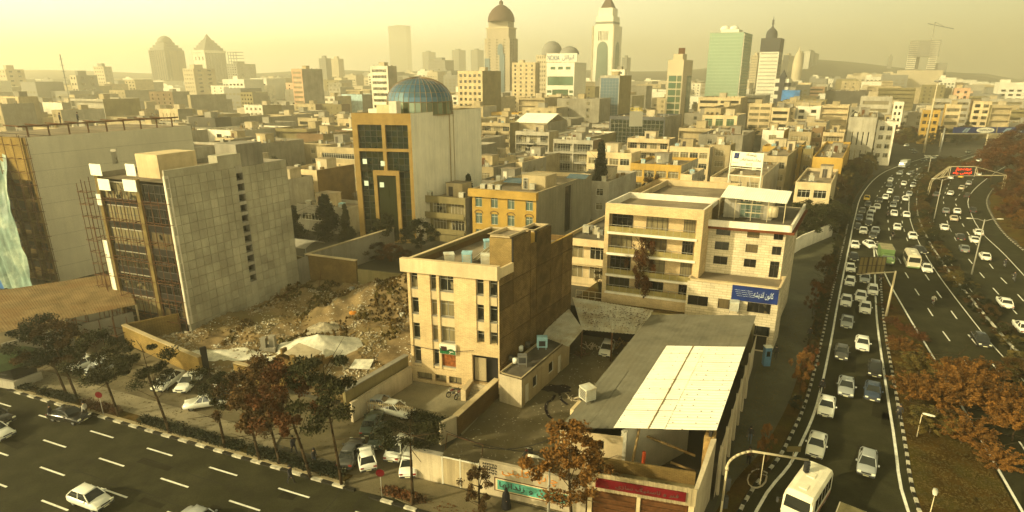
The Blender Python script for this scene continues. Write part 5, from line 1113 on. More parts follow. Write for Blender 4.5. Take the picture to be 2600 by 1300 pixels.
# ------------------------------------------------------------------ middle distance: sheet, a, b, c, top (on that sheet), height (<60) or distance, front, flank, kind, words
MID = [
 ('A', 265, 300, 550, 610, 19, 'beige', 'palegrey', 'g1', 'grey gable block with white stair window strip'),
 ('A', 500, 540, 860, 690, 17, 'beige', 'grey', 'g2', 'wide grey blank wall behind the far left roofs'),
 ('A', -160, 0, 245, 752, 19, 'beige', 'grey', 'w3', 'dark grey blank wall at the far left edge'),
 ('A', 372, 440, 755, 800, 15, 'beige', 'palegrey', 'g2', 'plain grey box with junk on its roof'),
 ('A', 1080, 1250, 1375, 665, 18, 'brown', 'grey', 'g4', 'brown fronted block with pale arched windows'),
 ('A', 1530, 1725, 2150, 622, 20, 'white', 'white', 'g4', 'bright white office block with small windows'),
 ('A', 760, 1155, 1170, 872, 11, 'beige', 'grey', 'b1', 'long low block with dark band and thin white canopy'),
 ('A', 1150, 1290, 1365, 790, 15, 'cream', 'grey', 's4', 'cream block with four tall vertical slots'),
 ('A', 1368, 1560, 1575, 850, 14, 'darkgrey', 'darkgrey', 'g2', 'dark ornate block with arched white windows'),
 ('A', 1540, 1560, 1965, 860, 12, 'beige', 'grey', 'x', 'broad grey wall behind the panel building roof'),
 ('A', 1565, 1700, 1770, 1000, 10.5, 'cream', 'palegrey', 'w2', 'cream house with two dark windows and white awning'),
 ('A', 1770, 1790, 2030, 1020, 9, 'beige', 'concrete', 'x', 'grey low block with glazed roof canopies'),
 ('A', 1360, 1380, 1640, 690, 18, 'beige', 'grey', 'x', 'grey party wall behind the brown fronted block'),
 ('A', 860, 1060, 1100, 735, 13, 'beige', 'beige', 'g4', 'low beige row behind the far left blank walls'),
 ('A', 0, 130, 250, 700, 260, 'cream', 'beige', 'g3', 'small cream block above the far left wall'),
 ('B', 275, 430, 440, 755, 13, 'beige', 'brown', 'g4', 'brown brick row with white windows'),
 ('B', 440, 620, 640, 755, 13, 'olive', 'brown', 'g4', 'olive brick row beside the blue wrapped block'),
 ('B', 620, 770, 905, 685, 17, 'tarp_wrap', 'grey', 'x', 'office block wrapped in pale blue plastic sheeting'),
 ('B', 590, 690, 700, 862, 14, 'cream', 'cream', 'g2', 'cream block with green glass strip left of the domed block'),
 ('B', 395, 535, 590, 890, 11.5, 'white', 'grey', 'g3', 'white house with three small dark windows'),
 ('B', 95, 120, 300, 850, 12, 'beige', 'grey', 'x', 'low grey wall left of the white house'),
 ('B', 340, 500, 560, 562, 19, 'cream', 'beige', 'g2', 'cream block with green glass cylinder corner'),
 ('B', 705, 885, 1015, 590, 19, 'white', 'palegrey', 'w3', 'white block with three tall blue windows'),
 ('B', 830, 955, 960, 480, 330, 'white', 'palegrey', 'b1', 'white banded block peeping left of the dome'),
 ('B', 255, 330, 480, 500, 400, 'salmon', 'palegrey', 'b1', 'striped pink and cream block in light haze'),
 ('B', 1465, 1645, 1780, 515, 330, 'cream', 'olive', 'g5', 'cream block with rows of windows below the domed tower'),
 ('B', 1500, 1725, 1850, 675, 17, 'palegrey', 'grey', 'x', 'flat grey blank block right of the dome'),
 ('B', 1395, 1495, 1500, 690, 17, 'white', 'grey', 'w1', 'small glass fronted block touching the dome'),
 ('B', 1855, 1970, 2120, 632, 18, 'white', 'palegrey', 'b1', 'white block with black band windows'),
 ('B', 1710, 1910, 1925, 815, 12, 'ochre', 'beige', 'g3', 'low yellow block with three windows'),
 ('B', 1640, 1845, 1885, 890, 12.5, 'beige', 'olive', 'l1', 'balcony block right behind the domed building flank'),
 ('B', 1640, 1800, 1835, 1140, 7.5, 'cream', 'cream', 'w2', 'small cream house at the foot of the domed block'),
 ('C', 25, 270, 300, 952, 12, 'palegrey', 'beige', 'm1', 'long grey block with white balcony railings'),
 ('C', 302, 590, 600, 1010, 11, 'palegrey', 'brown', 'm2', 'grey balcony block with brown brick piers'),
 ('C', 0, 170, 175, 455, 480, 'cream', 'beige', 'g4', 'hazy cream block right of the domed tower'),
 ('C', 640, 785, 870, 548, 320, 'palegrey', 'olive', 'Gb', 'blue glass fronted block below the white arch tower'),
 ('C', 725, 820, 830, 505, 430, 'white', 'white', 'g2', 'white house with twin small roof domes'),
 ('C', 695, 855, 905, 670, 17, 'salmon', 'beige', 'g4', 'salmon pink block with four window columns'),
 ('C', 905, 1085, 1190, 612, 19, 'beige', 'grey', 'w3', 'tall beige block with white framed windows'),
 ('C', 1240, 1375, 1460, 605, 21, 'white', 'brown', 'g4', 'white block with grid of windows left of the green tower'),
 ('C', 505, 610, 670, 775, 14, 'beige', 'olive', 'g1', 'plain beige block behind the gabled hall'),
 ('C', 265, 365, 500, 690, 16, 'cream', 'beige', 'b1', 'cream block with long dark roof terrace'),
 ('C', 710, 1115, 1235, 842, 14.5, 'slate', 'grey', 'Gk', 'long low block all in black glass'),
 ('C', 1385, 1640, 1705, 835, 15, 'cream', 'palegrey', 'Wg', 'cream block with six square green glass bays'),
 ('C', 1400, 1520, 1680, 785, 17, 'beige', 'beige', 'g3', 'beige roofs behind the green bay block'),
 ('C', 545, 870, 880, 1100, 11, 'cream', 'cream', 'w4', 'cream apartment block with four window columns'),
 ('C', 862, 1232, 1355, 1185, 9.5, 'ochre', 'palegrey', 'w4', 'ochre block with jutting bays and cluttered roof'),
 ('C', 840, 1145, 1155, 1002, 11.5, 'cream', 'grey', 'l1', 'cream framed block with green trellis terrace'),
 ('C', 1147, 1440, 1450, 1062, 10.5, 'cream', 'grey', 'w4', 'low cream block with row of coolers'),
 ('C', 1440, 1590, 1600, 1050, 11, 'beige', 'olive', 'w1', 'beige block left of the white roof billboard'),
 ('C', 1440, 1600, 1830, 1285, 7.5, 'cream', 'palegrey', 'x', 'low roofs with grey canopy behind the balcony building'),
 ('C', 1820, 2004, 2140, 1130, 10.5, 'beige', 'olive', 'w3', 'olive beige block right of the white roof billboard'),
 ('C', 1725, 1890, 1900, 752, 16, 'cream', 'beige', 'b2', 'cream terraces right of the green glass tower'),
 ('C', 1890, 2020, 2060, 782, 15, 'cream', 'beige', 'b1', 'small cream terrace block with dark bands'),
 ('D', 180, 345, 360, 785, 14.5, 'cream', 'palegrey', 'b1', 'cream block with two long dark windows'),
 ('D', 345, 530, 540, 772, 15, 'white', 'cream', 'w2', 'white block with small white roof tower'),
 ('D', 532, 735, 745, 765, 15, 'cream', 'beige', 'l1', 'cream balcony block left of the slotted tower'),
 ('D', 565, 890, 900, 660, 19, 'darkgrey', 'darkgrey', 'x', 'long dark shed roof with sloping side'),
 ('D', 735, 940, 970, 850, 16.5, 'palegrey', 'olive', 's4', 'beige slotted tower block beside the slip road'),
 ('D', 945, 1078, 1100, 880, 15, 'white', 'beige', 'g2', 'white corner block with square windows by the slip road'),
 ('D', 1060, 1135, 1300, 742, 300, 'white', 'brown', 'g2', 'tall brown flank block above the slip road'),
 ('D', 1270, 1400, 1420, 800, 15, 'ochre', 'beige', 'g3', 'ochre apartment block beyond the slip road'),
 ('D', 1440, 1555, 1600, 760, 17, 'cream', 'ochre', 'b1', 'cream terraced block with orange flank'),
 ('D', 1640, 1775, 1790, 735, 17, 'cream', 'beige', 'w2', 'cream block with square concrete frames'),
 ('D', 1775, 1925, 1960, 765, 16, 'beige', 'olive', 'l1', 'beige block with stacked balconies at right'),
 ('D', 1345, 1620, 1640, 718, 330, 'palegrey', 'beige', 'b2', 'long grey roofed row behind the ochre block'),
 ('D', 1905, 2100, 2110, 620, 21, 'beige', 'olive', 'b1', 'tall beige terraces at the right edge'),
 ('D', 1500, 1620, 1640, 640, 380, 'salmon', 'brown', 'g2', 'red brown block with flat roof behind the terraces'),
 ('D', 300, 460, 480, 955, 12, 'beige', 'beige', 'w2', 'beige block with white roof canopy'),
 ('D', 105, 262, 300, 945, 12, 'white', 'ochre', 'w1', 'white canopied house with yellow flank'),
 ('D', 545, 700, 715, 960, 12, 'cream', 'beige', 'l1', 'small balcony house left of the slotted tower'),
 ('D', 465, 545, 560, 930, 13, 'brown', 'brown', 'g2', 'brown brick block between balcony houses'),
 ('D', 105, 395, 410, 1062, 10.5, 'ochre', 'olive', 'g4', 'olive yellow block with pipes and coolers'),
 ('D', 470, 690, 790, 1140, 9.5, 'ochre', 'ochre', 'x', 'plain yellow block above the roadside trees'),
 ('D', 400, 475, 490, 1080, 10.5, 'olive', 'olive', 'g1', 'narrow olive stair block'),
 ('D', 820, 1050, 1060, 700, 22, 'palegrey', 'grey', 'b1', 'grey row with roof frames behind the slotted tower'),
 ('E', 1700, 1850, 1950, 30, 9, 'beige', 'concrete', 'g1', 'low beige roof edge behind the panel building'),
 ('H', 345, 605, 655, 175, 9.0, 'cream', 'beige', 'w2', 'cream house with parapet clutter beside the side street trees'),
 ('H', -150, 110, 345, 120, 9.0, 'beige', 'palegrey', 'w2', 'beige grey roofs just behind the rooftop shelter'),
 ('F', 212, 440, 712, 78, 9.2, 'cream', 'brown_brick', 'w2', 'cream fronted house with brown brick flank'),
 ('F', 292, 662, 735, 335, 5.4, 'palegrey', 'palegrey', 'b1', 'low grey house with wide green window behind the cypress'),
 ('F', 1105, 1520, 1540, 265, 8.6, 'olive', 'grey', 'l1', 'dark brick house with balcony beside the gold framed block'),
 ('G', -30, 75, 250, 30, 8.5, 'cream', 'palegrey', 'w1', 'small cream rooftop house before the grey balcony block'),
 ('G', 1225, 1310, 1400, 120, 8.5, 'cream', 'palegrey', 'g1', 'cream roof terrace behind the balcony building'),
]
M('tarp_wrap', (.40, .55, .56), .4, .3, .6, fine=.1, bump=1.5); M('brown_brick', (.27, .165, .05), .95, .3, .4, brick=(V0, .3, .1, .02), streak=.3)
MATS['tarp_wrap'].node_tree.nodes['Principled BSDF'].inputs['Metallic'].default_value = .2
GLK = {'b': 'glass_blue', 'k': 'glass_black', 'g': 'glass_green'}
for (t, a, b, c, y, q, fm_, sm_, st, lab) in MID:
    (pa, py_), (pb, _), (pc, _) = tp(t, a, y), tp(t, b, y), tp(t, c, y)
    A, wu, wv, h = bfrom(pa, pb, pc, py_, q)
    wv = max(wv, 7.); wv = min(wv, 45); far = A.y > 235
    kw = dict(front=st, near=A.y < 105)
    if st[0] == 'G': kw.update(front='G', gl=GLK[st[1]])
    if st[0] == 'W': kw.update(front='x')
    ncool = min(4, max(1, int(wu / 4))) if A.y < 240 else 0
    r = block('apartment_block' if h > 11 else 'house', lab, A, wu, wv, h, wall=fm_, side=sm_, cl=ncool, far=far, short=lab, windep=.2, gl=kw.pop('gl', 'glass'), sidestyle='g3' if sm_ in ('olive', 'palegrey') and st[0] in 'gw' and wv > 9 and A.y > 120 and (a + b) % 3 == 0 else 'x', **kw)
    if st[0] == 'W':
        for i in range(3):
            for k in range(3): window(r, A, U0, wu * (.08 + .31 * i), h - 4.2 - k * 3.6, wu * .22, 2.9, -.06, 'frame_white', 'glass_green', False, nx=2)
def tower(label, px0, px1, px2, py, Y, wall, side, style, side_style='x', name='tower', gl='glass_tower', z0=None, fh=3.6):
    A, wu, wv, h = bfrom(px0, px1, px2, py, Y); wv = max(wv, 10); z0 = terr(A.x, A.y) - 2 if z0 is None else z0
    FOOT.append((tuple(A + U0 * wu / 2 + V0 * wv / 2), max(wu, wv) * .6, h))
    U = Vector(U0); V = Vector(V0); B = A + U * wu
    r = root(name, (A.x, A.y, z0), label, 'tower')
    return r, A, B, wu, wv, h, z0
def grid_face(r, o, d, W, z0, z1, nx, nz, fx, fz, wm, gl, rec=.4, stuff=True, marg=.05):
    ops = []; dx, dz = W * (1 - 2 * marg) / nx, (z1 - z0) / nz
    for i in range(nx):
        for k in range(nz): ops.append((W * marg + dx * (i + .5 - fx / 2), W * marg + dx * (i + .5 + fx / 2), z0 + dz * (k + .5 - fz / 2), z0 + dz * (k + .5 + fz / 2)))
    m_ = MB(); pt = wallgrid(m_, o, d, W, z0, z1, ops, rec); m_.build('wall', MATS[wm], r)
    g_ = MB()
    for q in ops: g_.face([pt(q[0], q[2], rec), pt(q[1], q[2], rec), pt(q[1], q[3], rec), pt(q[0], q[3], rec)])
    g_.build('windows', MATS[gl], r, kind='stuff')
def shell(r, A, U, V, wu, wv, z0, h, mat='concrete', back=True):
    m_ = MB(); B = A + U * wu
    wallgrid(m_, B + V * wv, -U, wu, z0, h, []); wallgrid(m_, A + V * wv, -V, wv, z0, h, []); m_.face([(*p, h) for p in (A, B, B + V * wv, A + V * wv)]); m_.build('rear_wall', MATS[mat], r)
def mpoly(r, name, mat, pts, z0, z1): m_ = MB(); m_.prism([tuple(p) for p in pts], z0, z1); return m_.build(name, MATS[mat], r)
def rect(A, U, V, a0, a1, b0, b1): return [A + U * a0 + V * b0, A + U * a1 + V * b0, A + U * a1 + V * b1, A + U * a0 + V * b1]
def pyramid(r, name, mat, pts, z0, z1):
    c = sum(pts, Vector((0, 0))) / len(pts); m_ = MB()
    for i in range(len(pts)): m_.face([(*pts[i], z0), (*pts[(i + 1) % len(pts)], z0), (*c, z1)])
    return m_.build(name, MATS[mat], r)
for n_, c_ in (('t_stone', (.40, .34, .24)), ('t_white', (.66, .62, .50)), ('t_grey', (.26, .25, .21)), ('t_dome', (.13, .085, .06)), ('t_slate', (.07, .07, .075)), ('t_sand', (.50, .42, .28)), ('t_sage', (.30, .36, .27))): M(n_, c_, .85, .12, .06, streak=.1)
U, V = Vector(U0), Vector(V0)
# beige tower with brown dome
r, A, B, wu, wv, h, z0 = tower('tall beige stone tower crowned by a brown dome', 1230, 1294, 1315, 58, 560, 't_stone', 't_stone', '')
grid_face(r, A, U, wu, z0, h - 13, 3, 26, .26, .45, 't_stone', 'glass'); grid_face(r, B, V, wv, z0, h - 13, 3, 26, .4, .45, 't_stone', 'glass'); shell(r, A, U, V, wu, wv, z0, h - 13, 't_stone')
m_ = MB(); s = A + U * wu * .60 - V * .4; m_.obox((s.x, s.y, z0), (U.x * wu * .2, U.y * wu * .2, 0), (V.x * .5, V.y * .5, 0), (0, 0, h - z0 - 26)); s = A + U * wu * .0 - V * .4; m_.obox((s.x, s.y, z0), (U.x * wu * .2, U.y * wu * .2, 0), (V.x * .5, V.y * .5, 0), (0, 0, h - z0 - 30)); m_.build('glass_strip', MATS['glass_blue'], r)
m_ = MB(); c_ = A + U * wu * .64 - V * .6
for i in range(9):
    a, b = math.pi * i / 8, 0
    m_.v.append((c_.x + U.x * 2.6 * math.cos(a), c_.y + U.y * 2.6 * math.cos(a), h - 21 + 2.6 * math.sin(a) * 1.3))
m_.v += [(c_.x - U.x * 2.6, c_.y - U.y * 2.6, h - 27), (c_.x + U.x * 2.6, c_.y + U.y * 2.6, h - 27)]; m_.f.append(tuple(range(11))); m_.m.append(0); m_.sm.append(False); m_.build('arch_window', MATS['glass_blue'], r)
mpoly(r, 'upper_stage', 't_stone', rect(A, U, V, wu * .06, wu * .94, wv * .06, wv * .94), h - 13, h - 5); mpoly(r, 'cornice', 't_sand', rect(A, U, V, wu * .03, wu * .97, wv * .03, wv * .97), h - 5, h - 4)
mpoly(r, 'drum', 't_stone', rect(A, U, V, wu * .12, wu * .88, wv * .12, wv * .88), h - 4, h + 1); cc = A + U * wu / 2 + V * wv / 2; rd = min(wu * .5, 14)
m_ = MB(); m_.lathe([(rd, 0), (rd * .98, rd * .28), (rd * .88, rd * .55), (rd * .66, rd * .85), (rd * .36, rd * 1.08), (rd * .12, rd * 1.18), (rd * .16, rd * 1.25), (rd * .14, rd * 1.38), (.3, rd * 1.5), (.05, rd * 1.9)], (cc.x, cc.y, h + 1), 24); m_.build('dome', MATS['t_dome'], r)
# white arch tower
r, A, B, wu, wv, h, z0 = tower('white tower with tall arched glass front and pyramid top', 1505, 1560, 1580, 66, 640, 't_white', 't_white', '')
m_ = MB(); pt = wallgrid(m_, A, U, wu, z0, h, [(wu * (.28 + .07 * i), wu * (.315 + .07 * i), h - 14, h - 5) for i in range(7)], .5); wallgrid(m_, B, V, wv, z0, h, []); wallgrid(m_, A + V * wv, -V, wv, z0, h, []); wallgrid(m_, B + V * wv, -U, wu, z0, h, []); m_.build('shaft', MATS['t_white'], r)
def archpane(o, d, W, c0, hw0, hw1, zb, zt):
    m_ = MB(); n_ = Vector((-d.y, d.x)); pts = [(c0 - hw0, zb), (c0 + hw0, zb), (c0 + hw1, zt)] + [(c0 + hw1 * math.cos(math.pi * i / 8), zt + hw1 * 1.3 * math.sin(math.pi * i / 8)) for i in range(1, 8)] + [(c0 - hw1, zt)]
    for k, (off, mat) in enumerate(((.25, 'glass_teal'),)):
        m_.face([(o.x + d.x * x - n_.x * off, o.y + d.y * x - n_.y * off, z) for x, z in pts]); m_.build('arch_glazing', MATS[mat], r)
archpane(A, U, wu, wu * .50, wu * .32, wu * .25, z0, h - 22); archpane(B, V, wv, wv * .5, wv * .32, wv * .24, z0, h - 22)
m_ = MB()
for x in (0, wu * .96): s = A + U * x - V * .5; m_.obox((s.x, s.y, z0), (U.x * wu * .05, U.y * wu * .05, 0), (V.x * .6, V.y * .6, 0), (0, 0, h - z0)); 
m_.build('corner_pier', MATS['t_sand'], r)
mpoly(r, 'upper_stage', 't_white', rect(A, U, V, wu * .10, wu * .90, wv * .1, wv * .9), h, h + 9); mpoly(r, 'top_stage', 't_white', rect(A, U, V, wu * .18, wu * .82, wv * .18, wv * .82), h + 9, h + 17); mpoly(r, 'dark_band', 't_grey', rect(A, U, V, wu * .09, wu * .91, wv * .09, wv * .91), h + 2, h + 4)
pyramid(r, 'pyramid_roof', 't_dome', rect(A, U, V, wu * .24, wu * .76, wv * .24, wv * .76), h + 17, h + 31); cc = A + U * wu / 2 + V * wv / 2; m_ = MB(); m_.tube((cc.x, cc.y, h + 28), (cc.x, cc.y, h + 44), .4, 5, r1=.1); m_.build('spire', MATS['t_grey'], r)
# green glass tower
r, A, B, wu, wv, h, z0 = tower('broad green glass tower with chamfered crown', 1803, 1888, 1910, 86, 430, 't_sage', 't_sage', '')
shell(r, A, U, V, wu, wv, z0, h, 't_sage'); nz = 27
for (o, d, W, nx) in ((A, U, wu, 22), (B, V, wv, 10)):
    g_ = MB(); n_ = Vector((-d.y, d.x)); g_.face([(o.x, o.y, z0), (o.x + d.x * W, o.y + d.y * W, z0), (o.x + d.x * W, o.y + d.y * W, h), (o.x, o.y, h)]); g_.build('glazing', MATS['glass_tower'], r)
    f_2 = MB()
    for i in range(nx + 1): s = o + d * (W * i / nx) - n_ * .15; f_2.obox((s.x, s.y, z0), (d.x * .22, d.y * .22, 0), (n_.x * .3, n_.y * .3, 0), (0, 0, h - z0))
    for k in range(nz + 1): s = o - n_ * .25; f_2.obox((s.x, s.y, z0 + (h - z0) * k / nz), (d.x * W, d.y * W, 0), (n_.x * .3, n_.y * .3, 0), (0, 0, .7))
    f_2.build('mullions', MATS['t_sage'], r, kind='stuff')
m_ = MB(); s = B + V * 0 - Vector((-V.y, V.x)) * .5; m_.obox((s.x, s.y, z0), (V.x * 1.6, V.y * 1.6, 0), (V.y * .3, -V.x * .3, 0), (0, 0, h - z0)); m_.build('white_fin', MATS['t_white'], r)
mpoly(r, 'roof_plant', 't_white', rect(A, U, V, wu * .25, wu * .8, wv * .2, wv * .6), h, h + 3)
for q_ in (.35, .62):
    cc = A + U * wu * q_ + V * wv * .3; m_ = MB(); m_.lathe([(3.4, 0), (3.1, 1.2), (2, 2.2), (.1, 2.7)], (cc.x, cc.y, h + 3), 14); m_.build('roof_dome', MATS['t_white'], r)
# dark topped tower
r, A, B, wu, wv, h, z0 = tower('slim white tower with dark slate top storeys and antenna dome', 1934, 1983, 1992, 97, 560, 't_white', 't_grey', '')
hd = HT(132, 560); grid_face(r, A, U, wu, z0, hd, 16, 16, .6, .28, 't_white', 'glass'); grid_face(r, B, V, wv, z0, hd, 3, 16, .5, .3, 't_grey', 'glass'); shell(r, A, U, V, wu, wv, z0, hd, 't_grey')
mpoly(r, 'dark_top', 't_slate', rect(A, U, V, -wu * .02, wu * 1.0, 0, wv), hd, h); cc = A + U * wu * .42 + V * wv * .4
m_ = MB(); m_.lathe([(wu * .30, 0), (wu * .31, 3), (wu * .27, 6), (wu * .16, 8), (1.2, 9), (.6, 11), (1.1, 13), (.6, 14), (1.1, 15), (.3, 16), (.1, 19)], (cc.x, cc.y, h), 18); m_.build('antenna_dome', MATS['t_slate'], r)
# NOKIA building
r, A, B, wu, wv, h, z0 = tower('white and green office block with NOKIA roof sign', 1388, 1459, 1489, 159, 470, 't_white', 't_grey', '')
ops = [(wu * .04, wu * .97, h - 16.5, h - 10), (wu * .22, wu * .80, z0 + 1, h - 19.5)] + [(wu * (.15 + .27 * i), wu * (.32 + .27 * i), h - 5, h - 3) for i in range(3)]
for k in range(6): ops += [(wu * .03, wu * .19, h - 22 - k * 3.6, h - 20 - k * 3.6), (wu * .84, wu * .97, h - 22 - k * 3.6, h - 20 - k * 3.6)]
m_ = MB(); pt = wallgrid(m_, A, U, wu, z0, h, [q for q in ops if q[2] > z0], .5); wallgrid(m_, B, V, wv, z0, h, []); m_.build('wall', MATS['t_white'], r)
g_ = MB()
for q in ops: g_.face([pt(q[0], q[2], .5), pt(q[1], q[2], .5), pt(q[1], q[3], .5), pt(q[0], q[3], .5)])
g_.build('green_glazing', MATS['glass_green'], r); shell(r, A, U, V, wu, wv, z0, h, 't_grey')
m_ = MB(); s = A - V * .5; m_.obox((s.x, s.y, h + .5), (U.x * (wu + 2), U.y * (wu + 2), 0), (V.x * .6, V.y * .6, 0), (0, 0, 6)); m_.build('sign_board', MATS['t_white'], r); NOK = (A - V * .75, wu, h)
cc = A + U * wu * .1 + V * 26; 
r2, A2_, B2_, wu2_, wv2_, h2_, z2_ = tower('cream round-cornered block with large grey dome behind the NOKIA sign', 1361, 1412, 1420, 140, 520, 't_sand', 't_sand', '')
grid_face(r2, A2_, U, wu2_, z2_, h2_, 8, 13, .5, .45, 't_sand', 'glass'); shell(r2, A2_, U, V, wu2_, wv2_, z2_, h2_, 't_sand')
cc = A2_ + U * wu2_ * .62 + V * 6; m_ = MB(); Rk = 8.5; m_.lathe([(Rk, 0), (Rk, 3), (Rk * .97, 5), (Rk * .85, 7.4), (Rk * .6, 9.6), (Rk * .3, 10.8), (.1, 11.2)], (cc.x, cc.y, h2_), 22); m_.build('dome', MATS['t_grey'], r2)
cc = A + U * wu * .62 + V * 9; m_ = MB(); m_.lathe([(7.5, 0), (7, 2.2), (5, 4.4), (2, 5.6), (.1, 6)], (cc.x, cc.y, h + 6), 20); m_.build('roof_dome', MATS['t_grey'], r)
# green glass corner block with roof sign
r, A, B, wu, wv, h, z0 = tower('cream and green corner block with red roof sign left of the glass tower', 1697, 1737, 1760, 152, 330, 't_sand', 't_sand', '')
m_ = MB(); wallgrid(m_, A, U, wu, z0, h, []); wallgrid(m_, B, V, wv, z0, h, []); m_.build('wall', MATS['t_sand'], r); shell(r, A, U, V, wu, wv, z0, h, 't_sand')
for (o, d, W, a, b) in ((A, U, wu, .12, .60), (A, U, wu, .66, .92), (B, V, wv, .45, .95)):
    g_ = MB(); n_ = Vector((-d.y, d.x)); s = o + d * W * a - n_ * .15; e = o + d * W * b - n_ * .15; g_.face([(s.x, s.y, z0), (e.x, e.y, z0), (e.x, e.y, h - 8), (s.x, s.y, h - 8)]); g_.build('glazing', MATS['glass_green'], r)
m_ = MB()
for k in range(12): s = A - V * .3; m_.obox((s.x, s.y, h - 8 - k * 3.6), (U.x * wu, U.y * wu, 0), (V.x * .3, V.y * .3, 0), (0, 0, .6))
m_.build('floor_bands', MATS['t_sand'], r, kind='stuff'); mpoly(r, 'roof_box', 't_sand', rect(A, U, V, wu * .2, wu * .8, 3, wv * .6), h, h + 3); mpoly(r, 'roof_sign', 'rust', rect(A, U, V, wu * .5, wu * .9, 3, 3.6), h + 3, h + 6)
# left grey construction tower with dome
r, A, B, wu, wv, h, z0 = tower('hazy grey tower under construction with small domed top', 376, 416, 467, 127, 980, 't_grey', 't_grey', '')
grid_face(r, B, V, wv, z0, h, 6, 22, .3, .4, 't_grey', 'glass'); shell(r, A, U, V, wu, wv, z0, h, 't_grey')
m_ = MB()
for k in range(23): s = A; m_.obox((s.x, s.y, z0 + (h - z0) * k / 22 - 1), (U.x * wu, U.y * wu, 0), (V.x * 6, V.y * 6, 0), (0, 0, 1))
for i in range(8): s = A + U * (wu * i / 7.2); m_.obox((s.x, s.y, z0), (U.x * 1, U.y * 1, 0), (V.x * 1, V.y * 1, 0), (0, 0, h - z0))
m_.build('open_frame', MATS['t_grey'], r, kind='stuff'); mpoly(r, 'core', 't_sand', rect(A, U, V, 1, wu, 8, wv - 1), z0, h - 1)
for k, e in enumerate((.05, .14, .23)): mpoly(r, 'stepped_top', 't_grey', rect(A, U, V, wu * e, wu * (1 - e), wv * e, wv * (1 - e)), h + k * 4, h + k * 4 + 3.6)
cc = A + U * wu / 2 + V * wv / 2; m_ = MB(); m_.lathe([(11, 0), (10, 4), (7, 7), (3, 9), (.1, 9.6)], (cc.x, cc.y, h + 12), 16); m_.build('dome', MATS['t_grey'], r)
# stepped pyramid tower
r, A, B, wu, wv, h, z0 = tower('hazy grey tower with stepped pyramid roof', 489, 519, 572, 134, 1080, 't_grey', 't_grey', '')
grid_face(r, A, U, wu, z0, h, 3, 3, .3, .3, 't_white', 'glass'); grid_face(r, B, V, wv, z0, h, 6, 20, .4, .4, 't_grey', 'glass'); shell(r, A, U, V, wu, wv, z0, h, 't_grey')
for k in range(5): e = -.03 + .08 * k; mpoly(r, 'stepped_roof', 't_white' if k == 0 else 't_grey', rect(A, U, V, wu * e, wu * (1 - e), wv * e, wv * (1 - e)), h + k * 4.2, h + k * 4.2 + 4.1)
pyramid(r, 'roof_tip', 't_grey', rect(A, U, V, wu * .36, wu * .64, wv * .36, wv * .64), h + 21, h + 32)
cc = A + U * wu + V * wv * .5; m_ = MB(); m_.tube((cc.x, cc.y, h), (cc.x, cc.y, h + 22), .3, 4); m_.build('mast', MATS['t_grey'], r)
def simple_tower(lab, a, b, c, y, Y, wm, sm, gx, gz, top=None):
    r, A, B, wu, wv, h, z0 = tower(lab, a, b, c, y, Y, wm, sm, '', name='tower'); z0 = min(z0, h - 12)
    grid_face(r, A, U, wu, z0, h, gx, gz, .5, .4, wm, 'glass'); grid_face(r, B, V, wv, z0, h, max(2, gx // 2), gz, .4, .4, sm, 'glass'); shell(r, A, U, V, wu, wv, z0, h, sm)
    mpoly(r, 'roof_room', sm, rect(A, U, V, wu * .3, wu * .7, wv * .2, wv * .6), h, h + 4); return r, A, B, wu, wv, h, z0
r, A, B, wu, wv, h, z0 = simple_tower('hazy grey block with bare roof frame right of the pyramid tower', 574, 600, 648, 162, 1050, 't_grey', 't_grey', 4, 10)
m_ = MB()
for k in range(4): s = A + U * wu * .3; m_.obox((s.x, s.y, h + 3 + k * 5), (U.x * wu * .8, U.y * wu * .8, 0), (V.x * 14, V.y * 14, 0), (0, 0, .8))
for i in range(4): s = A + U * (wu * (.3 + .26 * i)); m_.tube((s.x, s.y, h), (s.x, s.y, h + 19), .6, 4)
m_.build('roof_frame', MATS['t_grey'], r)
for q in (('very faint tall slab in the haze behind the dome', 985, 1030, 1042, 66, 3600, 't_grey', 't_grey', 8, 30), ('faint hazy block at the far left edge', -5, 12, 60, 176, 620, 't_sand', 't_sand', 2, 8), ('faint pinkish block on the left skyline', 236, 262, 281, 169, 820, 't_sand', 't_grey', 4, 8), ('hazy twin block on the skyline left of the pyramid tower foot', 176, 192, 246, 191, 560, 't_sand', 't_grey', 2, 6),
          ('cream hazy block at the foot of the pyramid tower', 463, 490, 545, 174, 640, 't_sand', 't_sand', 4, 9), ('hazy tower with notched top left of centre', 809, 826, 840, 148, 1000, 't_grey', 't_grey', 3, 14), ('pale hazy tower beside the notched one', 840, 858, 872, 149, 1100, 't_sand', 't_sand', 3, 14),
          ('wide hazy block on the skyline above the glass dome', 1087, 1130, 1152, 153, 980, 't_grey', 't_grey', 8, 10), ('faint distant block right of the dome skyline', 1072, 1088, 1106, 132, 1900, 't_grey', 't_grey', 3, 12), ('faint pair block left of the domed tower', 1147, 1165, 1182, 127, 1900, 't_grey', 't_grey', 3, 12), ('faint slab just left of the domed tower', 1195, 1212, 1228, 127, 1800, 't_grey', 't_grey', 3, 12),
          ('small grey hazy tower right of the white arch tower', 1580, 1592, 1602, 146, 1150, 't_grey', 't_grey', 3, 12), ('pale block behind the green glass tower right edge', 1908, 1925, 1936, 141, 800, 't_sand', 't_sand', 4, 14), ('faint flat-topped tower on the right hillside', 2256, 2268, 2278, 143, 1500, 't_grey', 't_grey', 3, 12), ('white hazy twin tower on the right hill', 2044, 2058, 2080, 130, 1250, 't_white', 't_grey', 3, 12), ('hazy white slab left of the right hill twin', 2028, 2036, 2046, 134, 1300, 't_white', 't_sand', 3, 12), ('dark-topped hazy block on the far right hill', 1990, 2004, 2018, 140, 1150, 't_slate', 't_sand', 3, 10)):
    simple_tower(*q)
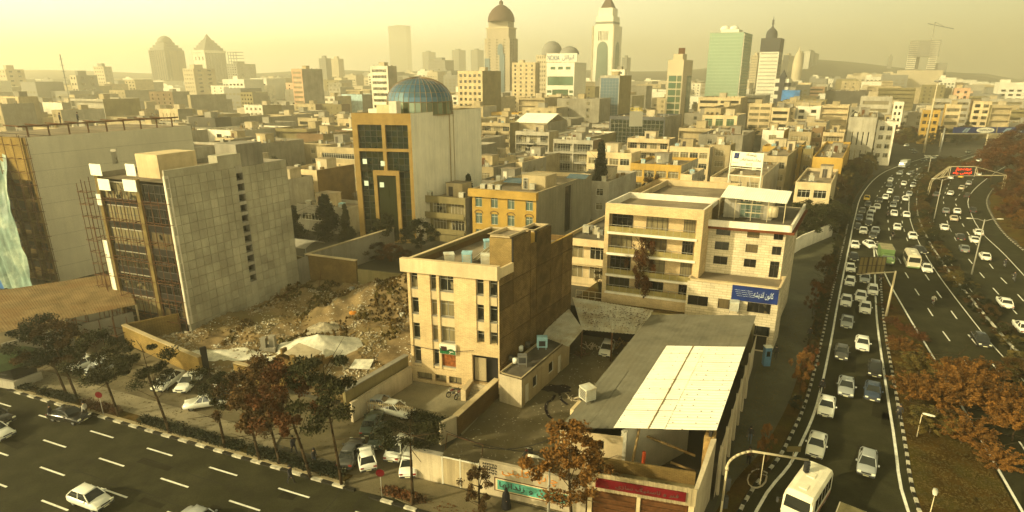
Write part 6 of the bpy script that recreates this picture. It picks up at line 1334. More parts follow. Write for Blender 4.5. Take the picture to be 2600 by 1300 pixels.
# cone-shaped tower
x, _, z = PY(2030, 128, 900); r = root('tower', (x, 900, terr(x, 900)), 'slender rounded tower tapering to a point on the right', 'tower'); m_ = MB(); zb = terr(x, 900) - 2; m_.lathe([(6.5, 0), (6.5, (z - zb) * .6), (5.5, (z - zb) * .8), (3.2, (z - zb) * .93), (1, z - zb), (.2, z - zb + 6)], (x, 900, zb), 14); m_.build('shaft', MATS['t_sand'], r)
# hollow tower with crane
r, A, B, wu, wv, h, z0 = tower('hollow square tower under construction with crane on the right horizon', 2312, 2391, 2398, 103, 900, 't_white', 't_grey', '')
zt = HT(175, 900); b0 = HT(197, 900)
for (a0, a1) in ((0, .30), (.68, .97)):
    for k in range(14): mpoly(r, 'floor', 't_white', rect(A, U, V, wu * a0, wu * a1, 0, 16), zt + (h - zt) * k / 14, zt + (h - zt) * (k + .45) / 14)
    mpoly(r, 'core', 't_grey', rect(A, U, V, wu * (a0 + .02), wu * (a1 - .02), 2, 15), b0, h)
mpoly(r, 'bridge', 't_grey', rect(A, U, V, 0, wu, 0, 16), h - 22, h); mpoly(r, 'podium', 't_sand', rect(A, U, V, -wu * .25, wu * 1.25, -4, 22), b0 - 30, zt - 2); mpoly(r, 'podium', 't_grey', rect(A, U, V, wu * .9, wu * 1.35, 4, 22), b0 - 30, zt + 8); mpoly(r, 'inner_wall', 't_grey', rect(A, U, V, wu * .3, wu * .42, 6, 12), zt, h)
cc = A + U * wu * .68; m_ = MB(); m_.tube((cc.x, cc.y, h), (cc.x, cc.y, h + 24), .8, 4); m_.tube((cc.x - 10, cc.y, h + 22), (cc.x + 28, cc.y, h + 15), .6, 4); m_.tube((cc.x, cc.y, h + 24), (cc.x + 14, cc.y, h + 18), .3, 4); solo(m_, 'tower_crane', MATS['t_grey'], 'thin tower crane on top of the hollow tower', 'crane', (cc.x, cc.y, h))
# striped pointed block, blue wrapped block, slim mast
r, A, B, wu, wv, h, z0 = tower('black and white striped block with small pyramid roof', 1970, 2004, 2011, 200, 420, 't_white', 't_grey', '')
shell(r, A, U, V, wu, wv, 0, h, 't_white')
for k in range(6): mpoly(r, 'band', 't_slate' if k % 2 else 't_white', rect(A, U, V, 0, wu, 0, wv - .2), h - (k + 1) * 2.6, h - k * 2.6)
mpoly(r, 'centre_bay', 't_slate', rect(A, U, V, wu * .3, wu * .7, -1, 3), 0, h + 1); pyramid(r, 'roof_tip', 't_slate', rect(A, U, V, wu * .25, wu * .75, -1, 7), h + 1, h + 6)
A, wu, wv, h = bfrom(1986, 2032, 2037, 229, 21); block('office_building', 'building wrapped in bright blue sheeting below the dark topped tower', A, wu, max(wv, 10), h, wall='blue_wrap' if M('blue_wrap', (.05, .20, .50), .5, .4, .25) else '', side='grey', front='x', cl=0, far=True)
m_ = MB(); x, _, z = PY(152, 138, 420); m_.tube((x, 420, 0), (x, 420, z), .35, 4); 
for k in range(6): m_.tube((x - 1.2, 420, z - 3 - k * 4), (x + 1.2, 420, z - 3 - k * 4), .15, 4)
solo(m_, 'radio_mast', MATS['t_grey'], 'thin radio mast on the left skyline', 'mast', (x, 420, 0))
# gabled white-roofed hall
A, wu, wv, h = bfrom(*[tp('C', q, 885)[0] for q in (25, 255, 400)], tp('C', 0, 885)[1], 12.5)
r = block('hall', 'hall with bright sloping white roof', A, wu, max(wv, 10), h, wall='beige', side='grey', front='x', cl=-1, short='hall')
m_ = MB(); wv = max(wv, 10); quadbox(m_, [(*(A - V * .5), h), (*(A + U * (wu + .4) - V * .5), h), (*(A + U * (wu + .4) + V * wv * .5), h + 3), (*(A + V * wv * .5), h + 3)], .2); quadbox(m_, [(*(A + V * wv), h), (*(A + V * wv * .5), h + 3), (*(A + U * wu + V * wv * .5), h + 3), (*(A + U * wu + V * wv), h)], .2); m_.build('gable_roof', MATS['white_sheet'], r)
# ------------------------------------------------------------------ the rest of the city
TREES = []
LM = [(60, 'left edge haze'), (420, 'domed construction tower'), (530, 'pyramid-roofed tower'), (690, 'bright white office block'), (850, 'notched skyline tower'), (1065, 'glass dome'), (1265, 'brown-domed tower'), (1425, 'NOKIA block'), (1535, 'white arch tower'), (1725, 'green corner block'), (1860, 'green glass tower'), (1955, 'dark-topped tower'), (2100, 'right hillside'), (2350, 'hollow tower'), (2560, 'right edge')]
def road_clear(x, y):
    return not (x > 40 and y < 300 and (x - 40) * .62 > (y - 150) * .62 - 30 and x > 30 + (y - 60) * .62)
ORD = ['', 'second ', 'third ', 'fourth ', 'fifth ', 'sixth ', 'seventh ', 'eighth ', 'ninth ', 'tenth ']
WNAMES = {'cream': 'cream', 'white': 'white', 'grey': 'grey', 'beige': 'beige', 'brown': 'brown', 'salmon': 'pinkish', 'olive': 'olive', 'palegrey': 'pale grey', 'ochre': 'ochre', 'darkgrey': 'dark grey'}
rr = random.Random(21); made = 0; tries = 0
def free(x, y, rad_): return all((x - f[0][0]) ** 2 + (y - f[0][1]) ** 2 > (rad_ + f[1]) ** 2 for f in FOOT)
SKY = [(0, 205), (300, 200), (500, 205), (900, 190), (1100, 180), (1300, 196), (1500, 205), (1700, 205), (1900, 205), (2000, 200), (2150, 185), (2300, 195), (2450, 212), (2600, 214)]
def skyl(px):
    for (a, ya), (b, yb) in zip(SKY[:-1], SKY[1:]):
        if a <= px <= b: return ya + (yb - ya) * (px - a) / (b - a)
    return 205
used = {}
while made < 290 and tries < 9000:
    tries += 1
    px = rr.uniform(-60, 2660); Y = 120 * math.exp(rr.random() ** .8 * 2.35)
    if made < 90: Y = 125 * math.exp(rr.random() * 1.0)
    x = (px - 1300) / FPX * (Y * CT + 6); y = Y
    wu = rr.uniform(9, 20) * (1 + Y / 1500); wv = rr.uniform(10, 22) * (1 + Y / 1500); zt_ = terr(x, y); h = zt_ + rr.choice([7, 9, 10, 12, 13, 15, 16, 19]) * (1 + max(0, Y - 400) / 1600)
    cx, cy = x + U.x * wu / 2 + V.x * wv / 2, y + U.y * wu / 2 + V.y * wv / 2
    if not road_clear(cx + 14, cy - 8) or not free(cx, cy, max(wu, wv) * .5) : continue
    lim = skyl(px)
    yy = Q(x, y, h)[1]
    if Y > 260 and yy < lim: h = HT(lim + rr.uniform(0, 14), Y)
    if Y <= 300:
        h = min(h, 11.5 if Y > 160 else 8.5)
        if Q(cx, cy, h)[1] < 262: h = HT(262 + rr.uniform(0, 20), cy)
    if h - zt_ < 5: continue
    made += 1
    wm = rr.choice(['cream', 'white', 'beige', 'beige', 'beige', 'palegrey', 'salmon', 'grey', 'olive', 'brown', 'palegrey']); sm_ = rr.choice(['grey', 'palegrey', 'grey', 'beige', 'olive'])
    if rr.random() < .35: wm = sm_
    st = rr.choice(['g3', 'g4', 'w3', 'b1', 'l1', 'g2', 'b2', 'x'])
    nst = max(2, int((h - zt_) / 3)); lm = min(LM, key=lambda q: abs(q[0] - px)); side_w = 'left of' if px < lm[0] - 25 else 'right of' if px > lm[0] + 25 else 'below'
    band = 'nearby' if Y < 200 else 'mid-distance' if Y < 330 else 'hazy' if Y < 700 else 'faint distant'
    lab = f"{band} {WNAMES[wm]} {nst}-storey block {side_w} the {lm[1]}"
    n = used.get(lab, 0); used[lab] = n + 1
    if n: lab = ORD[min(n, 9)] + lab
    block('city_block', lab, (x, y), wu, wv, h, wall=wm, side=sm_, front=st, z0=zt_ - 1.5 if Y > 400 else 0, cl=(2 if Y < 190 else 0) if Y < 430 else -1, far=Y > 200, group='blocks of the city beyond', room=Y < 500, short=lab, par=.6, fh=3.1 * (1 + max(0, Y - 500) / 1500))
mb = [MB(), MB(), MB()]
for k in range(2600):                                # far-off roofs that read as one mass
    px = rr.uniform(-150, 2750); Y = rr.uniform(430, 3000); x = (px - 1300) / FPX * Y
    if not free(x, Y, 18): continue
    s = rr.uniform(9, 22) * (1 + Y / 2500); z = terr(x, Y); h = z + rr.choice([6, 8, 10, 12, 16, 22]) * (1 + Y / 3500); lim = skyl(px) - 3
    if Q(x, Y, h)[1] < lim: h = HT(lim + rr.uniform(0, 9), Y)
    if h < z + 3: continue
    m_ = mb[k % 3]; m_.obox((x, Y, z - 3), (U.x * s, U.y * s, 0), (V.x * s * 1.1, V.y * s * 1.1, 0), (0, 0, h - z + 3))
    if rr.random() < .5: m_.obox((x + 3, Y + 4, h), (U.x * s * .3, U.y * s * .3, 0), (V.x * 3, V.y * 3, 0), (0, 0, 2.5))
    if Y < 1300:
        for f in range(1, int((h - z) / 3.6)):
            for c_ in range(4):
                q = Vector((x, Y)) + U * s * (.08 + .23 * c_) - V * .12; mb[(k + 1) % 3 if False else k % 3].face([(q.x, q.y, z + f * 3.6 - 1.6), (q.x + U.x * s * .13, q.y + U.y * s * .13, z + f * 3.6 - 1.6), (q.x + U.x * s * .13, q.y + U.y * s * .13, z + f * 3.6), (q.x, q.y, z + f * 3.6)], 1)
for m_, mt, lb in zip(mb, ('t_sand', 't_white', 't_grey'), ('cream', 'white', 'grey')): props(m_.build('city_mass', [MATS[mt], MATS['glass']]), f'{lb} houses of the far-off city merging in the haze', kind='stuff')
# low clutter roofs in the middle distance
def tree_clump(name, label, n, region, seed, mat, hmin, hmax, kind='stuff'):
    rr_ = random.Random(seed); m_ = MB()
    for k in range(n):
        x, y = rr_.uniform(region[0], region[1]), rr_.uniform(region[2], region[3])
        if not free(x, y, -3): continue
        H_ = rr_.uniform(hmin, hmax); R_ = rr_.uniform(1.6, 3.6); z = terr(x, y)
        for i in range(110):
            a, t = rr_.uniform(0, 6.28), rr_.uniform(-1, 1); q = R_ * math.sqrt(1 - t * t) * rr_.uniform(.6, 1); s_ = rr_.uniform(.35, .8)
            c = Vector((x + q * math.cos(a), y + q * math.sin(a), z + H_ * .6 + t * H_ * .4)); u = Vector((rr_.uniform(-1, 1), rr_.uniform(-1, 1), rr_.uniform(-1, 1))).normalized() * s_; v = u.orthogonal().normalized() * s_
            m_.face([c - u, c + v * .6, c + u, c - v * .6])
    return props(m_.build(name, MATS[mat]), label, kind=kind)

rr = random.Random(31); k = 0
while k < 70:
    px = rr.uniform(0, 2500); Y = rr.uniform(100, 420); x = (px - 1300) / FPX * (Y * CT + 6)
    if not free(x, Y, -4) or not road_clear(x + 10, Y - 5): continue
    k += 1; TREES.append((x, Y, px))
# ------------------------------------------------------------------ lettering and signs
def text(body, parent, o, d, z, w_, h_, mat, out=.03, name='lettering', italic=0.):
    cu = bpy.data.curves.new('t', 'FONT'); cu.body = body; cu.extrude = .02; cu.resolution_u = 3; cu.align_x = 'LEFT'; cu.shear = italic
    ob = bpy.data.objects.new('t', cu); col.objects.link(ob); dg_ = bpy.context.evaluated_depsgraph_get()
    me = bpy.data.meshes.new_from_object(ob.evaluated_get(dg_)); bpy.data.objects.remove(ob)
    if not len(me.vertices): return None
    xs = [v.co.x for v in me.vertices]; ys = [v.co.y for v in me.vertices]; x0, x1, y0, y1 = min(xs), max(xs), min(ys), max(ys)
    d = Vector((d[0], d[1])).normalized(); n = Vector((-d.y, d.x)); po = parent_off(parent)
    for v in me.vertices:
        a, b, c = (v.co.x - x0) / (x1 - x0) * w_, (v.co.y - y0) / (y1 - y0) * h_, v.co.z
        v.co = (o[0] + d.x * a - n.x * (out + c) - po.x, o[1] + d.y * a - n.y * (out + c) - po.y, z + b - po.z)
    me.name = name; me.materials.clear(); me.materials.append(mat)
    k = link(bpy.data.objects.new(name, me)); k.parent = parent; return k
ink = plain('ink', (.03, .028, .025), .6); orange = plain('paint_orange', (.50, .20, .03), .6); teal = M('paint_teal', (.10, .34, .24), .7, .3, 1.5); navy = M('paint_navy', (.015, .035, .16), .5, .3, .8)
skyw = plain('paint_pale', (.45, .50, .55), .5); redp = M('paint_red', (.15, .008, .012), .6, .25, 1); signw = M('sign_white', (.70, .66, .50), .6, .1, 1)
dm = (MUR[1] - MUR[0]).normalized()
m_ = MB(); q = MUR[0] + dm * .1 - Vector((-dm.y, dm.x)) * .0
text('\ufbfd\ufee8\ufbff\ufee0\ufb90 \ufb56\ufe8e\ufb7c', PW, MUR[0] + dm * 1.75, dm, 1.95, 4.2, .85, orange, .02)
for k, s in enumerate(('۸۲۲۳۱۱۸', '۸۲۳۵۵۱۴', '۸۲۳۲۹۲۸', '۸۲۳۲۹۲۷')): text(s, PW, MUR[0] + dm * .22, dm, 2.62 - k * .24, 1.15, .16, ink, .02)
for (x0, x1, z0, z1, mt, o_) in ((1.15, 6.9, .55, 1.72, 'rust', .012), (1.25, 6.8, .63, 1.64, 'cream', .02), (1.4, 6.65, .72, 1.55, 'paint_teal', .028)):
    m_ = MB(); n = Vector((-dm.y, dm.x)); s = MUR[0] + dm * x0; m_.obox((s.x - n.x * o_, s.y - n.y * o_, z0), (dm.x * (x1 - x0), dm.y * (x1 - x0), 0), (n.x * .01, n.y * .01, 0), (0, 0, z1 - z0)); m_.build('painted_panel', MATS[mt], PW)
text('\ufe8e\ufeec\ufee7\ufe8d\ufeaa\ufee7\ufeaf \ufeed \ufbfd\ufbfe\ufe8e\ufeec\ufee8\ufe97', PW, MUR[0] + dm * 1.55, dm, .85, 4.9, .6, ink, .035)
# shop fascia sign
r = root('shop_sign', (*S0, 3.3), 'dark red shop sign with Persian letters on the ribbed fascia', 'sign')
m_ = MB(); s = S0 + ds * .55 - dn * .16; m_.obox((s.x, s.y, 3.32), (ds.x * (LS - 1.2), ds.y * (LS - 1.2), 0), (dn.x * .06, dn.y * .06, 0), (0, 0, .72)); m_.build('sign_board', redp, r)
text('\ufbfc\ufeaf\ufe8e\ufeb3 \ufb8f\ufbff\ufe98\ufeb3\ufe8e\ufedf \ufeed \ufeae\ufee8\ufed3', r, S0 + ds * 1.9, ds, 3.48, LS - 3, .36, plain('paint_brown', (.09, .045, .03), .6), .19)
# green sign on the centre building
A_, U_, n_, W_ = SIGN; r = root('sign_box', (*(A_ + U_ * W_ * .33), 6.5), 'cream and green sign box below a window of the yellow brick building', 'sign')
s = A_ + U_ * (W_ * .345) - n_ * .28; wS = W_ * .185
m_ = MB(); m_.obox((s.x, s.y, 3.72), (U_.x * wS, U_.y * wS, 0), (n_.x * .3, n_.y * .3, 0), (0, 0, 1.02)); m_.build('sign_board', signw, r)
grn = M('paint_green', (.03, .17, .06), .5, .2, 1)
def onsign(pts, mat, name, off):
    m_ = MB(); m_.face([(s.x + U_.x * wS * a - n_.x * off, s.y + U_.y * wS * a - n_.y * off, 3.72 + 1.02 * b) for a, b in pts]); return m_.build(name, mat, r)
onsign([(.02, .02), (.98, .02), (.98, .40), (.9, .5), (.8, .58), (.7, .60), (.58, .54), (.5, .45), (.4, .38), (.28, .36), (.15, .45), (.06, .6), (.02, .68)], grn, 'green_wave', .012)
onsign([(.08, .78), (.13, .4), (.3, .33), (.47, .42), (.45, .80)], plain('sign_brown', (.04, .015, .012), .6), 'dark_panel', .018)
for pts in ([(.58, .10), (.62, .09), (.88, .46), (.84, .48)], [(.60, .30), (.86, .22), (.88, .26), (.62, .36)]): onsign(pts, signw, 'white_stroke', .02)
# blue sign on the stone wing
C1_, w3_, hL_ = LOWB; r = root('banner', (*C1_, hL_), 'dark blue sign with pale calligraphy on the lower stone wing', 'sign')
s = C1_ + U0 * (w3_ * .50) - V0 * .12; wB = w3_ * .49
m_ = MB(); m_.obox((s.x, s.y, hL_ - 1.62), (U0.x * wB, U0.y * wB, 0), (V0.x * .08, V0.y * .08, 0), (0, 0, 1.75)); m_.build('sign_board', navy, r)
text('\ufeea\ufeb8\ufbfe\ufeaa\ufee7\ufe8d \ufee5\ufeee\ufee7\ufe8e\ufb90', r, s + U0 * wB * .48, U0, hL_ - 1.2, wB * .42, .9, skyw, .02)
for k in range(4): text('\ufeea\ufeb8\ufbfe\ufeaa\ufee7\ufe8d \ufee5\ufeee\ufee7\ufe8e\ufb90 \ufeed \ufb93\ufee8\ufeeb\ufeae\ufed3', r, s + U0 * wB * (.06 + .02 * k), U0, hL_ - .42 - k * .22, wB * .38, .1, skyw, .02)
# roof billboard
a, b = PY(1856, 420, 100), PY(1934, 422, 97); o = Vector(a[:2]); d = (Vector(b[:2]) - o); wd = d.length; d.normalize(); zb = a[2]; ht = PY(1858, 384, 100)[2] - zb
r = root('billboard', (o.x, o.y, zb), 'white roof billboard with Persian institute name and blue emblem', 'billboard'); n = Vector((-d.y, d.x))
m_ = MB(); m_.obox((o.x, o.y, zb), (d.x * wd, d.y * wd, 0), (n.x * .15, n.y * .15, 0), (0, 0, ht)); m_.build('board', signw, r)
text('\ufee9\ufe8e\ufb95\ufeb8\ufeeb\ufeed\ufb8b\ufb58', r, o + d * wd * .47, d, zb + ht * .70, wd * .33, ht * .26, ink, .02)
text('\ufbfd\ufee3\ufe8e\ufee0\ufeb3\ufe8d \ufeea\ufeb8\ufbfe\ufeaa\ufee7\ufe8d \ufeed \ufb93\ufee8\ufeeb\ufeae\ufed3', r, o + d * wd * .28, d, zb + ht * .37, wd * .68, ht * .25, ink, .02)
text('I.I.C.T', r, o + d * wd * .50, d, zb + ht * .10, wd * .2, ht * .15, ink, .02)
m_ = MB(); s = o + d * wd * .07 - n * .02; 
for k in range(4): q = s + d * (wd * .04 * k); m_.obox((q.x, q.y, zb + ht * .52), (d.x * wd * .036, d.y * wd * .036, .0), (n.x * .02, n.y * .02, 0), (d.x * .1, d.y * .1, ht * .4))
m_.build('emblem', navy, r); text('IICT', r, o + d * wd * .05, d, zb + ht * .2, wd * .18, ht * .06, ink, .02)
m_ = MB(); 
for t in (-.03, 1.02): p = o + d * wd * t; m_.tube((p.x, p.y, zb - 5.0), (p.x, p.y, zb + ht + .1), .12, 5)
for z in (-1.6, -.3): p, q = o - d * .1, o + d * (wd + .1); m_.tube((p.x, p.y, zb + z), (q.x, q.y, zb + z), .07, 5)
for t in (0, .33, .66, 1): p = o + d * wd * t; m_.tube((p.x, p.y, zb - 1.6), (p.x + n.x, p.y + n.y * 1.2, zb - 3.4), .06, 5)
m_.build('frame', MATS['frame_white'], r)
# roof sign lettering on the towers
o, wn, hn = NOK; r = root('roof_sign', (o.x, o.y, hn), 'NOKIA lettering with Persian name on the roof sign', 'sign'); blue = plain('letter_blue', (.10, .15, .24), .5)
text('NOKIA', r, o + U0 * (wn * .05), U0, hn + 1.6, wn * .42, 3.6, blue, .1); text('\ufede\ufe97\ufe8d\ufeae\ufbfe\ufe8d', r, o + U0 * (wn * .56), U0, hn + 1.4, wn * .42, 4.0, blue, .1)
p = PY(1600, 282, 200); r = root('roof_sign', p, 'yellow OPEL letters on a roof before the beige block', 'sign'); text('OPEL', r, (p[0], p[1]), (1, 0), p[2], 4.2, 1.1, plain('letter_yellow', (.65, .48, .02), .5), .0)
m_ = MB(); m_.box(p[0] - .1, p[0] + 4.3, p[1] + .1, p[1] + .2, p[2] - 5, p[2] - .1); m_.build('frame', MATS['frame_grey'], r)
# ------------------------------------------------------------------ roof coolers
def cooler_proto():
    r = root('evaporative_cooler', (0, 0, 0), 'x', 'cooler'); m_ = MB(); m_.box(-.48, .48, -.48, .48, .28, 1.28); m_.box(-.52, .52, -.52, .52, 1.285, 1.34); m_.build('body', MATS['cooler'], r)
    for k, (dx, dy) in enumerate(((0, -1), (1, 0), (0, 1), (-1, 0))):
        m_ = MB()
        for j in range(6):
            z = .40 + j * .135
            if dy: m_.box(-.38, .38, dy * .485 - .012, dy * .485 + .012, z, z + .085)
            else: m_.box(dx * .485 - .012, dx * .485 + .012, -.38, .38, z, z + .085)
        m_.build('louvre', MATS['darkgrey' if k % 2 else 'old_sheet'], r)
    for x in (-.42, .42):
        for y in (-.42, .42): m_ = MB(); m_.box(x - .03, x + .03, y - .03, y + .03, 0, .279); m_.build('leg', MATS['steel'], r)
    m_ = MB(); m_.box(-.2, .2, .485, 1.0, .0, .7); m_.build('duct', MATS['steel'], r); return r
cp_ = cooler_proto(); byn = {}
POS = [['single'], ['left', 'right'], ['left', 'middle', 'right'], ['leftmost', 'second', 'third', 'rightmost']]
for c in COOLERS:
    x, y, z, rz, short, k, n = c[:7]
    if len(c) > 7: copy_thing(cp_, (x, y, z), rz, c[7], 'evaporative coolers on the roofs', {'cooler': MATS[c[8]]} if len(c) > 8 and c[8] != 'cooler' else None); continue
    if Q(x, y, z)[1] < 150 or not (-30 < Q(x, y, z)[0] < 2630): continue
    w_ = ' '.join(short.split()[:8]); lab = f"{POS[n - 1][k]} cooler on the roof of the {w_}"
    copy_thing(cp_, (x, y, z), rz, lab, 'evaporative coolers on the roofs', {'cooler': MATS['cooler_blue']} if (k + n + int(x)) % 7 == 0 else None)
drop(cp_)
for (t, px, py, z, lab, mt) in (('K', 98, 235, 3.0, 'rusty open cooler frame on the service house roof', 'cooler'), ('K', 225, 110, 3.1, 'blue-green cooler on the far end of the service house roof', 'cooler_blue')): pass
# ------------------------------------------------------------------ vehicles
paint = plain('car_paint', (.74, .72, .60), .28, coat=.5); carglass = plain('car_glass', (.02, .022, .018), .06, spec=.8); tyre = plain('tyre', (.015, .014, .012), .8); rim = plain('rim', (.3, .3, .27), .4, .6)
lampw = plain('lamp_lens', (.7, .68, .5), .15); lampr = plain('tail_lens', (.25, .02, .01), .3); trim = plain('trim_dark', (.03, .03, .028), .6); plate_ = plain('plate', (.7, .66, .4), .5)
COL = {'white': paint, 'silver': plain('silver_paint', (.36, .37, .34), .3, .3, coat=.4), 'black': plain('black_paint_car', (.018, .017, .014), .25, coat=.6), 'dark grey': plain('dark_grey_paint', (.06, .06, .05), .3, coat=.5), 'dark blue': plain('dark_blue_paint', (.035, .05, .075), .3, coat=.5),
       'yellow': plain('yellow_paint', (.62, .40, .02), .35, coat=.3), 'beige': plain('beige_paint', (.50, .44, .30), .35, coat=.3), 'grey': plain('grey_paint', (.19, .20, .18), .3, .2, coat=.4), 'dark green': plain('dark_green_paint', (.035, .05, .03), .3, coat=.5), 'green': plain('green_paint', (.09, .15, .045), .5)}
def loft(m, st, mat=0):
    rows = []
    for (x, zt, hw, zb) in st:
        rows.append([(x, -hw * .9, zb), (x, -hw, zb + .12), (x, -hw, zt - .2), (x, -hw * .93, zt - .05), (x, -hw * .75, zt), (x, 0, zt + .025), (x, hw * .75, zt), (x, hw * .93, zt - .05), (x, hw, zt - .2), (x, hw, zb + .12), (x, hw * .9, zb)])
    k = len(rows[0]); vs = [p for r_ in rows for p in r_]; fs = []
    for i in range(len(rows) - 1):
        for j in range(k): fs.append((i * k + j, (i + 1) * k + j, (i + 1) * k + (j + 1) % k, i * k + (j + 1) % k))
    fs += [tuple(range(k)), tuple(range((len(rows) - 1) * k, len(rows) * k))[::-1]]
    m.mesh(vs, fs, mat, True)
def wheels(r, xs, hw, R_=.29, full=True):
    for i, x in enumerate(xs):
        for s in (-1, 1):
            key = ('wheel', R_, s)
            if key not in WIN:
                m_ = MB(); n = 16; w_ = .19
                for y0, y1, r0, r1 in ((0, 0, R_ * .62, R_ * .97), (0, w_, R_, R_), (w_, w_, R_ * .97, R_ * .3)):
                    vs = []
                    for a in range(n): t = 2 * math.pi * a / n; vs += [(math.cos(t) * r0, -s * y0, math.sin(t) * r0), (math.cos(t) * r1, -s * y1, math.sin(t) * r1)]
                    m_.mesh(vs, [(2 * a, 2 * a + 1, (2 * a + 3) % (2 * n), (2 * a + 2) % (2 * n)) for a in range(n)], 0, True)
                q = MB(); q.lathe([(.01, .02), (R_ * .3, .03), (R_ * .62, 0)], n=14); q.v = [(x_, s * z_ - s * .012, y_) for x_, y_, z_ in q.v]
                WIN[key] = (m_.data('wheel', tyre), q.data('rim', rim))
            wme, rme = WIN[key]; o = inst('wheel', wme, r, (x, s * hw, R_))
            if full: inst('rim', rme, o)
def car_proto(kind, full=True):
    r = root('parked_car' if kind == 'x' else 'car', (0, 0, 0), 'x', 'car'); m_ = MB()
    if kind == 'hatch': L2, W2, H_, st = 1.9, .81, 1.42, [(1.9, .55, .62, .3), (1.82, .66, .74, .26), (1.1, .84, .80, .24), (.7, .90, .81, .24), (-1.5, .93, .80, .24), (-1.85, .9, .76, .28), (-1.9, .6, .7, .32)]; gh = (.95, .3, -1.25, -1.78)
    elif kind == 'pickup': L2, W2, H_, st = 2.25, .83, 1.48, [(2.25, .6, .66, .34), (2.15, .74, .78, .3), (1.3, .86, .82, .28), (.9, .92, .83, .28), (-2.15, .92, .82, .3), (-2.25, .85, .8, .34)]; gh = (1.0, .45, -.35, -.55)
    else: L2, W2, H_, st = 2.15, .83, 1.39, [(2.15, .56, .66, .3), (2.06, .68, .77, .26), (1.2, .82, .82, .24), (.8, .88, .83, .24), (-1.4, .91, .83, .24), (-1.95, .88, .80, .26), (-2.1, .80, .76, .28), (-2.15, .6, .7, .32)]; gh = (.92, .25, -.98, -1.52)
    loft(m_, st); a, b, c, d = gh; zb = .87; wb, wt = W2 * .90, W2 * .70
    zt = H_ - .05
    roofv = [(b + .05, -wt, zt), (b + .05, wt, zt), (c - .05, wt, zt), (c - .05, -wt, zt), (b - .12, -wt * .85, H_), (b - .12, wt * .85, H_), (c + .12, wt * .85, H_), (c + .12, -wt * .85, H_)]
    m_.mesh(roofv, [(4, 5, 6, 7), (0, 1, 5, 4), (1, 2, 6, 5), (2, 3, 7, 6), (3, 0, 4, 7), (3, 2, 1, 0)], 0, True)
    for s in (-1, 1):
        for (x0, x1) in ((a, b), (d, c), ((a + d) / 2, (b + c) / 2 + .0)): m_.tube((x0, s * wb, zb), (x1, s * wt, zt), .045, 5)
    m_.build('body', paint, r)
    def gl(nm, pts): q = MB(); q.face(pts); q.build(nm, carglass, r)
    e = .02
    gl('windscreen', [(a - e, -wb + .03, zb), (a - e, wb - .03, zb), (b, wt - .02, zt), (b, -wt + .02, zt)]); gl('rear_window', [(d + e, wb - .03, zb), (d + e, -wb + .03, zb), (c, -wt + .02, zt), (c, wt - .02, zt)])
    for s in (-1, 1):
        gl('side_window', [(a, s * (wb - .01), zb), (b, s * (wt - .01), zt), (c, s * (wt - .01), zt), (d, s * (wb - .01), zb)][::s])
        for (nm, x, mt) in (('headlight', L2 - .045, lampw), ('tail_light', -L2 + .0, lampr)):
            q = MB(); sx = 1 if x > 0 else -1; q.box(x - .03, x + .05 * sx if sx > 0 else x + .03, s * .58 - .15, s * .58 + .15, .58, .72)
            q.build(nm, mt, r)
        q = MB(); q.box(a - .35, a - .2, s * (W2 + .10) - .07, s * (W2 + .10) + .07, .9, 1.02)
        if full: q.build('mirror', paint, r)
    for x in (L2 - .02, -L2 - .07): q = MB(); q.box(x, x + .09, -W2 * .84, W2 * .84, .32, .47); q.build('bumper', trim, r)
    if full:
        q = MB(); q.box(L2 + .005, L2 + .035, -.4, .4, .56, .68); q.build('grille', trim, r); q = MB(); q.box(L2 + .072, L2 + .085, -.23, .23, .37, .46); q.build('number_plate', plate_, r)
        q = MB(); q.box(-L2 - .085, -L2 - .072, -.23, .23, .37, .46); q.build('number_plate', plate_, r)
    if kind == 'pickup': q = MB(); q.prism([(-.6, -.72), (-.6, .72), (-2.2, .72), (-2.2, -.72)], .9, .945); q.build('load_bed', trim, r)
    wheels(r, (L2 * .62, -L2 * .62), W2 - .04, full=full); return r
PRO = {(k, f): car_proto(k, f) for k in ('saloon', 'hatch', 'pickup') for f in (True, False)}
for (k, f), p in PRO.items(): p.location = (0, -500, 0)
def tangent(pts, x, y):
    best = min(range(len(pts) - 1), key=lambda i: (V2(pts[i]) - Vector((x, y))).length); return (V2(pts[best + 1]) - V2(pts[best])).normalized()
Zs = .19408
def pos(t, x, y):
    px, py = (2130 + x * Zs, 370 + y * Zs) if t == 'Z' else tp(t, x, y); return P(px, py, .55)
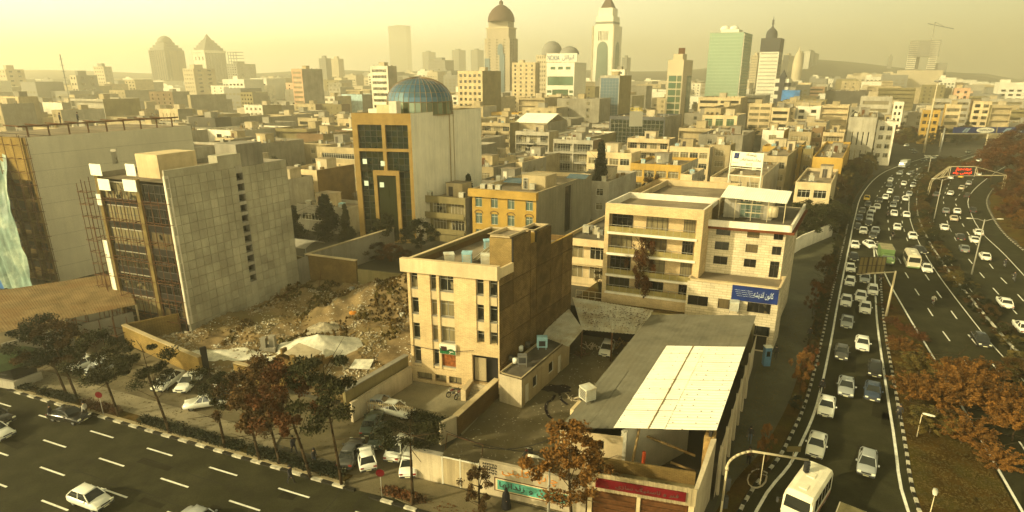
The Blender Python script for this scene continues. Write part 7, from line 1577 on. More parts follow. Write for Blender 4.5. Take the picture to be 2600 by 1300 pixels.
CARS = """L 830 60 white saloon S|L 680 120 dark-grey saloon S|L 920 240 black saloon S|L 712 370 silver saloon S|L 905 405 dark-blue saloon S|L 570 510 white saloon S|L 498 790 white saloon S|L 865 930 silver hatch S|L 1690 30 black saloon M
H 718 1190 silver pickup S|H 850 1090 white saloon S|H 818 1008 white saloon S|H 712 1040 white saloon S|H 905 965 white hatch S|H 848 875 silver saloon S|H 740 900 white hatch S|H 742 800 white saloon S|H 765 720 black saloon S|H 775 632 white saloon S|H 883 632 white saloon S|H 1195 568 white saloon M|H 1248 670 black saloon M|H 1295 802 white saloon M
Z 765 1060 white saloon M|Z 320 1110 white saloon M|Z 445 1170 dark-grey saloon M|Z 480 1105 silver saloon M|Z 245 1055 black saloon M|Z 385 1010 black saloon M|Z 400 945 silver saloon M|Z 408 895 silver hatch M|Z 265 945 dark-blue saloon M|Z 435 840 white saloon M|Z 500 795 white saloon M|Z 305 850 dark-grey saloon M|Z 380 765 dark-grey saloon M|Z 367 685 yellow saloon M|Z 535 715 dark-grey saloon M|Z 722 885 white saloon M|Z 885 900 white saloon M|Z 712 775 grey saloon M|Z 748 705 dark-grey hatch M|Z 872 690 white saloon M|Z 610 672 white saloon M|Z 920 628 silver saloon M|Z 670 595 white saloon M|Z 848 495 white saloon M|Z 660 515 grey saloon M|Z 675 450 white saloon M|Z 972 515 silver saloon M|Z 1015 440 grey saloon M|Z 1060 400 white saloon M|Z 935 360 grey saloon M|Z 798 360 silver saloon M|Z 1115 190 dark-green saloon M|Z 1235 155 white saloon M|Z 1165 148 white saloon M|Z 960 50 dark-grey saloon M|Z 995 85 dark-grey saloon M|Z 885 -5 white saloon M|Z 1695 80 dark-green saloon M
L 1995 1225 white saloon X|H 1865 1050 white saloon T|H 1995 1230 white saloon T|H 1720 718 white saloon T|Z 1380 1065 white saloon T|Z 1825 1130 white saloon T|Z 1770 1225 white saloon T|Z 1585 1190 black saloon T|H 1570 660 grey saloon T|Z 1505 945 beige saloon T|Z 1545 855 white saloon T|Z 1400 848 grey saloon T|Z 1750 840 black saloon T|Z 1680 650 black saloon T|Z 1462 620 white saloon T|Z 1280 635 dark-grey saloon T|Z 1608 550 beige hatch T|Z 1700 490 silver saloon T|Z 1465 410 white saloon T|Z 1597 400 yellow saloon T|Z 1830 370 white saloon T|Z 1832 192 white saloon T|Z 1880 128 white saloon T|Z 1940 195 dark-grey saloon T"""
LN = []
ORDW = ['first', 'second', 'third', 'fourth', 'fifth', 'sixth', 'seventh', 'eighth', 'ninth', 'tenth', 'eleventh', 'twelfth', 'thirteenth']
cnt = {}
mid_ = between([p for p in mainL if p[1] < 107], mainR, .5) + between(hw, mainR, .5)
rows = []
for line in CARS.split('\n'):
    for c in line.split('|'):
        t, x, y, cl_, kd, rd_ = c.split(); px_, py_ = pos(t, float(x), float(y)); rows.append([py_, px_, cl_.replace('-', ' '), kd, rd_])
rows.sort()
for (y, x, cl_, kd, rd_) in rows:
    if rd_ == 'X': continue
    if rd_ == 'T': d = tangent(laneB, x, y); w_ = 'far carriageway'; f = 'driving away on the far carriageway'
    else:
        if rd_ == 'S' and y < 86: d = -(tangent(slipL, x, y) + tangent(slipR, x, y)).normalized(); f = 'coming down the slip road'
        elif y < 100: d = -tangent(mid_, x, y); f = 'on the motorway beside the gantry sign'
        else:
            d = -tangent(mid_, x, y); q = min(hw, key=lambda p: (V2(p) - Vector((x, y))).length); e = (V2(q) - Vector((x, y))).length; f = 'in the left queue of the motorway bend' if e < 6.5 else 'in the middle lanes of the motorway bend' if e < 11 else 'in the right lanes of the motorway bend'
    key = (cl_, kd, f); k = cnt.get(key, 0); cnt[key] = k + 1
    lab = f"{ORDW[k]} nearest {cl_} {'hatchback' if kd == 'hatch' else kd} {f}"
    if cl_ == 'yellow': lab = 'yellow taxi ' + ('passing under the red message sign' if rd_ == 'T' else 'at the left edge of the motorway bend')
    PRO[(kd, y < 120)].scale = (R.uniform(.80, .88), R.uniform(.80, .86), R.uniform(.82, .90)); copy_thing(PRO[(kd, y < 120)], (x, y, .03), math.atan2(d.y, d.x) + R.uniform(-.03, .03), lab, 'cars on the motorway' if rd_ != 'T' else 'cars on the far carriageway', {'car_paint': COL[cl_]} if cl_ != 'white' else None)
def car(t, x, y, cl_, kd, hd, lab, z=.03, group=None):
    p = P(*((x, y) if t == '-' else tp(t, x, y)), .5); PRO[(kd, True)].scale = (.86, .86, .88); return copy_thing(PRO[(kd, True)], (p[0], p[1], z), hd, lab, group, {'car_paint': COL[cl_]} if cl_ != 'white' else None)
AU = math.atan2(KD.y, KD.x); AV = math.atan2(V0.y, V0.x)
car('I', 655, 1190, 'white', 'hatch', AU, 'white hatchback driving alone on the near street at bottom left')
car('I', 500, 585, 'black', 'saloon', AU + .12, 'black car stopped at the kerb with people round it', .03)
car('-', -14, 1094, 'white', 'saloon', AU, 'white car half cut by the left edge on the near street')
car('-', 512, 1322, 'silver', 'saloon', AU, 'silver roofed car cut by the bottom edge')
car('-', -12, 1058, 'black', 'saloon', AU, 'black car cut by the left edge beyond the white one')
for q in (('I', 1375, 345, 'white', 'saloon', AV - 2.6, 'white saloon parked in front of the yellow wall'), ('I', 1225, 335, 'white', 'saloon', AV - 2.7, 'white car behind tree leaves left of the parked saloon'), ('I', 1680, 385, 'white', 'saloon', AV - 1.5, 'white car with open door parked at the wall gap'), ('I', 1500, 490, 'white', 'pickup', AV + 2.4, 'white pickup nosing out behind the street tree'),
          ('I', 760, 235, 'silver', 'saloon', AV, 'pale car parked under the trees by the blue bin'), ('I', 640, 200, 'white', 'saloon', AV, 'white car glimpsed through the dark trees'), ('-', 30, 893, 'white', 'saloon', AV - 2.2, 'white car behind the kiosk at the left edge'), ('-', 62, 877, 'white', 'hatch', AV - 2.2, 'second white car behind the kiosk, farther back'),
          ('J', 1010, 545, 'white', 'saloon', AU - .05, 'white old saloon parked behind the picket fence'), ('J', 905, 505, 'silver', 'saloon', AU + .3, 'pale green car nose to tail with the saloon behind the fence'), ('J', 905, 730, 'dark green', 'saloon', AV + .5, 'dark green saloon parked in the driveway'), ('J', 845, 640, 'dark green', 'saloon', AV + .5, 'black-green saloon parked farther up the driveway'),
          ('J', 800, 890, 'white', 'hatch', AV + .9 , 'white estate car with orange glint leaving the driveway'), ('J', 1040, 815, 'white', 'saloon', AV + .35, 'white saloon parked nose-in beside the dark green one'), ('J', 1120, 920, 'white', 'saloon', AV + .6, 'white car half hidden behind the pine trunk'), ('J', 690, 860, 'dark grey', 'saloon', AV + .5, 'dark car under the tall pine by the driveway'),
          ('K', 690, 105, 'white', 'hatch', AV + math.pi + .2, 'white hatchback parked under the carport')): car(*q, group=None, z=.09)
for p in PRO.values(): drop(p)
def boxbus(name, label, cat, L, W_, H_, body, loc, hd, stripe=None, roofm=None, cargo=None, front_low=False, windows=5):
    r = root(name, (0, 0, 0), label, cat); m_ = MB(); hw, hl = W_ / 2, L / 2
    sec = lambda x, k=1., zt=H_: [(x, -hw * k, .42), (x, -hw, .95), (x, -hw * .97, zt - .35), (x, -hw * .85, zt - .08), (x, -hw * .5, zt), (x, hw * .5, zt), (x, hw * .85, zt - .08), (x, hw * .97, zt - .35), (x, hw, .95), (x, hw * k, .42)]
    if cargo:
        xs = [hl - 1.9, hl]; 
        rows = [sec(hl - 1.7, .95, H_ * .78), sec(hl - .25, .95, H_ * .78), sec(hl, .9, H_ * .5)]
    else: rows = [sec(-hl, .95, H_ - .1), sec(-hl + .15, .97), sec(hl - .45, .97), sec(hl - .1, .95, H_ - .25), sec(hl, .9, 1.35)]
    k = 10; vs = [p for r_ in rows for p in r_]; n = len(rows)
    m_.mesh(vs, [(i * k + j, (i + 1) * k + j, (i + 1) * k + (j + 1) % k, i * k + (j + 1) % k) for i in range(n - 1) for j in range(k)] + [tuple(range(k)), tuple(range((n - 1) * k, n * k))[::-1]], 0, False)
    m_.build('body', body, r)
    zc = H_ * .78 if cargo else H_ - .25; 
    q = MB(); q.face([(hl + .015, -hw * .86, 1.38 if not cargo else H_ * .45), (hl + .015, hw * .86, 1.38 if not cargo else H_ * .45), (hl - (.08 if not cargo else .2), hw * .80, zc - .12), (hl - (.08 if not cargo else .2), -hw * .80, zc - .12)]); q.build('windscreen', carglass, r)
    for s in (-1, 1):
        if not cargo:
            for i in range(windows): q = MB(); x0 = -hl + .35 + i * (L - 1.0) / windows; x1 = x0 + (L - 1.0) / windows - .1; q.face([(x0, s * (hw + .008), 1.25), (x1, s * (hw + .008), 1.25), (x1, s * (hw * .975 + .008), H_ - .45), (x0, s * (hw * .975 + .008), H_ - .45)]); q.build('side_window', carglass, r)
        q = MB(); q.box(hl - .02, hl + .06, s * hw * .7 - .14, s * hw * .7 + .14, .68, .86); q.build('headlight', lampw, r)
        q = MB(); q.box(-hl - .05, -hl + .02, s * hw * .75 - .12, s * hw * .75 + .12, .8, 1.05); q.build('tail_light', lampr, r)
        q = MB(); q.tube((hl - .1, s * hw, 1.9 if not cargo else 1.5), (hl + .15, s * (hw + .25), 1.85 if not cargo else 1.5), .02, 4); q.box(hl + .05, hl + .2, s * (hw + .28) - .08, s * (hw + .28) + .08, 1.5, 1.9); q.build('mirror', trim, r)
    q = MB(); q.face([(-hl - .012, hw * .8, 1.4), (-hl - .012, -hw * .8, 1.4), (-hl - .012, -hw * .75, H_ - .5), (-hl - .012, hw * .75, H_ - .5)]); 
    if not cargo: q.build('rear_window', carglass, r)
    q = MB(); q.box(hl - .02, hl + .1, -hw * .9, hw * .9, .4, .62); q.build('bumper', stripe or trim, r)
    if stripe:
        for s in (-1, 1): q = MB(); q.box(-hl + .1, hl - .15, s * hw - .006, s * hw + .012, .62, .80); q.build('side_stripe', stripe, r)
    if cargo: q = MB(); q.box(-hl, hl - 1.85, -hw, hw, .75, H_); q.build('cargo_box', cargo, r); q = MB(); q.box(-hl + .1, hl - 1.95, -hw + .08, hw - .08, H_ + .002, H_ + .06); q.build('cargo_cover', roofm, r)
    if roofm and not cargo:
        for x in (-.2, .5): q = MB(); q.box(hl * x - .35, hl * x + .35, -.3, .3, H_ + .002, H_ + .06); q.build('roof_hatch', roofm, r)
    wheels(r, (hl * .62, -hl * .58), hw - .06, .36); r.location = (*loc, .03); r.rotation_euler = (0, 0, hd); r.scale = (.92, .88, .92); return r
stripe = plain('red_stripe', (.28, .05, .02), .4)
dirt_white = M('bus_white', (.78, .72, .52), .4, .12, .8, fine=.04, spec=.5, c2=(.74, .66, .46))
f0, f1 = V2(P(2028, 1252, 2.75)), V2(P(2084, 1170, 2.75)); hd = (f0 - f1).normalized(); cb_ = (f0 + f1) / 2
boxbus('minibus', 'white minibus with red stripe at the bottom of the slip road', 'bus', (f0 - f1).length + .3, 2.25, 2.75, dirt_white, tuple(cb_), math.atan2(hd.y, hd.x), stripe, dirt_white)
def onroad(px, py, z=1.): x, y = P(px, py, z); d = -tangent(mid_, x, y); return (x, y), math.atan2(d.y, d.x)
l_, h_ = onroad(*tp('H', 1188, 745)); boxbus('minibus', 'cream and pale green minibus in the middle of the motorway', 'bus', 5.6, 2.1, 2.6, COL['beige'], l_, h_, COL['green'], signw, windows=4)
l_, h_ = onroad(*tp('H', 1000, 715)); boxbus('truck', 'green truck with pale load cover behind the gantry sign', 'truck', 6.4, 2.3, 2.6, COL['green'], l_, h_, None, M('load_cover', (.34, .30, .17), .8, .2, 1), cargo=COL['green'])
l_, h_ = onroad(2130 + 855 * Zs, 370 + 250 * Zs); boxbus('truck', 'pale green box truck far up the motorway bend', 'truck', 6.4, 2.3, 2.8, COL['silver'], l_, h_, None, M('box_cover', (.42, .42, .30), .8, .2, 1), cargo=COL['silver'])
f0 = P(2141, 1306, .9); boxbus('truck', 'open truck bed cut by the bottom edge of the slip road', 'truck', 5.2, 1.9, 1.5, COL['beige'], (f0[0] - .8, f0[1] - 1.7), math.atan2(-.75, -.6), None, M('bed', (.20, .17, .08), .9, .3, 2), cargo=COL['beige'])
# ------------------------------------------------------------------ people and motorcycles
skin = plain('skin', (.42, .24, .13), .7); hairm = plain('hair', (.012, .01, .008), .7); denim = plain('denim', (.06, .075, .10), .9); blackc = plain('black_cloth', (.012, .011, .012), .95); darkc = plain('dark_jacket', (.03, .028, .03), .9); pattern_ = M('patterned_cloth', (.16, .07, .05), .9, .5, 6); palec = plain('pale_shirt', (.48, .45, .36), .9)
def body_mesh(pose, name, jacket, trousers):
    V_ = []; E_ = []; Rr = []
    def v(p, r_): V_.append(p); Rr.append(r_); return len(V_) - 1
    def ch(a, pts):
        for p, r_ in pts: b = v(p, r_); E_.append((a, b)); a = b
        return a
    sit = pose == 'ride'; pz = .78 if sit else .93
    pel = v((0, 0, pz), .135); ch_ = ch(pel, [((.02 + (.08 if sit else 0), 0, pz + .22), .13), ((.04 + (.15 if sit else 0), 0, pz + .43), .15)])
    fx = .06 + (.18 if sit else 0); nk = ch(ch_, [((fx, 0, pz + .56), .06), ((fx + .02, 0, pz + .63), .075), ((fx + .03, 0, pz + .72), .095), ((fx + .02, 0, pz + .80), .07)])
    sw = {'walk': .24, 'stand': .03, 'ride': 0, 'chador': .05}[pose]
    for s in (-1, 1):
        if sit: ch(pel, [((.05, s * .12, pz), .1), ((.42, s * .2, pz - .05), .075), ((.30, s * .2, .42), .055), ((.45, s * .2, .36), .045)])
        else: ch(pel, [((0, s * .10, pz - .08), .1), ((s * sw * .55 + .04, s * .11, .50), .07), ((s * sw - (.05 if s < 0 else 0), s * .11, .10), .048), ((s * sw + .14, s * .12, .05), .04)])
        sh = ch(ch_, [((fx - .03, s * .2, pz + .46), .065)])
        if sit: hnd = ch(sh, [((fx + .15, s * .30, pz + .25), .05), ((fx + .38, s * .30, pz + .2), .04), ((fx + .46, s * .29, pz + .19), .035)])
        else: hnd = ch(sh, [((fx - s * sw * .4 - .02, s * .27, pz + .18), .05), ((fx - s * sw * .9 + .06, s * .27, pz - .06), .04), ((fx - s * sw * .9 + .09, s * .27, pz - .15), .035)])
    me = bpy.data.meshes.new(name); me.from_pydata(V_, E_, []); ob = bpy.data.objects.new(name, me); col.objects.link(ob)
    md = ob.modifiers.new('s', 'SKIN'); md.use_smooth_shade = True
    for i, sv in enumerate(me.skin_vertices[0].data): sv.radius = (Rr[i], Rr[i]); sv.use_root = i == 0
    ob.modifiers.new('d', 'SUBSURF').levels = 1
    out = bpy.data.meshes.new_from_object(ob.evaluated_get(bpy.context.evaluated_depsgraph_get())); bpy.data.objects.remove(ob)
    out.name = name; out.materials.clear()
    for mt in (jacket, trousers, skin, trim): out.materials.append(mt)
    for p in out.polygons:
        c = p.center
        p.material_index = 3 if c.z < .08 + (.3 if sit and c.x > .35 else 0) else 2 if c.z > pz + .57 or (abs(c.y) > .22 and c.z < pz - .08 and not sit) or (sit and c.x > fx + .36 and c.z > .8) else 1 if c.z < pz + .02 and abs(c.y) < .24 else 0
    return out, (fx + .02, pz)
PM = {}
def person(label, x, y, z, hd, pose='walk', jacket=darkc, trousers=blackc, chador=False, group=None):
    key = (pose, jacket.name, trousers.name)
    if key not in PM: PM[key] = body_mesh(pose, 'person', jacket, trousers)
    me, (fx, pz) = PM[key]; o = inst('person', me, None, (x, y, z), hd, .93); props(o, label, 'person', group)
    if chador:
        if 'chador' not in PM: m_ = MB(); m_.lathe([(.40, .04), (.36, .35), (.30, .8), (.30, 1.15), (.24, 1.36), (.12, 1.48), (.14, 1.58), (.13, 1.70), (.06, 1.78), (.005, 1.8)], (.03, 0, 0), 16); PM['chador'] = m_.data('chador', blackc)
        inst('chador', PM['chador'], o)
    else:
        k2 = ('hair', pose)
        if k2 not in PM: m_ = MB(); m_.lathe([(.112, -.06), (.118, .0), (.105, .07), (.06, .115), (.005, .13)], (fx, 0, pz + .755), 12); PM[k2] = m_.data('hair', hairm)
        inst('hair', PM[k2], o)
    return o
def pp(t, x, y, z=0.): return P(*((x, y) if t == '-' else tp(t, x, y)), z)
for (t, x, y, z, hd, pose, j, tr_, ch_, lab) in (('J', 255, 1078, .02, AU, 'walk', darkc, blackc, 0, 'man in dark clothes striding along the near kerb'), ('J', 280, 862, .13, AU + 2.8, 'walk', darkc, blackc, 0, 'man in dark clothes walking on the footpath behind the hedge'), ('J', 425, 950, .13, AU, 'stand', darkc, denim, 0, 'person standing behind the brown tree trunk on the footpath'),
    ('J', 1815, 1255, .09, AU, 'stand', blackc, blackc, 1, 'woman in a long black chador before the painted wall'), ('-', 2054, 862, .04, AV, 'walk', darkc, blackc, 0, 'person in black walking far up the side street'), ('-', 1968, 911, .04, AV + 3.1, 'walk', darkc, blackc, 0, 'person in black near the blue phone booth'),
    ('K', 1725, 783, .04, -2.0, 'walk', darkc, denim, 0, 'man in dark jacket and jeans on the side street'), ('K', 1716, 944, .04, AV, 'stand', pattern_, blackc, 0, 'person in patterned top and dark trousers behind the traffic light'), ('L', 1088, 622, .14, AV, 'stand', darkc, blackc, 0, 'person in black standing on the verge kerb'), ('L', 528, 428, .14, -2.2, 'stand', darkc, blackc, 0, 'person in black beside the orange sapling on the kerb'),
    ('I', 632, 600, .02, 3.0, 'stand', palec, blackc, 0, 'man in pale shirt leaning beside the black car'), ('I', 375, 625, .02, .2, 'stand', darkc, blackc, 0, 'person in dark clothes behind the black car')):
    p = pp(t, x, y, z); person(lab, p[0], p[1], z, hd, pose, j, tr_, ch_)
for k, (px, py) in enumerate(((157, 327), (201, 322))): p = PY(px, py, 90 + k * 2); person(('worker crouching on the rusty roof steel at left', 'worker standing on the roof steel at left')[k], p[0], p[1], 23.05, 1., 'stand', darkc, blackc)
def moto_proto():
    r = root('motorcycle', (0, 0, 0), 'x', 'motorcycle')
    for x in (.62, -.62):
        m_ = MB(); n = 18
        vs = []; 
        for i in range(n):
            a = 2 * math.pi * i / n
            for j in range(6): b = 2 * math.pi * j / 6; q = .27 + .05 * math.cos(b); vs.append((x + q * math.cos(a), .045 * math.sin(b), .32 + q * math.sin(a)))
        m_.mesh(vs, [(i * 6 + j, ((i + 1) % n) * 6 + j, ((i + 1) % n) * 6 + (j + 1) % 6, i * 6 + (j + 1) % 6) for i in range(n) for j in range(6)], 0, True)
        for i in range(8): a = math.pi * i / 4; m_.tube((x, 0, .32), (x + .25 * math.cos(a), 0, .32 + .25 * math.sin(a)), .008, 3)
        m_.build('wheel', tyre, r)
    m_ = MB(); m_.path([(.62, 0, .32), (.45, 0, .85), (.0, 0, .75), (-.62, 0, .34)], .03, 5); m_.tube((.45, 0, .8), (.0, 0, .35), .03, 5); m_.tube((.0, 0, .35), (-.62, 0, .32), .025, 5); m_.build('frame', rim, r)
    m_ = MB(); m_.lathe([(.01, -.24), (.11, -.16), (.14, 0), (.11, .18), (.01, .25)], n=10); m_.v = [(z + .2, y, x * .8 + .80) for x, y, z in m_.v]; m_.build('fuel_tank', plain('tank_red', (.16, .02, .015), .3, coat=.4), r)
    m_ = MB(); m_.box(-.62, .02, -.12, .12, .76, .84); m_.build('seat', trim, r); m_ = MB(); m_.box(-.12, .22, -.12, .12, .34, .62); m_.build('engine', rim, r)
    m_ = MB(); m_.tube((.42, -.33, .98), (.42, .33, .98), .018, 5); m_.build('handlebar', rim, r); m_ = MB(); m_.lathe([(.01, -.05), (.09, 0), (.01, .06)], (.58, 0, .85), 10); m_.build('headlight', lampw, r)
    for x in (.62, -.62): m_ = MB(); m_.path([(x + .36 * math.cos(a), 0, .32 + .36 * math.sin(a)) for a in (2.6, 2.0, 1.4, .8)], .03, 5); m_.build('mudguard', trim, r)
    return r
mp_ = moto_proto(); mp_.scale = (.9, .9, .92)
for (t, x, y, rd_, j, lab) in (('H', 1045, 590, 'M', darkc, 'motorcycle on the open motorway left of a white saloon'), ('H', 1337, 1075, 'M', palec, 'motorcycle with pale-shirted rider on the near motorway lanes'), ('H', 1860, 800, 'T', darkc, 'motorcycle at the right edge line of the far carriageway'), ('H', 1925, 900, 'T', darkc, 'dark red motorcycle nearest on the far carriageway'), ('H', 955, 910, 'M', darkc, 'motorcycle on the hatched nose of the slip road'), ('H', 1010, 435, 'M', darkc, 'motorcycle left of the cream saloon on the bend'), ('Z', 795, 565, 'M', darkc, 'motorcycle between lanes on the bend'), ('Z', 1015, 350, 'M', palec, 'motorcycle far up the bend behind grey saloon'), ('Z', 935, 425, 'M', darkc, 'motorcycle in the middle of the far bend')):
    px_, py_ = (2130 + x * Zs, 370 + y * Zs) if t == 'Z' else tp(t, x, y); p = P(px_, py_); d = tangent(laneB, *p) if rd_ == 'T' else -tangent(mid_, *p); hd = math.atan2(d.y, d.x)
    copy_thing(mp_, (p[0], p[1], .03), hd, lab, 'motorcycles in traffic'); person('rider on the ' + lab.replace('with pale-shirted rider ', ''), p[0] - d.x * .2, p[1] - d.y * .2, .10, hd, 'ride', j, blackc, group='riders of the motorcycles')
for (t, x, y, hd, lab) in (('J', 1440, 452, AV + 2.6, 'left of two motorcycles parked on the forecourt'), ('J', 1486, 462, AV + 3.0, 'right of two motorcycles parked against the planter'), ('L', -290, 130, 1.2, 'motorcycle lying behind the painted wall')):
    p = P(*tp(t, x, y)) if t != 'L' else P(1335, 1170); copy_thing(mp_, (p[0], p[1], .09), hd, lab)
drop(mp_)
# ------------------------------------------------------------------ trees and shrubs
leafmat('leaf_olive', (.050, .048, .014), (.028, .032, .010)); leafmat('leaf_brown', (.11, .058, .016), (.055, .034, .010)); leafmat('leaf_orange', (.215, .095, .018), (.12, .058, .013)); leafmat('leaf_dark', (.022, .028, .010), (.012, .016, .007)); leafmat('leaf_rust', (.15, .055, .015), (.07, .035, .012)); leafmat('leaf_dry', (.15, .105, .025), (.07, .058, .016))
CR = {}
def crown(kind, k, mat):
    key = (kind, k, mat)
    if key in CR: return CR[key]
    rr = random.Random(k * 7 + len(kind)); m_ = MB()
    lob = []
    if kind == 'cone':
        for i in range(30): t = rr.random() ** .8; a = rr.uniform(0, 6.28); q = (1 - t) * .62 * rr.uniform(.5, 1); lob.append((q * math.cos(a), q * math.sin(a), -1 + 2 * t, .16 + .22 * (1 - t)))
        nl, s0 = 230, .055
    elif kind == 'flat':                       # umbrella pine: layered pads
        for i in range(20): a = rr.uniform(0, 6.28); q = rr.uniform(.1, .95); lob.append((q * math.cos(a), q * math.sin(a), rr.uniform(-.55, .75) * (1.1 - q * .5), rr.uniform(.13, .34)))
        nl, s0 = 330, .034
    elif kind == 'loose':
        for i in range(30): a, t = rr.uniform(0, 6.28), rr.uniform(-.95, .95); q = math.sqrt(1 - t * t) * rr.uniform(.3, 1); lob.append((q * math.cos(a), q * math.sin(a), t, rr.uniform(.10, .22)))
        nl, s0 = 150, .044
    elif kind == 'plume':                      # tufted sprays reaching up and out
        for i in range(60):
            a = rr.uniform(0, 6.28); q = rr.random() ** .6; e = rr.uniform(.2, .95)
            for j in range(4): f = .55 + .15 * j; lob.append((q * f * math.cos(a), q * f * math.sin(a), -.6 + (1.5 - q * .75) * f * e + .1, .085))
        nl, s0 = 34, .036
    else:
        for i in range(30): a, t = rr.uniform(0, 6.28), rr.uniform(-.95, 1); q = math.sqrt(max(0, 1 - t * t)) * rr.uniform(.35, 1.05); lob.append((q * math.cos(a), q * math.sin(a), t * .85, rr.uniform(.12, .30)))
        nl, s0 = 260, .042
    for (x, y, z, r_) in lob:
        sq = .42 if kind == 'flat' else .9
        for i in range(nl):
            d = Vector((rr.gauss(0, 1), rr.gauss(0, 1), rr.gauss(0, 1))); d = d.normalized() * r_ * rr.uniform(.35, 1.1); c = Vector((x + d.x, y + d.y, z + d.z * sq)); s_ = s0 * rr.uniform(.6, 1.3)
            u = Vector((rr.uniform(-1, 1), rr.uniform(-1, 1), rr.uniform(-.8, .8))).normalized(); v = u.orthogonal().normalized(); v = (v * math.cos(i) + u.cross(v) * math.sin(i)) * s_ * .55; u = u * s_
            m_.face([c - u, c + v, c + u, c - v])
    CR[key] = m_.data('crown', MATS[mat]); return CR[key]
def tree(label, x, y, H, Rx, kind='flat', mat='leaf_olive', z=0., ct=.45, lean=0., group=None, name='tree', cat='tree', k=None, tr=.13, stem=True, tmat='bark'):
    k = int(abs(x * 3 + y)) % 3 if k is None else k; r = root(name, (x, y, z), label, cat, group); zc = H * (1 + ct) / 2; rz = H * (1 - ct) / 2
    rr = random.Random(k + int(H * 10)); lx = lean * H
    inst('crown', crown(kind, k, mat), r, (lx, 0, zc), rr.uniform(0, 6.28), (Rx, Rx, rz))
    if stem:
        m_ = MB(); n = 5
        for i in range(n): a, b = i / n, (i + 1) / n; m_.tube((lx * a, .08 * math.sin(a * 5), -.1 + a * zc), (lx * b, .08 * math.sin(b * 5), -.1 + b * zc), tr * (1 - a * .55), 7, 0, tr * (1 - b * .55))
        m_.tube((lx * .8, 0, zc * .8), (lx * 1.05, 0, H * .93), tr * .4, 5, 0, .02)
        for i in range(9):
            a = rr.uniform(0, 6.28); h0 = rr.uniform(ct * .9, .85) * H; q = rr.uniform(.5, .95) * Rx; m_.tube((lx * h0 / H, 0, h0), (lx + q * math.cos(a), q * math.sin(a), h0 + rr.uniform(.1, .35) * rz * 1.5), tr * .3, 4, 0, .015)
        m_.build0 = 0; o = inst('trunk', m_.data('trunk', MATS[tmat]), r)
    return r
for (px, py, H, Rx, kd, mt, ct, ln, lab) in (
    (172, 1010, 8.6, 2.8, 'full', 'leaf_dark', .42, -.12, 'left of two dark leaning trees by the kiosk'), (196, 1014, 8.2, 3.0, 'full', 'leaf_brown', .40, -.10, 'right of two dark leaning trees, browner crown'), (302, 1062, 8.6, 2.6, 'full', 'leaf_olive', .42, -.08, 'olive street tree behind the left red road sign'),
    (432, 1104, 9.4, 2.5, 'flat', 'leaf_olive', .40, -.10, 'tall leaning pine before the yellow wall'), (572, 1142, 8.2, 2.3, 'flat', 'leaf_olive', .38, -.03, 'small pine before the white pickup'), (660, 1172, 8.2, 2.3, 'full', 'leaf_brown', .25, -.06, 'thin brown tree between the small pine and the brown trees'),
    (712, 1182, 9.6, 2.7, 'full', 'leaf_brown', .38, -.08, 'brown leafed tree left of the driveway trees'), (790, 1216, 10.0, 2.6, 'full', 'leaf_rust', .40, -.12, 'rusty red tree beside the tall pine'), (868, 1234, 12.0, 3.3, 'flat', 'leaf_olive', .32, -.04, 'tallest dark pine at the driveway mouth'), (1047, 1284, 7.2, 2.6, 'flat', 'leaf_olive', .60, .02, 'umbrella pine in the kerb planter'),
    (1217, 1303, 3.9, 1.35, 'loose', 'leaf_brown', .15, .0, 'young brown tree before the painted wall'), (1452, 1330, 7.8, 3.3, 'loose', 'leaf_orange', .30, -.05, 'orange leafed tree in front of the shopfront')):
    x, y = P(px, py); tree(lab, x, y, H, Rx, kd, mt, 0, ct, ln, 'street trees along the near street' if px < 1100 else None)
x, y = P(1462, 1325); tree('second orange tree crowding the shopfront corner', x + .8, y + .6, 6.2, 2.3, 'loose', 'leaf_orange', 0, .25)
for (px, py, H, Rx, kd, mt, ct, lab) in ((1192, 590, 11, 3.0, 'cone', 'leaf_dark', .03, 'dark cypress between balcony house and ochre house'), (1520, 548, 15.5, 3.9, 'cone', 'leaf_dark', .03, 'tall dark cypress right of the grey flank'), (1262, 396, 9, 2.6, 'cone', 'leaf_olive', .03, 'conifer before the balcony block behind the dome'), (832, 607, 8.2, 4.6, 'cone', 'leaf_dark', .03, 'dark conifer before the low grey house'), (752, 612, 6.5, 3.8, 'cone', 'leaf_dark', .03, 'dark conifer behind the panel building corner'),
    (1340, 405, 5, 1, 'cone', 'leaf_dark', .03, 'left of two slim cypresses before the long grey block'), (1358, 405, 5.4, 1, 'cone', 'leaf_dark', .03, 'right of two slim cypresses before the long grey block'), (985, 640, 7.0, 3.0, 'full', 'leaf_olive', .1, 'dark green tree at the foot of the gold framed block'), (1070, 640, 6.0, 3.3, 'full', 'leaf_dark', .1, 'dark tree under the brick balcony house'), (820, 402, 9.5, 4.2, 'flat', 'leaf_olive', .2, 'spreading cedar left of the domed building'), (690, 415, 5.5, 2.4, 'loose', 'leaf_olive', .3, 'palm-like tree among the left roofs'),
    (1620, 775, 9.2, 1.9, 'full', 'leaf_rust', .12, 'reddish brown poplar in the garden terrace'), (1545, 750, 4.2, 2.2, 'loose', 'leaf_dry', .1, 'low shrub tree at the left of the garden terrace'), (1822, 830, 4.6, 1.5, 'loose', 'leaf_dry', .1, 'small tree before the stone wing windows'), (1400, 265, 6, 3, 'full', 'leaf_dark', .1, 'dark tree among roofs right of the grey blank block'), (1960, 325, 6.5, 4, 'full', 'leaf_dark', .1, 'dark green trees above the white canopies'), (1905, 350, 6, 5, 'full', 'leaf_olive', .1, 'olive tree left of the white canopied house')):
    z = 3.1 if 1540 < px < 1650 and py > 700 else 0; x, y = P(px, py, z); tree(lab, x, y, H, Rx, kd, mt, z, ct)
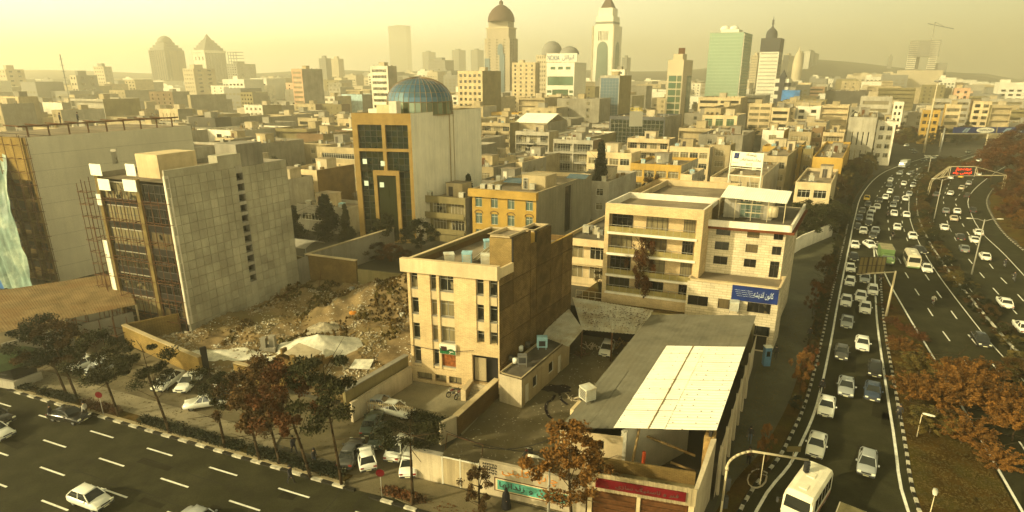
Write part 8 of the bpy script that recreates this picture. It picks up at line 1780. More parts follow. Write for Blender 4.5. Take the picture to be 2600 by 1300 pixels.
for i, (px, py, H, Rx) in enumerate(((2020, 612, 5.5, 3.6), (2058, 600, 6.2, 3.8), (2098, 590, 5.8, 3.4), (2128, 580, 5.2, 2.8), (2045, 585, 6.4, 3.6), (2085, 572, 6.2, 3.4))):
    x, y = P(px, py); tree(('nearest', 'second', 'third', 'farthest front', 'rear left', 'rear right')[i] + ' dark bushy tree over the white roadside wall', x, y, H, Rx, 'full', 'leaf_olive', 0, .02, 0, 'dark trees over the roadside wall')
rr = random.Random(4); tn = {}
for (x, y, px) in TREES:
    lm = min(LM, key=lambda q: abs(q[0] - px)); cl = rr.choice(['dark green', 'olive', 'brown']); l_ = f"{cl} tree among the {'nearer' if y < 200 else 'middle' if y < 310 else 'farther'} roofs in line with the {lm[1]}"; n = tn.get(l_, 0); tn[l_] = n + 1
    tree((ORD[n] + l_), x, y, rr.uniform(6, 10), rr.uniform(2.2, 4), rr.choice(['full', 'cone', 'full']), {'dark green': 'leaf_dark', 'olive': 'leaf_olive', 'brown': 'leaf_brown'}[cl], 0, .1, 0, 'trees among the roofs')
for i in range(26):                                    # trees lining the buildings of the bend
    t = i / 25; px = 2140 + 110 * t + rr.uniform(-10, 14); py = 520 - 120 * t + rr.uniform(-8, 8); x, y = P(px, py); x -= 3
    tree('olive brown roadside tree on the left of the motorway bend', x, y, rr.uniform(4, 7.5), rr.uniform(2.2, 3.6), rr.choice(['loose', 'full']), rr.choice(['leaf_olive', 'leaf_brown', 'leaf_dry']), 0, .05, 0, 'roadside trees left of the motorway bend')
for i in range(34):
    x, y = P(2215 + rr.uniform(0, 240), rr.uniform(338, 372)); 
    tree('mixed tree beyond the motorway bend', x, y, rr.uniform(4.5, 8), rr.uniform(3, 5), 'full', rr.choice(['leaf_olive', 'leaf_brown', 'leaf_rust', 'leaf_dry']), 0, .02, 0, 'trees beyond the motorway bend')
strip = [p for p in offs(slipL, 1.75)]
for i, (p, d) in enumerate(res(strip, 2.3)):           # shrubs in the roadside strip
    if p.y < 50 or p.y > 175 or (50 < p.y < 57): continue
    tree('bare brownish shrub in the strip between side street and slip road', p.x + rr.uniform(-.3, .3), p.y, rr.uniform(1.2, 2.8), rr.uniform(.7, 1.1), 'loose', rr.choice(['leaf_olive', 'leaf_brown', 'leaf_dark', 'leaf_olive']), .1, .1, 0, 'shrubs between side street and slip road', 'shrub', 'shrub', tr=.05)
for (px, py, H, Rx, mt, lab) in ((2085, 760, 6.2, 2.0, 'leaf_brown', 'bare brown tree leaning over the side street'), (2062, 800, 4.5, 1.3, 'leaf_rust', 'reddish sapling before the leaning bare tree'), (2030, 1003, 4.6, 1.25, 'leaf_orange', 'orange sapling beside the person on the kerb'), (2046, 960, 3.6, 1.1, 'leaf_rust', 'rusty sapling behind the orange one'), (1938, 1185, 3.8, .9, 'leaf_orange', 'small orange tree in the kerb planter behind the traffic signal arm'), (1925, 1218, 1.3, .8, 'leaf_brown', 'low brown shrub in the small kerb planter'), (2018, 1045, 1.6, .9, 'leaf_dark', 'dark shrub below the orange sapling')):
    x, y = P(px, py); tree(lab, x, y, H, Rx, 'loose', mt, .1, .15, .0, tr=.05)
for i, (px, py, H, Rx) in enumerate(((2310, 1025, 3.6, 2.4), (2380, 1050, 4.6, 3.0), (2455, 1045, 4.8, 3.2), (2330, 960, 3.4, 2.3), (2415, 985, 4.2, 3.0), (2520, 1075, 4.6, 2.9), (2480, 985, 3.8, 2.4), (2570, 1120, 4.2, 2.6), (2290, 905, 2.4, 1.8), (2360, 1105, 3.0, 2.2), (2440, 1130, 3.2, 2.4), (2600, 1060, 3.6, 2.4))):
    x, y = P(px, py); tree(('lower left', 'central', 'right central', 'upper left', 'upper middle', 'lower right', 'upper right', 'far lower right', 'small top left', 'front left', 'front middle', 'far right')[i] + ' orange brown bush of the big thicket on the verge', x, y, H, Rx, 'plume', 'leaf_orange' if i % 3 else 'leaf_dry' if i % 2 else 'leaf_orange', .1, .0, 0, 'orange bushes of the verge thicket', 'bush', 'bush', tr=.08)
x, y = P(2522, 1195); tree('separate orange spray bush below the big thicket', x, y, 2.6, 2.0, 'plume', 'leaf_orange', .1, 0, 0, None, 'bush', 'bush', tr=.06)
for (px, py) in ((2262, 830), (2300, 850), (2280, 880), (2330, 870), (2245, 790)): x, y = P(px, py); tree('low reddish shrub at the top of the verge', x, y, 1.5, 1.3, 'plume', 'leaf_rust', .1, 0, 0, 'low shrubs at the top of the verge', 'shrub', 'shrub', tr=.04)
med = [p for p in between(offs(mainR, -1.5), offs(laneA, 4.4), .5) if p[1] > 50]
for i, (p, d) in enumerate(res(smooth(med, 1), 2.2)):
    if p.y > 215: break
    q = min((V2(b) for b in offs(laneA, 4.4)), key=lambda b: (b - p).length); wdt = (q - p).length
    for s in ((-.6, .0, .6) if wdt > 2 else (0,)):
        n = Vector((-d.y, d.x)); c = p + n * s * wdt * .8; tree('low dark shrub in the planted median of the motorway', c.x + rr.uniform(-.4, .4), c.y + rr.uniform(-.4, .4), rr.uniform(.9, 2.1), rr.uniform(1.1, 1.9), rr.choice(['full', 'loose']), rr.choice(['leaf_olive', 'leaf_dark', 'leaf_dry', 'leaf_brown'] if p.y < 110 else ['leaf_olive', 'leaf_dry', 'leaf_brown']), .12, -.3, 0, 'shrubs of the motorway median', 'shrub', 'shrub', stem=False)
for i in range(3, nn - 1):
    for k in (.12, .3, .5, .75):
        x, y, z = bank(i, k); tree('russet bush on the bank beyond the far carriageway', x + rr.uniform(-1.5, 1.5), y + rr.uniform(-1.5, 1.5), rr.uniform(2, 4.5), rr.uniform(2, 3.4), rr.choice(['plume', 'full']), rr.choice(['leaf_rust', 'leaf_orange', 'leaf_rust', 'leaf_brown']), z, 0, 0, 'russet bushes on the far bank', 'bush', 'bush', stem=False)
for (px, py, z) in ((2550, 400, 3), (2580, 380, 4), (2530, 430, 2), (2590, 430, 4), (2515, 460, 2)): x, y = P(px, py, z); tree('tall russet tree at the right edge behind the message sign', x, y, 9, 6.5, 'full', 'leaf_rust', z, .0, 0, 'tall russet trees at the right edge')
for (px, py, H, Rx, mt) in ((905, 668, 2.4, 2.4, 'leaf_rust'), (945, 672, 2.6, 2.6, 'leaf_brown'), (985, 678, 2.8, 2.4, 'leaf_rust'), (1012, 690, 2.4, 1.8, 'leaf_brown')): x, y = P(px, py, .3); tree('brown withered shrub behind the lower olive wall', x, y + 4, H, Rx, 'full', mt, .3, -.1, 0, 'withered shrubs behind the vacant lot', 'shrub', 'shrub', stem=False)
hm = MB(); rr = random.Random(9)
def hedge(name, label, pts, w_, h_, mat, n, parent=None):
    m_ = MB()
    for i in range(n):
        t = rr.random(); p = lerp(pts[0], pts[1], t); hh = h_ * (.75 + .4 * noise.noise(Vector((p[0] * .8, p[1] * .8, 3)))); c = Vector((p[0] + rr.uniform(-.5, .5) * w_, p[1] + rr.uniform(-.5, .5) * w_, .12 + rr.random() ** .7 * max(.1, hh))); s_ = rr.uniform(.05, .11)
        u = Vector((rr.uniform(-1, 1), rr.uniform(-1, 1), rr.uniform(-1, 1))).normalized() * s_; v = u.orthogonal().normalized() * s_ * .6; m_.face([c - u, c + v, c + u, c - v])
    return props(m_.build(name, MATS[mat]), label, 'hedge')
for (s0, s1, hh) in ((1.5, 6.5, .7), (8, 12.3, .8), (15.5, 27, .85), (28, 37, .9), (-3, 0, .5)): hedge('hedge', f"clipped dark hedge in the kerb strip, {('left of the black car', 'behind the black car', 'longest stretch past the small pine', 'beside the driveway mouth', 'at the far left')[[1.5, 8, 15.5, 28, -3].index(s0)]}", [kp(s0, .75), kp(s1, .75)], .9, hh, 'leaf_dark' if s0 != 8 else 'leaf_rust', int((s1 - s0) * 420))
hedge('hedge', 'dark hedge at the front edge of the forecourt', [(-9.2, 47.0), (-5.0, 45.2)], 1.3, 1.0, 'leaf_dark', 2600); hedge('hedge', 'brown leaf heap behind the plaster wall', [(-7.2, 40.6), (-3.6, 39.4)], 1.6, .7, 'leaf_rust', 2200)
m_ = MB(); c4_ = [(*P(1490, 812, 3.9), 3.9), (*P(1630, 830, 3.8), 3.8)]
for i in range(420):
    px, py = rr.uniform(1470, 1650), rr.gauss(805, 14); x, y = P(px, py, 4.05); s_ = rr.uniform(.04, .12); a = rr.uniform(0, 6.28); zz = 3.5 + (y - 57.5) * .085 + .12
    if 57.6 < y < 65 and 8 < x < 15.5: m_.face([(x + s_ * math.cos(a + q * 1.57), y + s_ * math.sin(a + q * 1.57), zz + (.03 if q % 2 else 0)) for q in range(4)])
props(m_.build('fallen_leaves', MATS['leaf_rust']), 'brown leaves fallen on the carport roof', kind='stuff')
hedge('ground_planting', 'red brown ground plants in the kerb planter', [(-9.6, 37.4), (-6.6, 36.2)], .9, .3, 'leaf_rust', 900)
m_ = MB()                                             # fallen leaves
for i in range(5200):
    px, py = rr.uniform(2235, 2600), rr.uniform(860, 1300)
    x, y = P(px, py)
    if inpoly(x, y, [tuple(p) for p in offs(slipR, -1.0)[:25]] + [tuple(p) for p in offs(mainL, .45)[::-1][3:]]):
        a = rr.uniform(0, 6.28); s_ = rr.uniform(.04, .13); z = .155 + rr.uniform(0, .05); m_.face([(x + s_ * math.cos(a + k * 1.57), y + s_ * math.sin(a + k * 1.57), z + (.03 if k % 2 else 0)) for k in range(4)])
props(m_.build('fallen_leaves', MATS['leaf_dry']), 'fallen brown leaves over the verge', kind='stuff')
# ------------------------------------------------------------------ street furniture
def lamp(label, px, py, pytop, heads=2, arm=1.6, ang=0., mat='pole', pr=.12):
    x, y = P(px, py); h = HT(pytop, y); r = root('street_lamp', (x, y, 0), label, 'street lamp', 'street lamps along the motorway'); m_ = MB(); m_.tube((x, y, 0), (x, y, h), pr, 8, 0, pr * .6); m_.build('pole', MATS[mat], r)
    for k in range(heads):
        s = 1 if k == 0 else -1; dx, dy = math.cos(ang) * s, math.sin(ang) * s
        m_ = MB(); m_.path([(x, y, h - .3), (x + dx * arm * .5, y + dy * arm * .5, h + .05), (x + dx * arm, y + dy * arm, h + .1)], pr * .4, 5); m_.build('arm', MATS[mat], r)
        m_ = MB(); m_.lathe([(.01, -.5), (.12, -.4), (.17, 0), (.14, .38), (.01, .45)], n=10); m_.v = [(x + dx * (arm + .3 + c) - dy * a, y + dy * (arm + .3 + c) + dx * a, h + .12 + b * .5) for a, b, c in m_.v]; m_.build('lamp_head', plain('lamp_head', (.62, .58, .44), .4), r)
    return r
lamp('double street lamp in the median nearest the camera', 2467, 697, 557, 2, 1.9, -.1, 'frame_grey'); lamp('double street lamp in the median behind the message sign foot', 2370, 564, 455, 2, 1.6, 0, 'frame_grey'); lamp('thin double street lamp far up the median', 2354, 448, 396, 2, 1.5, 0, 'frame_grey')
lamp('short lamp post with white head on the brown verge', 2327, 1112, 1052, 1, .2, -.6, pr=.05); lamp('short lamp post at the bottom of the brown verge', 2355, 1330, 1262, 1, .2, .9, pr=.05); lamp('grey street lamp beside the painted wall', 1392, 1325, 1170, 1, .9, math.pi - .3, 'frame_grey')
x, y = P(2345, 388); m_ = MB(); h = HT(206, y); m_.tube((x, y, 0), (x, y, h), .45, 8, 0, .2); r = solo(m_, 'lighting_mast', MATS['pole'], 'very tall slim lighting mast beside the motorway', 'mast', (x, y, 0)); m_ = MB(); m_.lathe([(.2, 0), (1.2, .2), (1.2, .7), (.2, .9)], (x, y, h - .5), 10); m_.build('lamp_ring', MATS['steel'], r)
x, y = P(2295 + 90, 395); m_ = MB(); m_.tube((x, y, 0), (x, y, HT(325, y)), .4, 6, 0, .3); solo(m_, 'signal_tower', MATS['steel'], 'grey lattice post behind the median trees', 'post', (x, y, 0))
# curved signal mast at the bottom
b = V2(P(1828, 1318)); e = PY(2052, 1168, 36.3); top = 5.4; r = root('traffic_light', (b.x, b.y, 0), 'traffic light on long curved pale mast over the slip road', 'traffic light')
a0 = V2(PY(1836, 1190, 34.9)[:2]); m_ = MB(); pts = [(b.x, b.y, 0), (b.x + .02, b.y, 1.6), (b.x + .05, b.y, HT(1188, b.y))]
for i in range(1, 8): t = i / 7 * math.pi / 2; pts.append((b.x + .05 + 1.75 * (1 - math.cos(t)), b.y + .3 * t, HT(1188, b.y) + 1.0 * math.sin(t)))
pts.append((e[0], e[1], e[2])); m_.path(pts, .085, 8); m_.build('mast', MATS['pole'], r)
m_ = MB(); m_.tube((pts[2][0], pts[2][1], pts[2][2] - .15), (pts[2][0], pts[2][1], pts[2][2] + .05), .13, 8); m_.build('collar', MATS['pole'], r)
m_ = MB(); m_.box(e[0] - .14, e[0] + .16, e[1] - .1, e[1] + .2, e[2] - 1.15, e[2] - .12); m_.tube((e[0], e[1], e[2] - .15), e, .04); hd_ = m_.build('signal_head', trim, r)
for k in range(3): m_ = MB(); m_.lathe([(.01, 0), (.11, .01), (.12, .12)], n=10); m_.v = [(e[0] + p[0], e[1] - .1 - p[2], e[2] - .32 - k * .33 + p[1]) for p in m_.v]; m_.build('lens', trim, hd_)
for z in (1.0, 2.5):
    m_ = MB(); m_.box(b.x + .08, b.x + .38, b.y - .15, b.y + .15, z, z + .95); h2_ = m_.build('signal_head', trim, r)
m_ = MB(); t = (1920 - 1900) / 150; m_.tube(lerp(pts[-2], e, .22), (lerp(pts[-2], e, .22)[0], lerp(pts[-2], e, .22)[1], e[2] - 1.3), .03); m_.build('hanger', MATS['pole'], r)
# gantry seen from behind
x, y = P(2249, 805); r = root('sign_gantry', (x, y, 0), 'brown back of a three-part road sign on a cantilever post', 'road sign'); sg = plain('sign_back', (.115, .088, .028), .7)
x0, _, z0 = PY(2177, 695, y); x1, _, z1 = PY(2253, 653, y); m_ = MB(); m_.tube((x, y, 0), (x + .1, y, 6.3), .16, 8, 0, .12); m_.tube((x0, y + .1, z0 - .1), (x + .15, y, 6.2), .09, 6); m_.build('post', MATS['pole'], r)
for i in range(3):
    a = x0 + (x1 - x0) * i / 3 + .05; b_ = x0 + (x1 - x0) * (i + 1) / 3 - .05; m_ = MB(); m_.box(a, b_, y + .1, y + .16, z0, z1); m_.build('sign_panel', sg, r)
    m_ = MB()
    for xx in (a, (a + b_) / 2, b_): m_.box(xx - .03, xx + .03, y + .02, y + .09, z0 - .1, z1 + .05)
    for zz in (z0, (z0 + z1) / 2, z1): m_.box(a, b_, y + .0, y + .05, zz - .04, zz + .04)
    m_.build('stiffener', plain('stiff', (.04, .028, .015), .7), r)
# message sign gantry
yl = 152.; xl = PY(2357, 487, yl)[0]; xr = PY(2503, 455, yl + 6)[0]; r = root('message_sign', (xl, yl, 0), 'lit red electronic message sign on a pale truss over the far carriageway', 'road sign')
sx0, _, sz0 = PY(2408, 446, yl); sx1, _, sz1 = PY(2477, 423, yl); m_ = MB(); m_.box(sx0, sx1, yl - .1, yl + .3, sz0, sz1); m_.build('sign_case', trim, r)
m_ = MB()
for (a, c) in (((xl, sz0 - 5.2), (xl + .2, sz0 - 1.5)), ((xl + .2, sz0 - 1.5), (xl + 1.2, sz0 - .2)), ((xl + 1.2, sz0 - .2), (sx0, sz1)), ((xl + .6, sz0 - .9), (sx0, sz0 - .1)), ((sx0, sz1), (sx1, sz1)), ((sx0, sz0), (sx1 + .2, sz0)), ((sx1, sz1), (xr, sz0 + .2)), ((sx1, sz0), (xr, sz0 + .1)), ((sx0, sz0), (sx0, sz1)), ((sx1, sz0), (sx1, sz1)), ((xr, sz0 + .2), (xr + .3, 0)), ((sx1 + 1, sz0), (sx1, sz1)), ((sx0 - 1.8, sz0 - .5), (sx0 - .4, sz1 - .4)), ((xl, 0), (xl, sz0 - 5))):
    for q in (-.3, .3): m_.tube((a[0], yl + q, a[1]), (c[0], yl + q, c[1]), .08, 5)
m_.build('truss', MATS['pole'], r); led = M('led_red', (.8, .05, .01), emit=(1, .05, .01, 2.2))
text('\ufeaf\ufe8e\ufea0\ufee3 \ufe96\ufecb\ufeae\ufeb3', r, (sx0 + 1.5, yl - .12), (1, 0), sz0 + 1.25, sx1 - sx0 - 2.6, .95, led, .02); text('\ufee9\ufe8d\ufead \ufbfd\ufee8\ufee4\ufbfe\ufe8d', r, (sx0 + 1.0, yl - .12), (1, 0), sz0 + .35, sx1 - sx0 - 1.8, .75, led, .02)
# advertising gantry
ya = 262.; r = root('advertising_gantry', (*PY(2422, 337, ya)[:2], 0), 'blue advertising gantry with SAMSUNG oval across the motorway', 'billboard'); za, zb_ = HT(338, ya), HT(323, ya)
X = lambda px: PY(px, 330, ya)[0]
for (a, c, mt) in ((2422, 2479, navy), (2479, 2530, navy), (2535, 2640, navy)):
    m_ = MB(); m_.box(X(a) + .1, X(c) - .1, ya, ya + .6, za, zb_); m_.build('advert_panel', mt, r)
pale = plain('advert_pale', (.30, .40, .48), .5)
for (px, w_) in ((2452, 11), (2556, 13), (2590, 7)):
    for k in range(3): m_ = MB(); x = X(px + k * w_ * .3 - w_ * .3); m_.face([(x - 1, ya - .03, za + .3), (x + .2, ya - .03, za + .3), (x + 1.4, ya - .03, zb_ - .4), (x + .5, ya - .03, zb_ - .4)]); m_.build('advert_streak', pale, r)
m_ = MB(); m_.face([(X(2502) + (X(2525) - X(2502)) * math.cos(t * math.pi / 12), ya - .05, (za + zb_) / 2 + (zb_ - za) * .46 * math.sin(t * math.pi / 12)) for t in range(24)]); m_.build('oval', signw, r)
text('SAMSUNG', r, (X(2487), ya), (1, 0), (za + zb_) / 2 - .42, X(2519) - X(2487), .9, plain('advert_ink', (.04, .04, .10), .5), .09)
m_ = MB()
for px in (2395, 2513): m_.tube((X(px), ya + .3, 0), (X(px), ya + .3, za), .3, 6)
m_.tube((X(2395), ya + .3, za - .3), (X(2640), ya + .3, za - .3), .2, 5); m_.tube((X(2513), ya + .3, za - 1.5), (X(2528), ya + .3, za), .15, 5); m_.build('truss', MATS['pole'], r)
# round red signs, booth, kiosk, bin, guardrail
def redsign(lab, px, py, ptop):
    x, y = P(px, py); h = HT(ptop, y); r = root('road_sign', (x, y, 0), lab, 'road sign'); m_ = MB(); m_.tube((x, y, 0), (x, y, h), .035, 6); m_.build('pole', MATS['frame_grey'], r)
    m_ = MB(); m_.face([(x + .32 * math.cos(a * .4488), y - .06, h + .32 * math.sin(a * .4488)) for a in range(14)]); m_.face([(x + .32 * math.cos(-a * .4488), y - .04, h + .32 * math.sin(-a * .4488)) for a in range(14)]); m_.build('disc', redp, r)
redsign('round red road sign on the left footpath', 264, 1058, 1002); redsign('round red road sign at the kerb planter', 970, 1262, 1200)
x, y = P(1944, 928); m_ = MB(); m_.box(x - .35, x + .35, y - .3, y + .3, .05, 2.2); r = solo(m_, 'phone_booth', M('booth_blue', (.10, .22, .34), .4, .2, 1), 'blue phone booth by the stone wing corner', 'phone booth', (x, y, 0)); m_ = MB(); m_.box(x - .4, x + .4, y - .34, y + .34, 2.202, 2.3); m_.build('hood', signw, r); m_ = MB(); m_.box(x - .2, x + .2, y - .31, y - .302, 1.2, 1.8); m_.build('window', carglass, r)
x, y = P(316, 930); m_ = MB(); m_.lathe([(.3, 0), (.36, 1.0), (.38, 1.05), (.2, 1.2), (.01, 1.25)], (x, y, .05), 10); solo(m_, 'bin', MATS['tarp_blue'] if False else M('bin_blue', (.07, .16, .18), .5, .2, 1), 'blue-green street bin by the end of the yellow wall', 'bin', (x, y, .05))
r = root('kiosk', (-50.5, 54, 0), 'small dark kiosk with round green roof at the left edge', 'kiosk'); m_ = MB(); m_.prism([(-53.5, 53.4), (-49.3, 52.2), (-48.2, 54.4), (-52, 55.6)], .1, 1.0); m_.build('counter_wall', MATS['palegrey'], r); m_ = MB(); m_.prism([(-53.3, 53.6), (-49.5, 52.5), (-48.5, 54.3), (-52, 55.4)], 1.002, 2.5); m_.build('glazing', MATS['glass_dark'], r)
m_ = MB(); m_.lathe([(2.9, 0), (2.2, .5), (1.2, .8), (.01, .9)], (-51, 54, 2.5), 16); m_.build('roof', M('roof_green', (.05, .075, .03), .7, .3, 1.5), r)
r = root('guardrail', (*mainR[2], 0), 'steel guardrail along the median edge of the motorway', 'guardrail'); m_ = MB(); gp = offs(mainR, -.6)[2:42]
for z in (.45, .62): 
    for a, c in zip(gp[:-1], gp[1:]): m_.tube((*a, z), (*c, z), .09, 6)
m_.build('rail_beam', M('rail_grey', (.40, .38, .29), .5, .15, 1), r)
for i, (p, d) in enumerate(res(gp, 3.)): 
    if i < 70: m_ = MB(); m_.box(p.x - .05, p.x + .05, p.y + .05, p.y + .14, 0, .7); m_.build('post', MATS['steel'], r)
wall('roadside_wall', [P(2004, 652), P(2035, 632), P(2112, 600)], 2.6, .25, 'white', 'white roadside wall with black scrawl under the dark trees')
wall('yellow_wall', [(137, 150), (150, 138), (165, 150)], 5, .4, 'yellow_wall', 'olive yellow retaining wall behind the russet trees'); block('house', 'yellow house at the right edge above the bank', (141, 122), 10, 14, 9, wall='ochre', side='ochre', front='x', z0=3, cl=-1)
# lower signal board over the kerb
x, y = P(2010, 1180); r = root('small_sign', (x, y, 0), 'small pale double sign board on a post at the kerb', 'road sign'); z = 1.2; m_ = MB(); m_.box(x - .55, x + .55, y, y + .06, z, z + .5); m_.build('sign_panel', sg, r); m_ = MB(); m_.tube((x, y + .03, 0), (x, y + .03, z), .04); m_.build('post', MATS['pole'], r)
for (px, py, h_) in ((1997, 1112, 1.7), (2018, 1060, 1.6)): pass
# small planter at the kerb
x, y = P(1922, 1218); m_ = MB(); cr_ = lambda a: (x + .62 * math.cos(a) * .8 + 1.3 * math.sin(a) * .6, y - .62 * math.cos(a) * .6 + 1.3 * math.sin(a) * .8)
for i in range(12): a, b_ = 2 * math.pi * i / 12, 2 * math.pi * (i + 1) / 12; m_.tube((*cr_(a), .12), (*cr_(b_), .12), .07, 5)
solo(m_, 'planter_ring', MATS['plaster'], 'oval stone ring of the small kerb planter', 'planter', (x, y, 0))
# lot junk
def junk(name, label, cat, px, py, z, fn, mat):
    x, y = P(px, py, z); m_ = MB(); fn(m_, x, y, z); solo(m_, name, MATS[mat] if isinstance(mat, str) else mat, label, cat, (x, y, z))
junk('concrete_footing', 'pair of grey concrete footings left of the gravel heap', 'footing', 682, 888, .3, lambda m, x, y, z: (m.box(x - .7, x - .15, y - .3, y + .3, z, z + 1.5), m.box(x + .1, x + .75, y, y + .6, z, z + 1.6), m.box(x - .9, x + .9, y - .4, y + .8, z - .2, z + .35)), 'concrete')
junk('orange_sack', 'orange sack half buried in the rubbish', 'sack', 898, 798, .8, lambda m, x, y, z: m.lathe([(.01, 0), (.55, .05), (.75, .2), (.5, .42), (.2, .5), (.01, .45)], (x, y, z), 10), M('sack_orange', (.50, .20, .03), .7, .3, 3))
junk('bucket', 'white bucket near the yellow brick building corner', 'bucket', 1020, 806, .6, lambda m, x, y, z: m.lathe([(.18, 0), (.25, .55), (.27, .58), (.22, .56)], (x, y, z), 12), 'white_paint')
junk('panel_sheet', 'large white speckled sheet lying on the lot', 'sheet', 918, 928, .25, lambda m, x, y, z: quadbox(m, [(x - 1.1, y - .8, z + .1), (x + 1.1, y - 1.1, z + .15), (x + 1.2, y + .7, z + .4), (x - .9, y + .9, z + .3)], .04), 'lime')
junk('barrel', 'dark steel barrel against the mud brick wall', 'barrel', 895, 748, 1.2, lambda m, x, y, z: m.lathe([(.01, 0), (.35, 0), (.35, 1.1), (.01, 1.12)], (x, y, z), 12), 'steel')
junk('scrap_cage', 'dark scrap frame at the foot of the panel wall', 'scrap', 706, 765, .8, lambda m, x, y, z: [m.tube((x + a, y + b, z), (x + c, y + d, z + e), .05, 4) for a, b, c, d, e in ((0, 0, 0, 0, 1.3), (1.2, .4, 1.2, .4, 1.3), (0, 0, 1.2, .4, 0), (0, 0, 1.2, .4, 1.3), (2.4, 1.6, 3.0, 2.6, 1.6), (3, 2, 4.2, 3.6, .4), (4, 4.8, 4.3, 5.6, 2.4))], 'rust')
x, y = P(765, 935, 0); r = root('ruined_hut', (x, y, 0), 'roofless ruined brick hut behind the street trees', 'hut')
for (o, d, L_) in (((x - 2.2, y - .5), KD, 4.4), ((x + 1.9, y - 2.1), V0, 3.0), ((x - 2.2, y - .5), V0, 2.6)):
    n = int(L_ / .55)
    for i in range(n): m_ = MB(); s = V2(o) + d * (L_ * i / n); m_.obox((s.x, s.y, 0), (d.x * L_ / n, d.y * L_ / n, 0), (-d.y * .3, d.x * .3, 0), (0, 0, 1.5 + rr.uniform(-.35, .7))); m_.build('wall_piece', MATS['mud_wall'], r)
m_ = MB(); quadbox(m_, [(x - 1.6, y - .2, 1.9), (x + 1.4, y - 1.4, 1.5), (x + 2.2, y + .6, 1.7), (x - .6, y + 1.7, 2.2)], .08); m_.build('fallen_roof', MATS['plaster'], r)
# yard junk on the service house roof and in the yard
for (px, py, z, s_, lab, nm) in ((1326, 928, 3.15, 1, 'open grey cabinet on the service house roof', 'cabinet'), (1376, 885, 3.15, 1.2, 'blue-green cabinet at the far end of the service house roof', 'cabinet'), (1456, 1000, .1, 0, '', '')):
    if not s_: continue
    x, y = P(px, py, z); m_ = MB(); m_.box(x - .45 * s_, x + .45 * s_, y - .3, y + .3, z + .25, z + 1.15 * s_); 
    for a in (-.4, .4): m_.box(x + a - .03, x + a + .03, y - .28, y - .22, z, z + .25)
    r = solo(m_, nm, MATS['steel' if s_ == 1 else 'cooler_blue'], lab, 'cabinet', (x, y, z)); m_ = MB(); m_.box(x - .33, x + .33, y - .325, y - .302, z + .4, z + .98); m_.build('opening', trim, r)
for k, (px, py) in enumerate(((1298, 915), (1308, 921), (1340, 880), (1322, 890), (1345, 1152))):
    z = 3.15 if k < 4 else .1; x, y = P(px, py, z); m_ = MB(); m_.lathe([(.01, 0), (.26, 0), (.26, .5), (.01, .52)], (x, y, z), 10); solo(m_, 'drum', MATS['white_paint' if k % 2 else 'darkgrey'], ('white can at the left of the service house roof', 'dark can beside the white one on the service house roof', 'pale drum farther back on the service house roof', 'dark drum on the service house roof middle', 'white drum standing behind the painted wall')[k], 'drum', (x, y, z))
for k, (t, x_, y_, s_) in enumerate((('K', 575, 100, 1.), ('K', 520, 150, .8), ('K', 800, 90, 1.3), ('K', 440, 480, .6))):
    x, y = P(*tp(t, x_, y_)); m_ = MB()
    for i in range(14): a, b_, c = rr.uniform(-.8, .8) * s_, rr.uniform(-.6, .6) * s_, rr.uniform(.1, .8); m_.tube((x + a, y + b_, .08), (x + a + rr.uniform(-.8, .8), y + b_ + rr.uniform(-.5, .5), .1 + c * s_), .05, 4)
    solo(m_, 'scrap_pile', MATS['wood' if k == 2 else 'rust' if k == 1 else 'plaster'], ('pale junk beside the white hatchback', 'rusty scrap left of the white hatchback', 'timber pile right of the white hatchback', 'small pale rubble by the oil stain')[k], 'scrap', (x, y, 0))
m_ = MB(); x, y = P(1262, 1262); 
for (a, c) in (((1390, 720), (1375, 835)), ((1390, 720), (1650, 800)), ((1650, 800), (1640, 890))): p, q = tp('J', *a), tp('J', *c); m_.tube((*P(*p, 2.6)[:2], 2.6 if a[1] < 830 else 1), (*P(*q, 2.6 if c[1] == 800 else .2)[:2], 2.6 if c[1] == 800 else .2), .035, 5)
solo(m_, 'pipe_frame', MATS['rust'], 'thin rusty pipe frame over the leaf heap', 'frame', (*P(1180, 1150), 0))
def cable(label, a, c, sag, r_=.03):
    m_ = MB(); pts = [(a[0] + (c[0] - a[0]) * t / 14, a[1] + (c[1] - a[1]) * t / 14, a[2] + (c[2] - a[2]) * t / 14 - sag * 4 * (t / 14) * (1 - t / 14)) for t in range(15)]; m_.path(pts, r_, 4); solo(m_, 'cable', blackc, label, 'cable', a)
A_, U_, V_, W_, D_ = CEN
cable('thin black cable sagging across the yellow brick front', (A_.x - .3, A_.y - .3, 4.3), (A_.x + U_.x * W_ * .72, A_.y + U_.y * W_ * .72 - .3, 4.5), .35)
cable('black cable running from the pipe frame to the street tree', (-2.9, 38.9, 3.0), (3.9, 38.2, 4.6), .8)
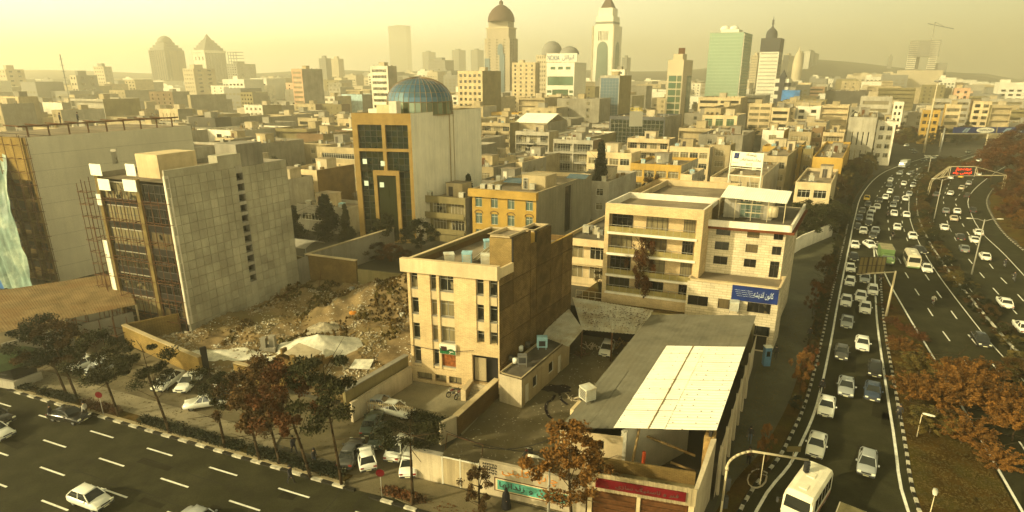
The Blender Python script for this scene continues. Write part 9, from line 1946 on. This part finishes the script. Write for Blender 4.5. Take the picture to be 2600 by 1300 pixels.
cable('long sagging cable over the yard from the plaster wall', (-5.2, 40.2, 3.4), (4.0, 36.4, 4.2), .7)
for nm, lab, pol, n, mt in (('litter', 'scraps of litter over the dusty yard', [(-7, 39.5), (3, 36), (15, 61), (4.6, 64), (-1, 50)], 700, 'rubble'), ('litter', 'fallen leaves and scraps on the footpath and parking ground', [kp(-6, 1.6), kp(36, 1.6), kp(34, 8), kp(-6, 9)], 1500, 'leaf_dry'), ('litter', 'leaves and scraps on the pavement by the painted wall', [(-8, 37), (5, 33), (12, 31), (13, 28), (-5, 35)], 500, 'leaf_rust'), ('litter', 'leaves and grit along the side street', [(14.5, 36), (19.5, 40.5), (40, 74), (36, 73), (27.5, 59)], 900, 'leaf_dry')):
    m_ = MB(); xs_, ys_ = [p[0] for p in pol], [p[1] for p in pol]; k = 0
    while k < n:
        x, y = rr.uniform(min(xs_), max(xs_)), rr.uniform(min(ys_), max(ys_))
        if not inpoly(x, y, pol): continue
        k += 1; a = rr.uniform(0, 6.28); s_ = rr.uniform(.03, .11); m_.face([(x + s_ * math.cos(a + q * 1.57), y + s_ * math.sin(a + q * 1.57) * .8, .145 + (.03 if q % 2 else 0)) for q in range(4)])
    props(m_.build(nm, MATS[mt]), lab, kind='stuff')
# ------------------------------------------------------------------ haze
m_ = MB(); m_.box(-4800, 4800, -400, 4700, -2.5, 230); hz = m_.build('haze', []); hz.data.materials.clear()
hmz = bpy.data.materials.new('haze'); hmz.use_nodes = True; t = hmz.node_tree; t.nodes.clear(); pv = t.nodes.new('ShaderNodeVolumePrincipled'); mo = t.nodes.new('ShaderNodeOutputMaterial')
pv.inputs['Color'].default_value = (.97, .90, .68, 1); pv.inputs['Density'].default_value = HAZE; pv.inputs['Anisotropy'].default_value = .45
t.links.new(pv.outputs[0], mo.inputs['Volume']); hz.data.materials.append(hmz); props(hz, 'thin yellow smog over the whole city', kind='stuff')
dup = {k: v for k, v in LABELS.items() if len(v) > 1}
print('objects', OBJN[0], 'shared labels', [(k, len(v)) for k, v in dup.items()][:20])
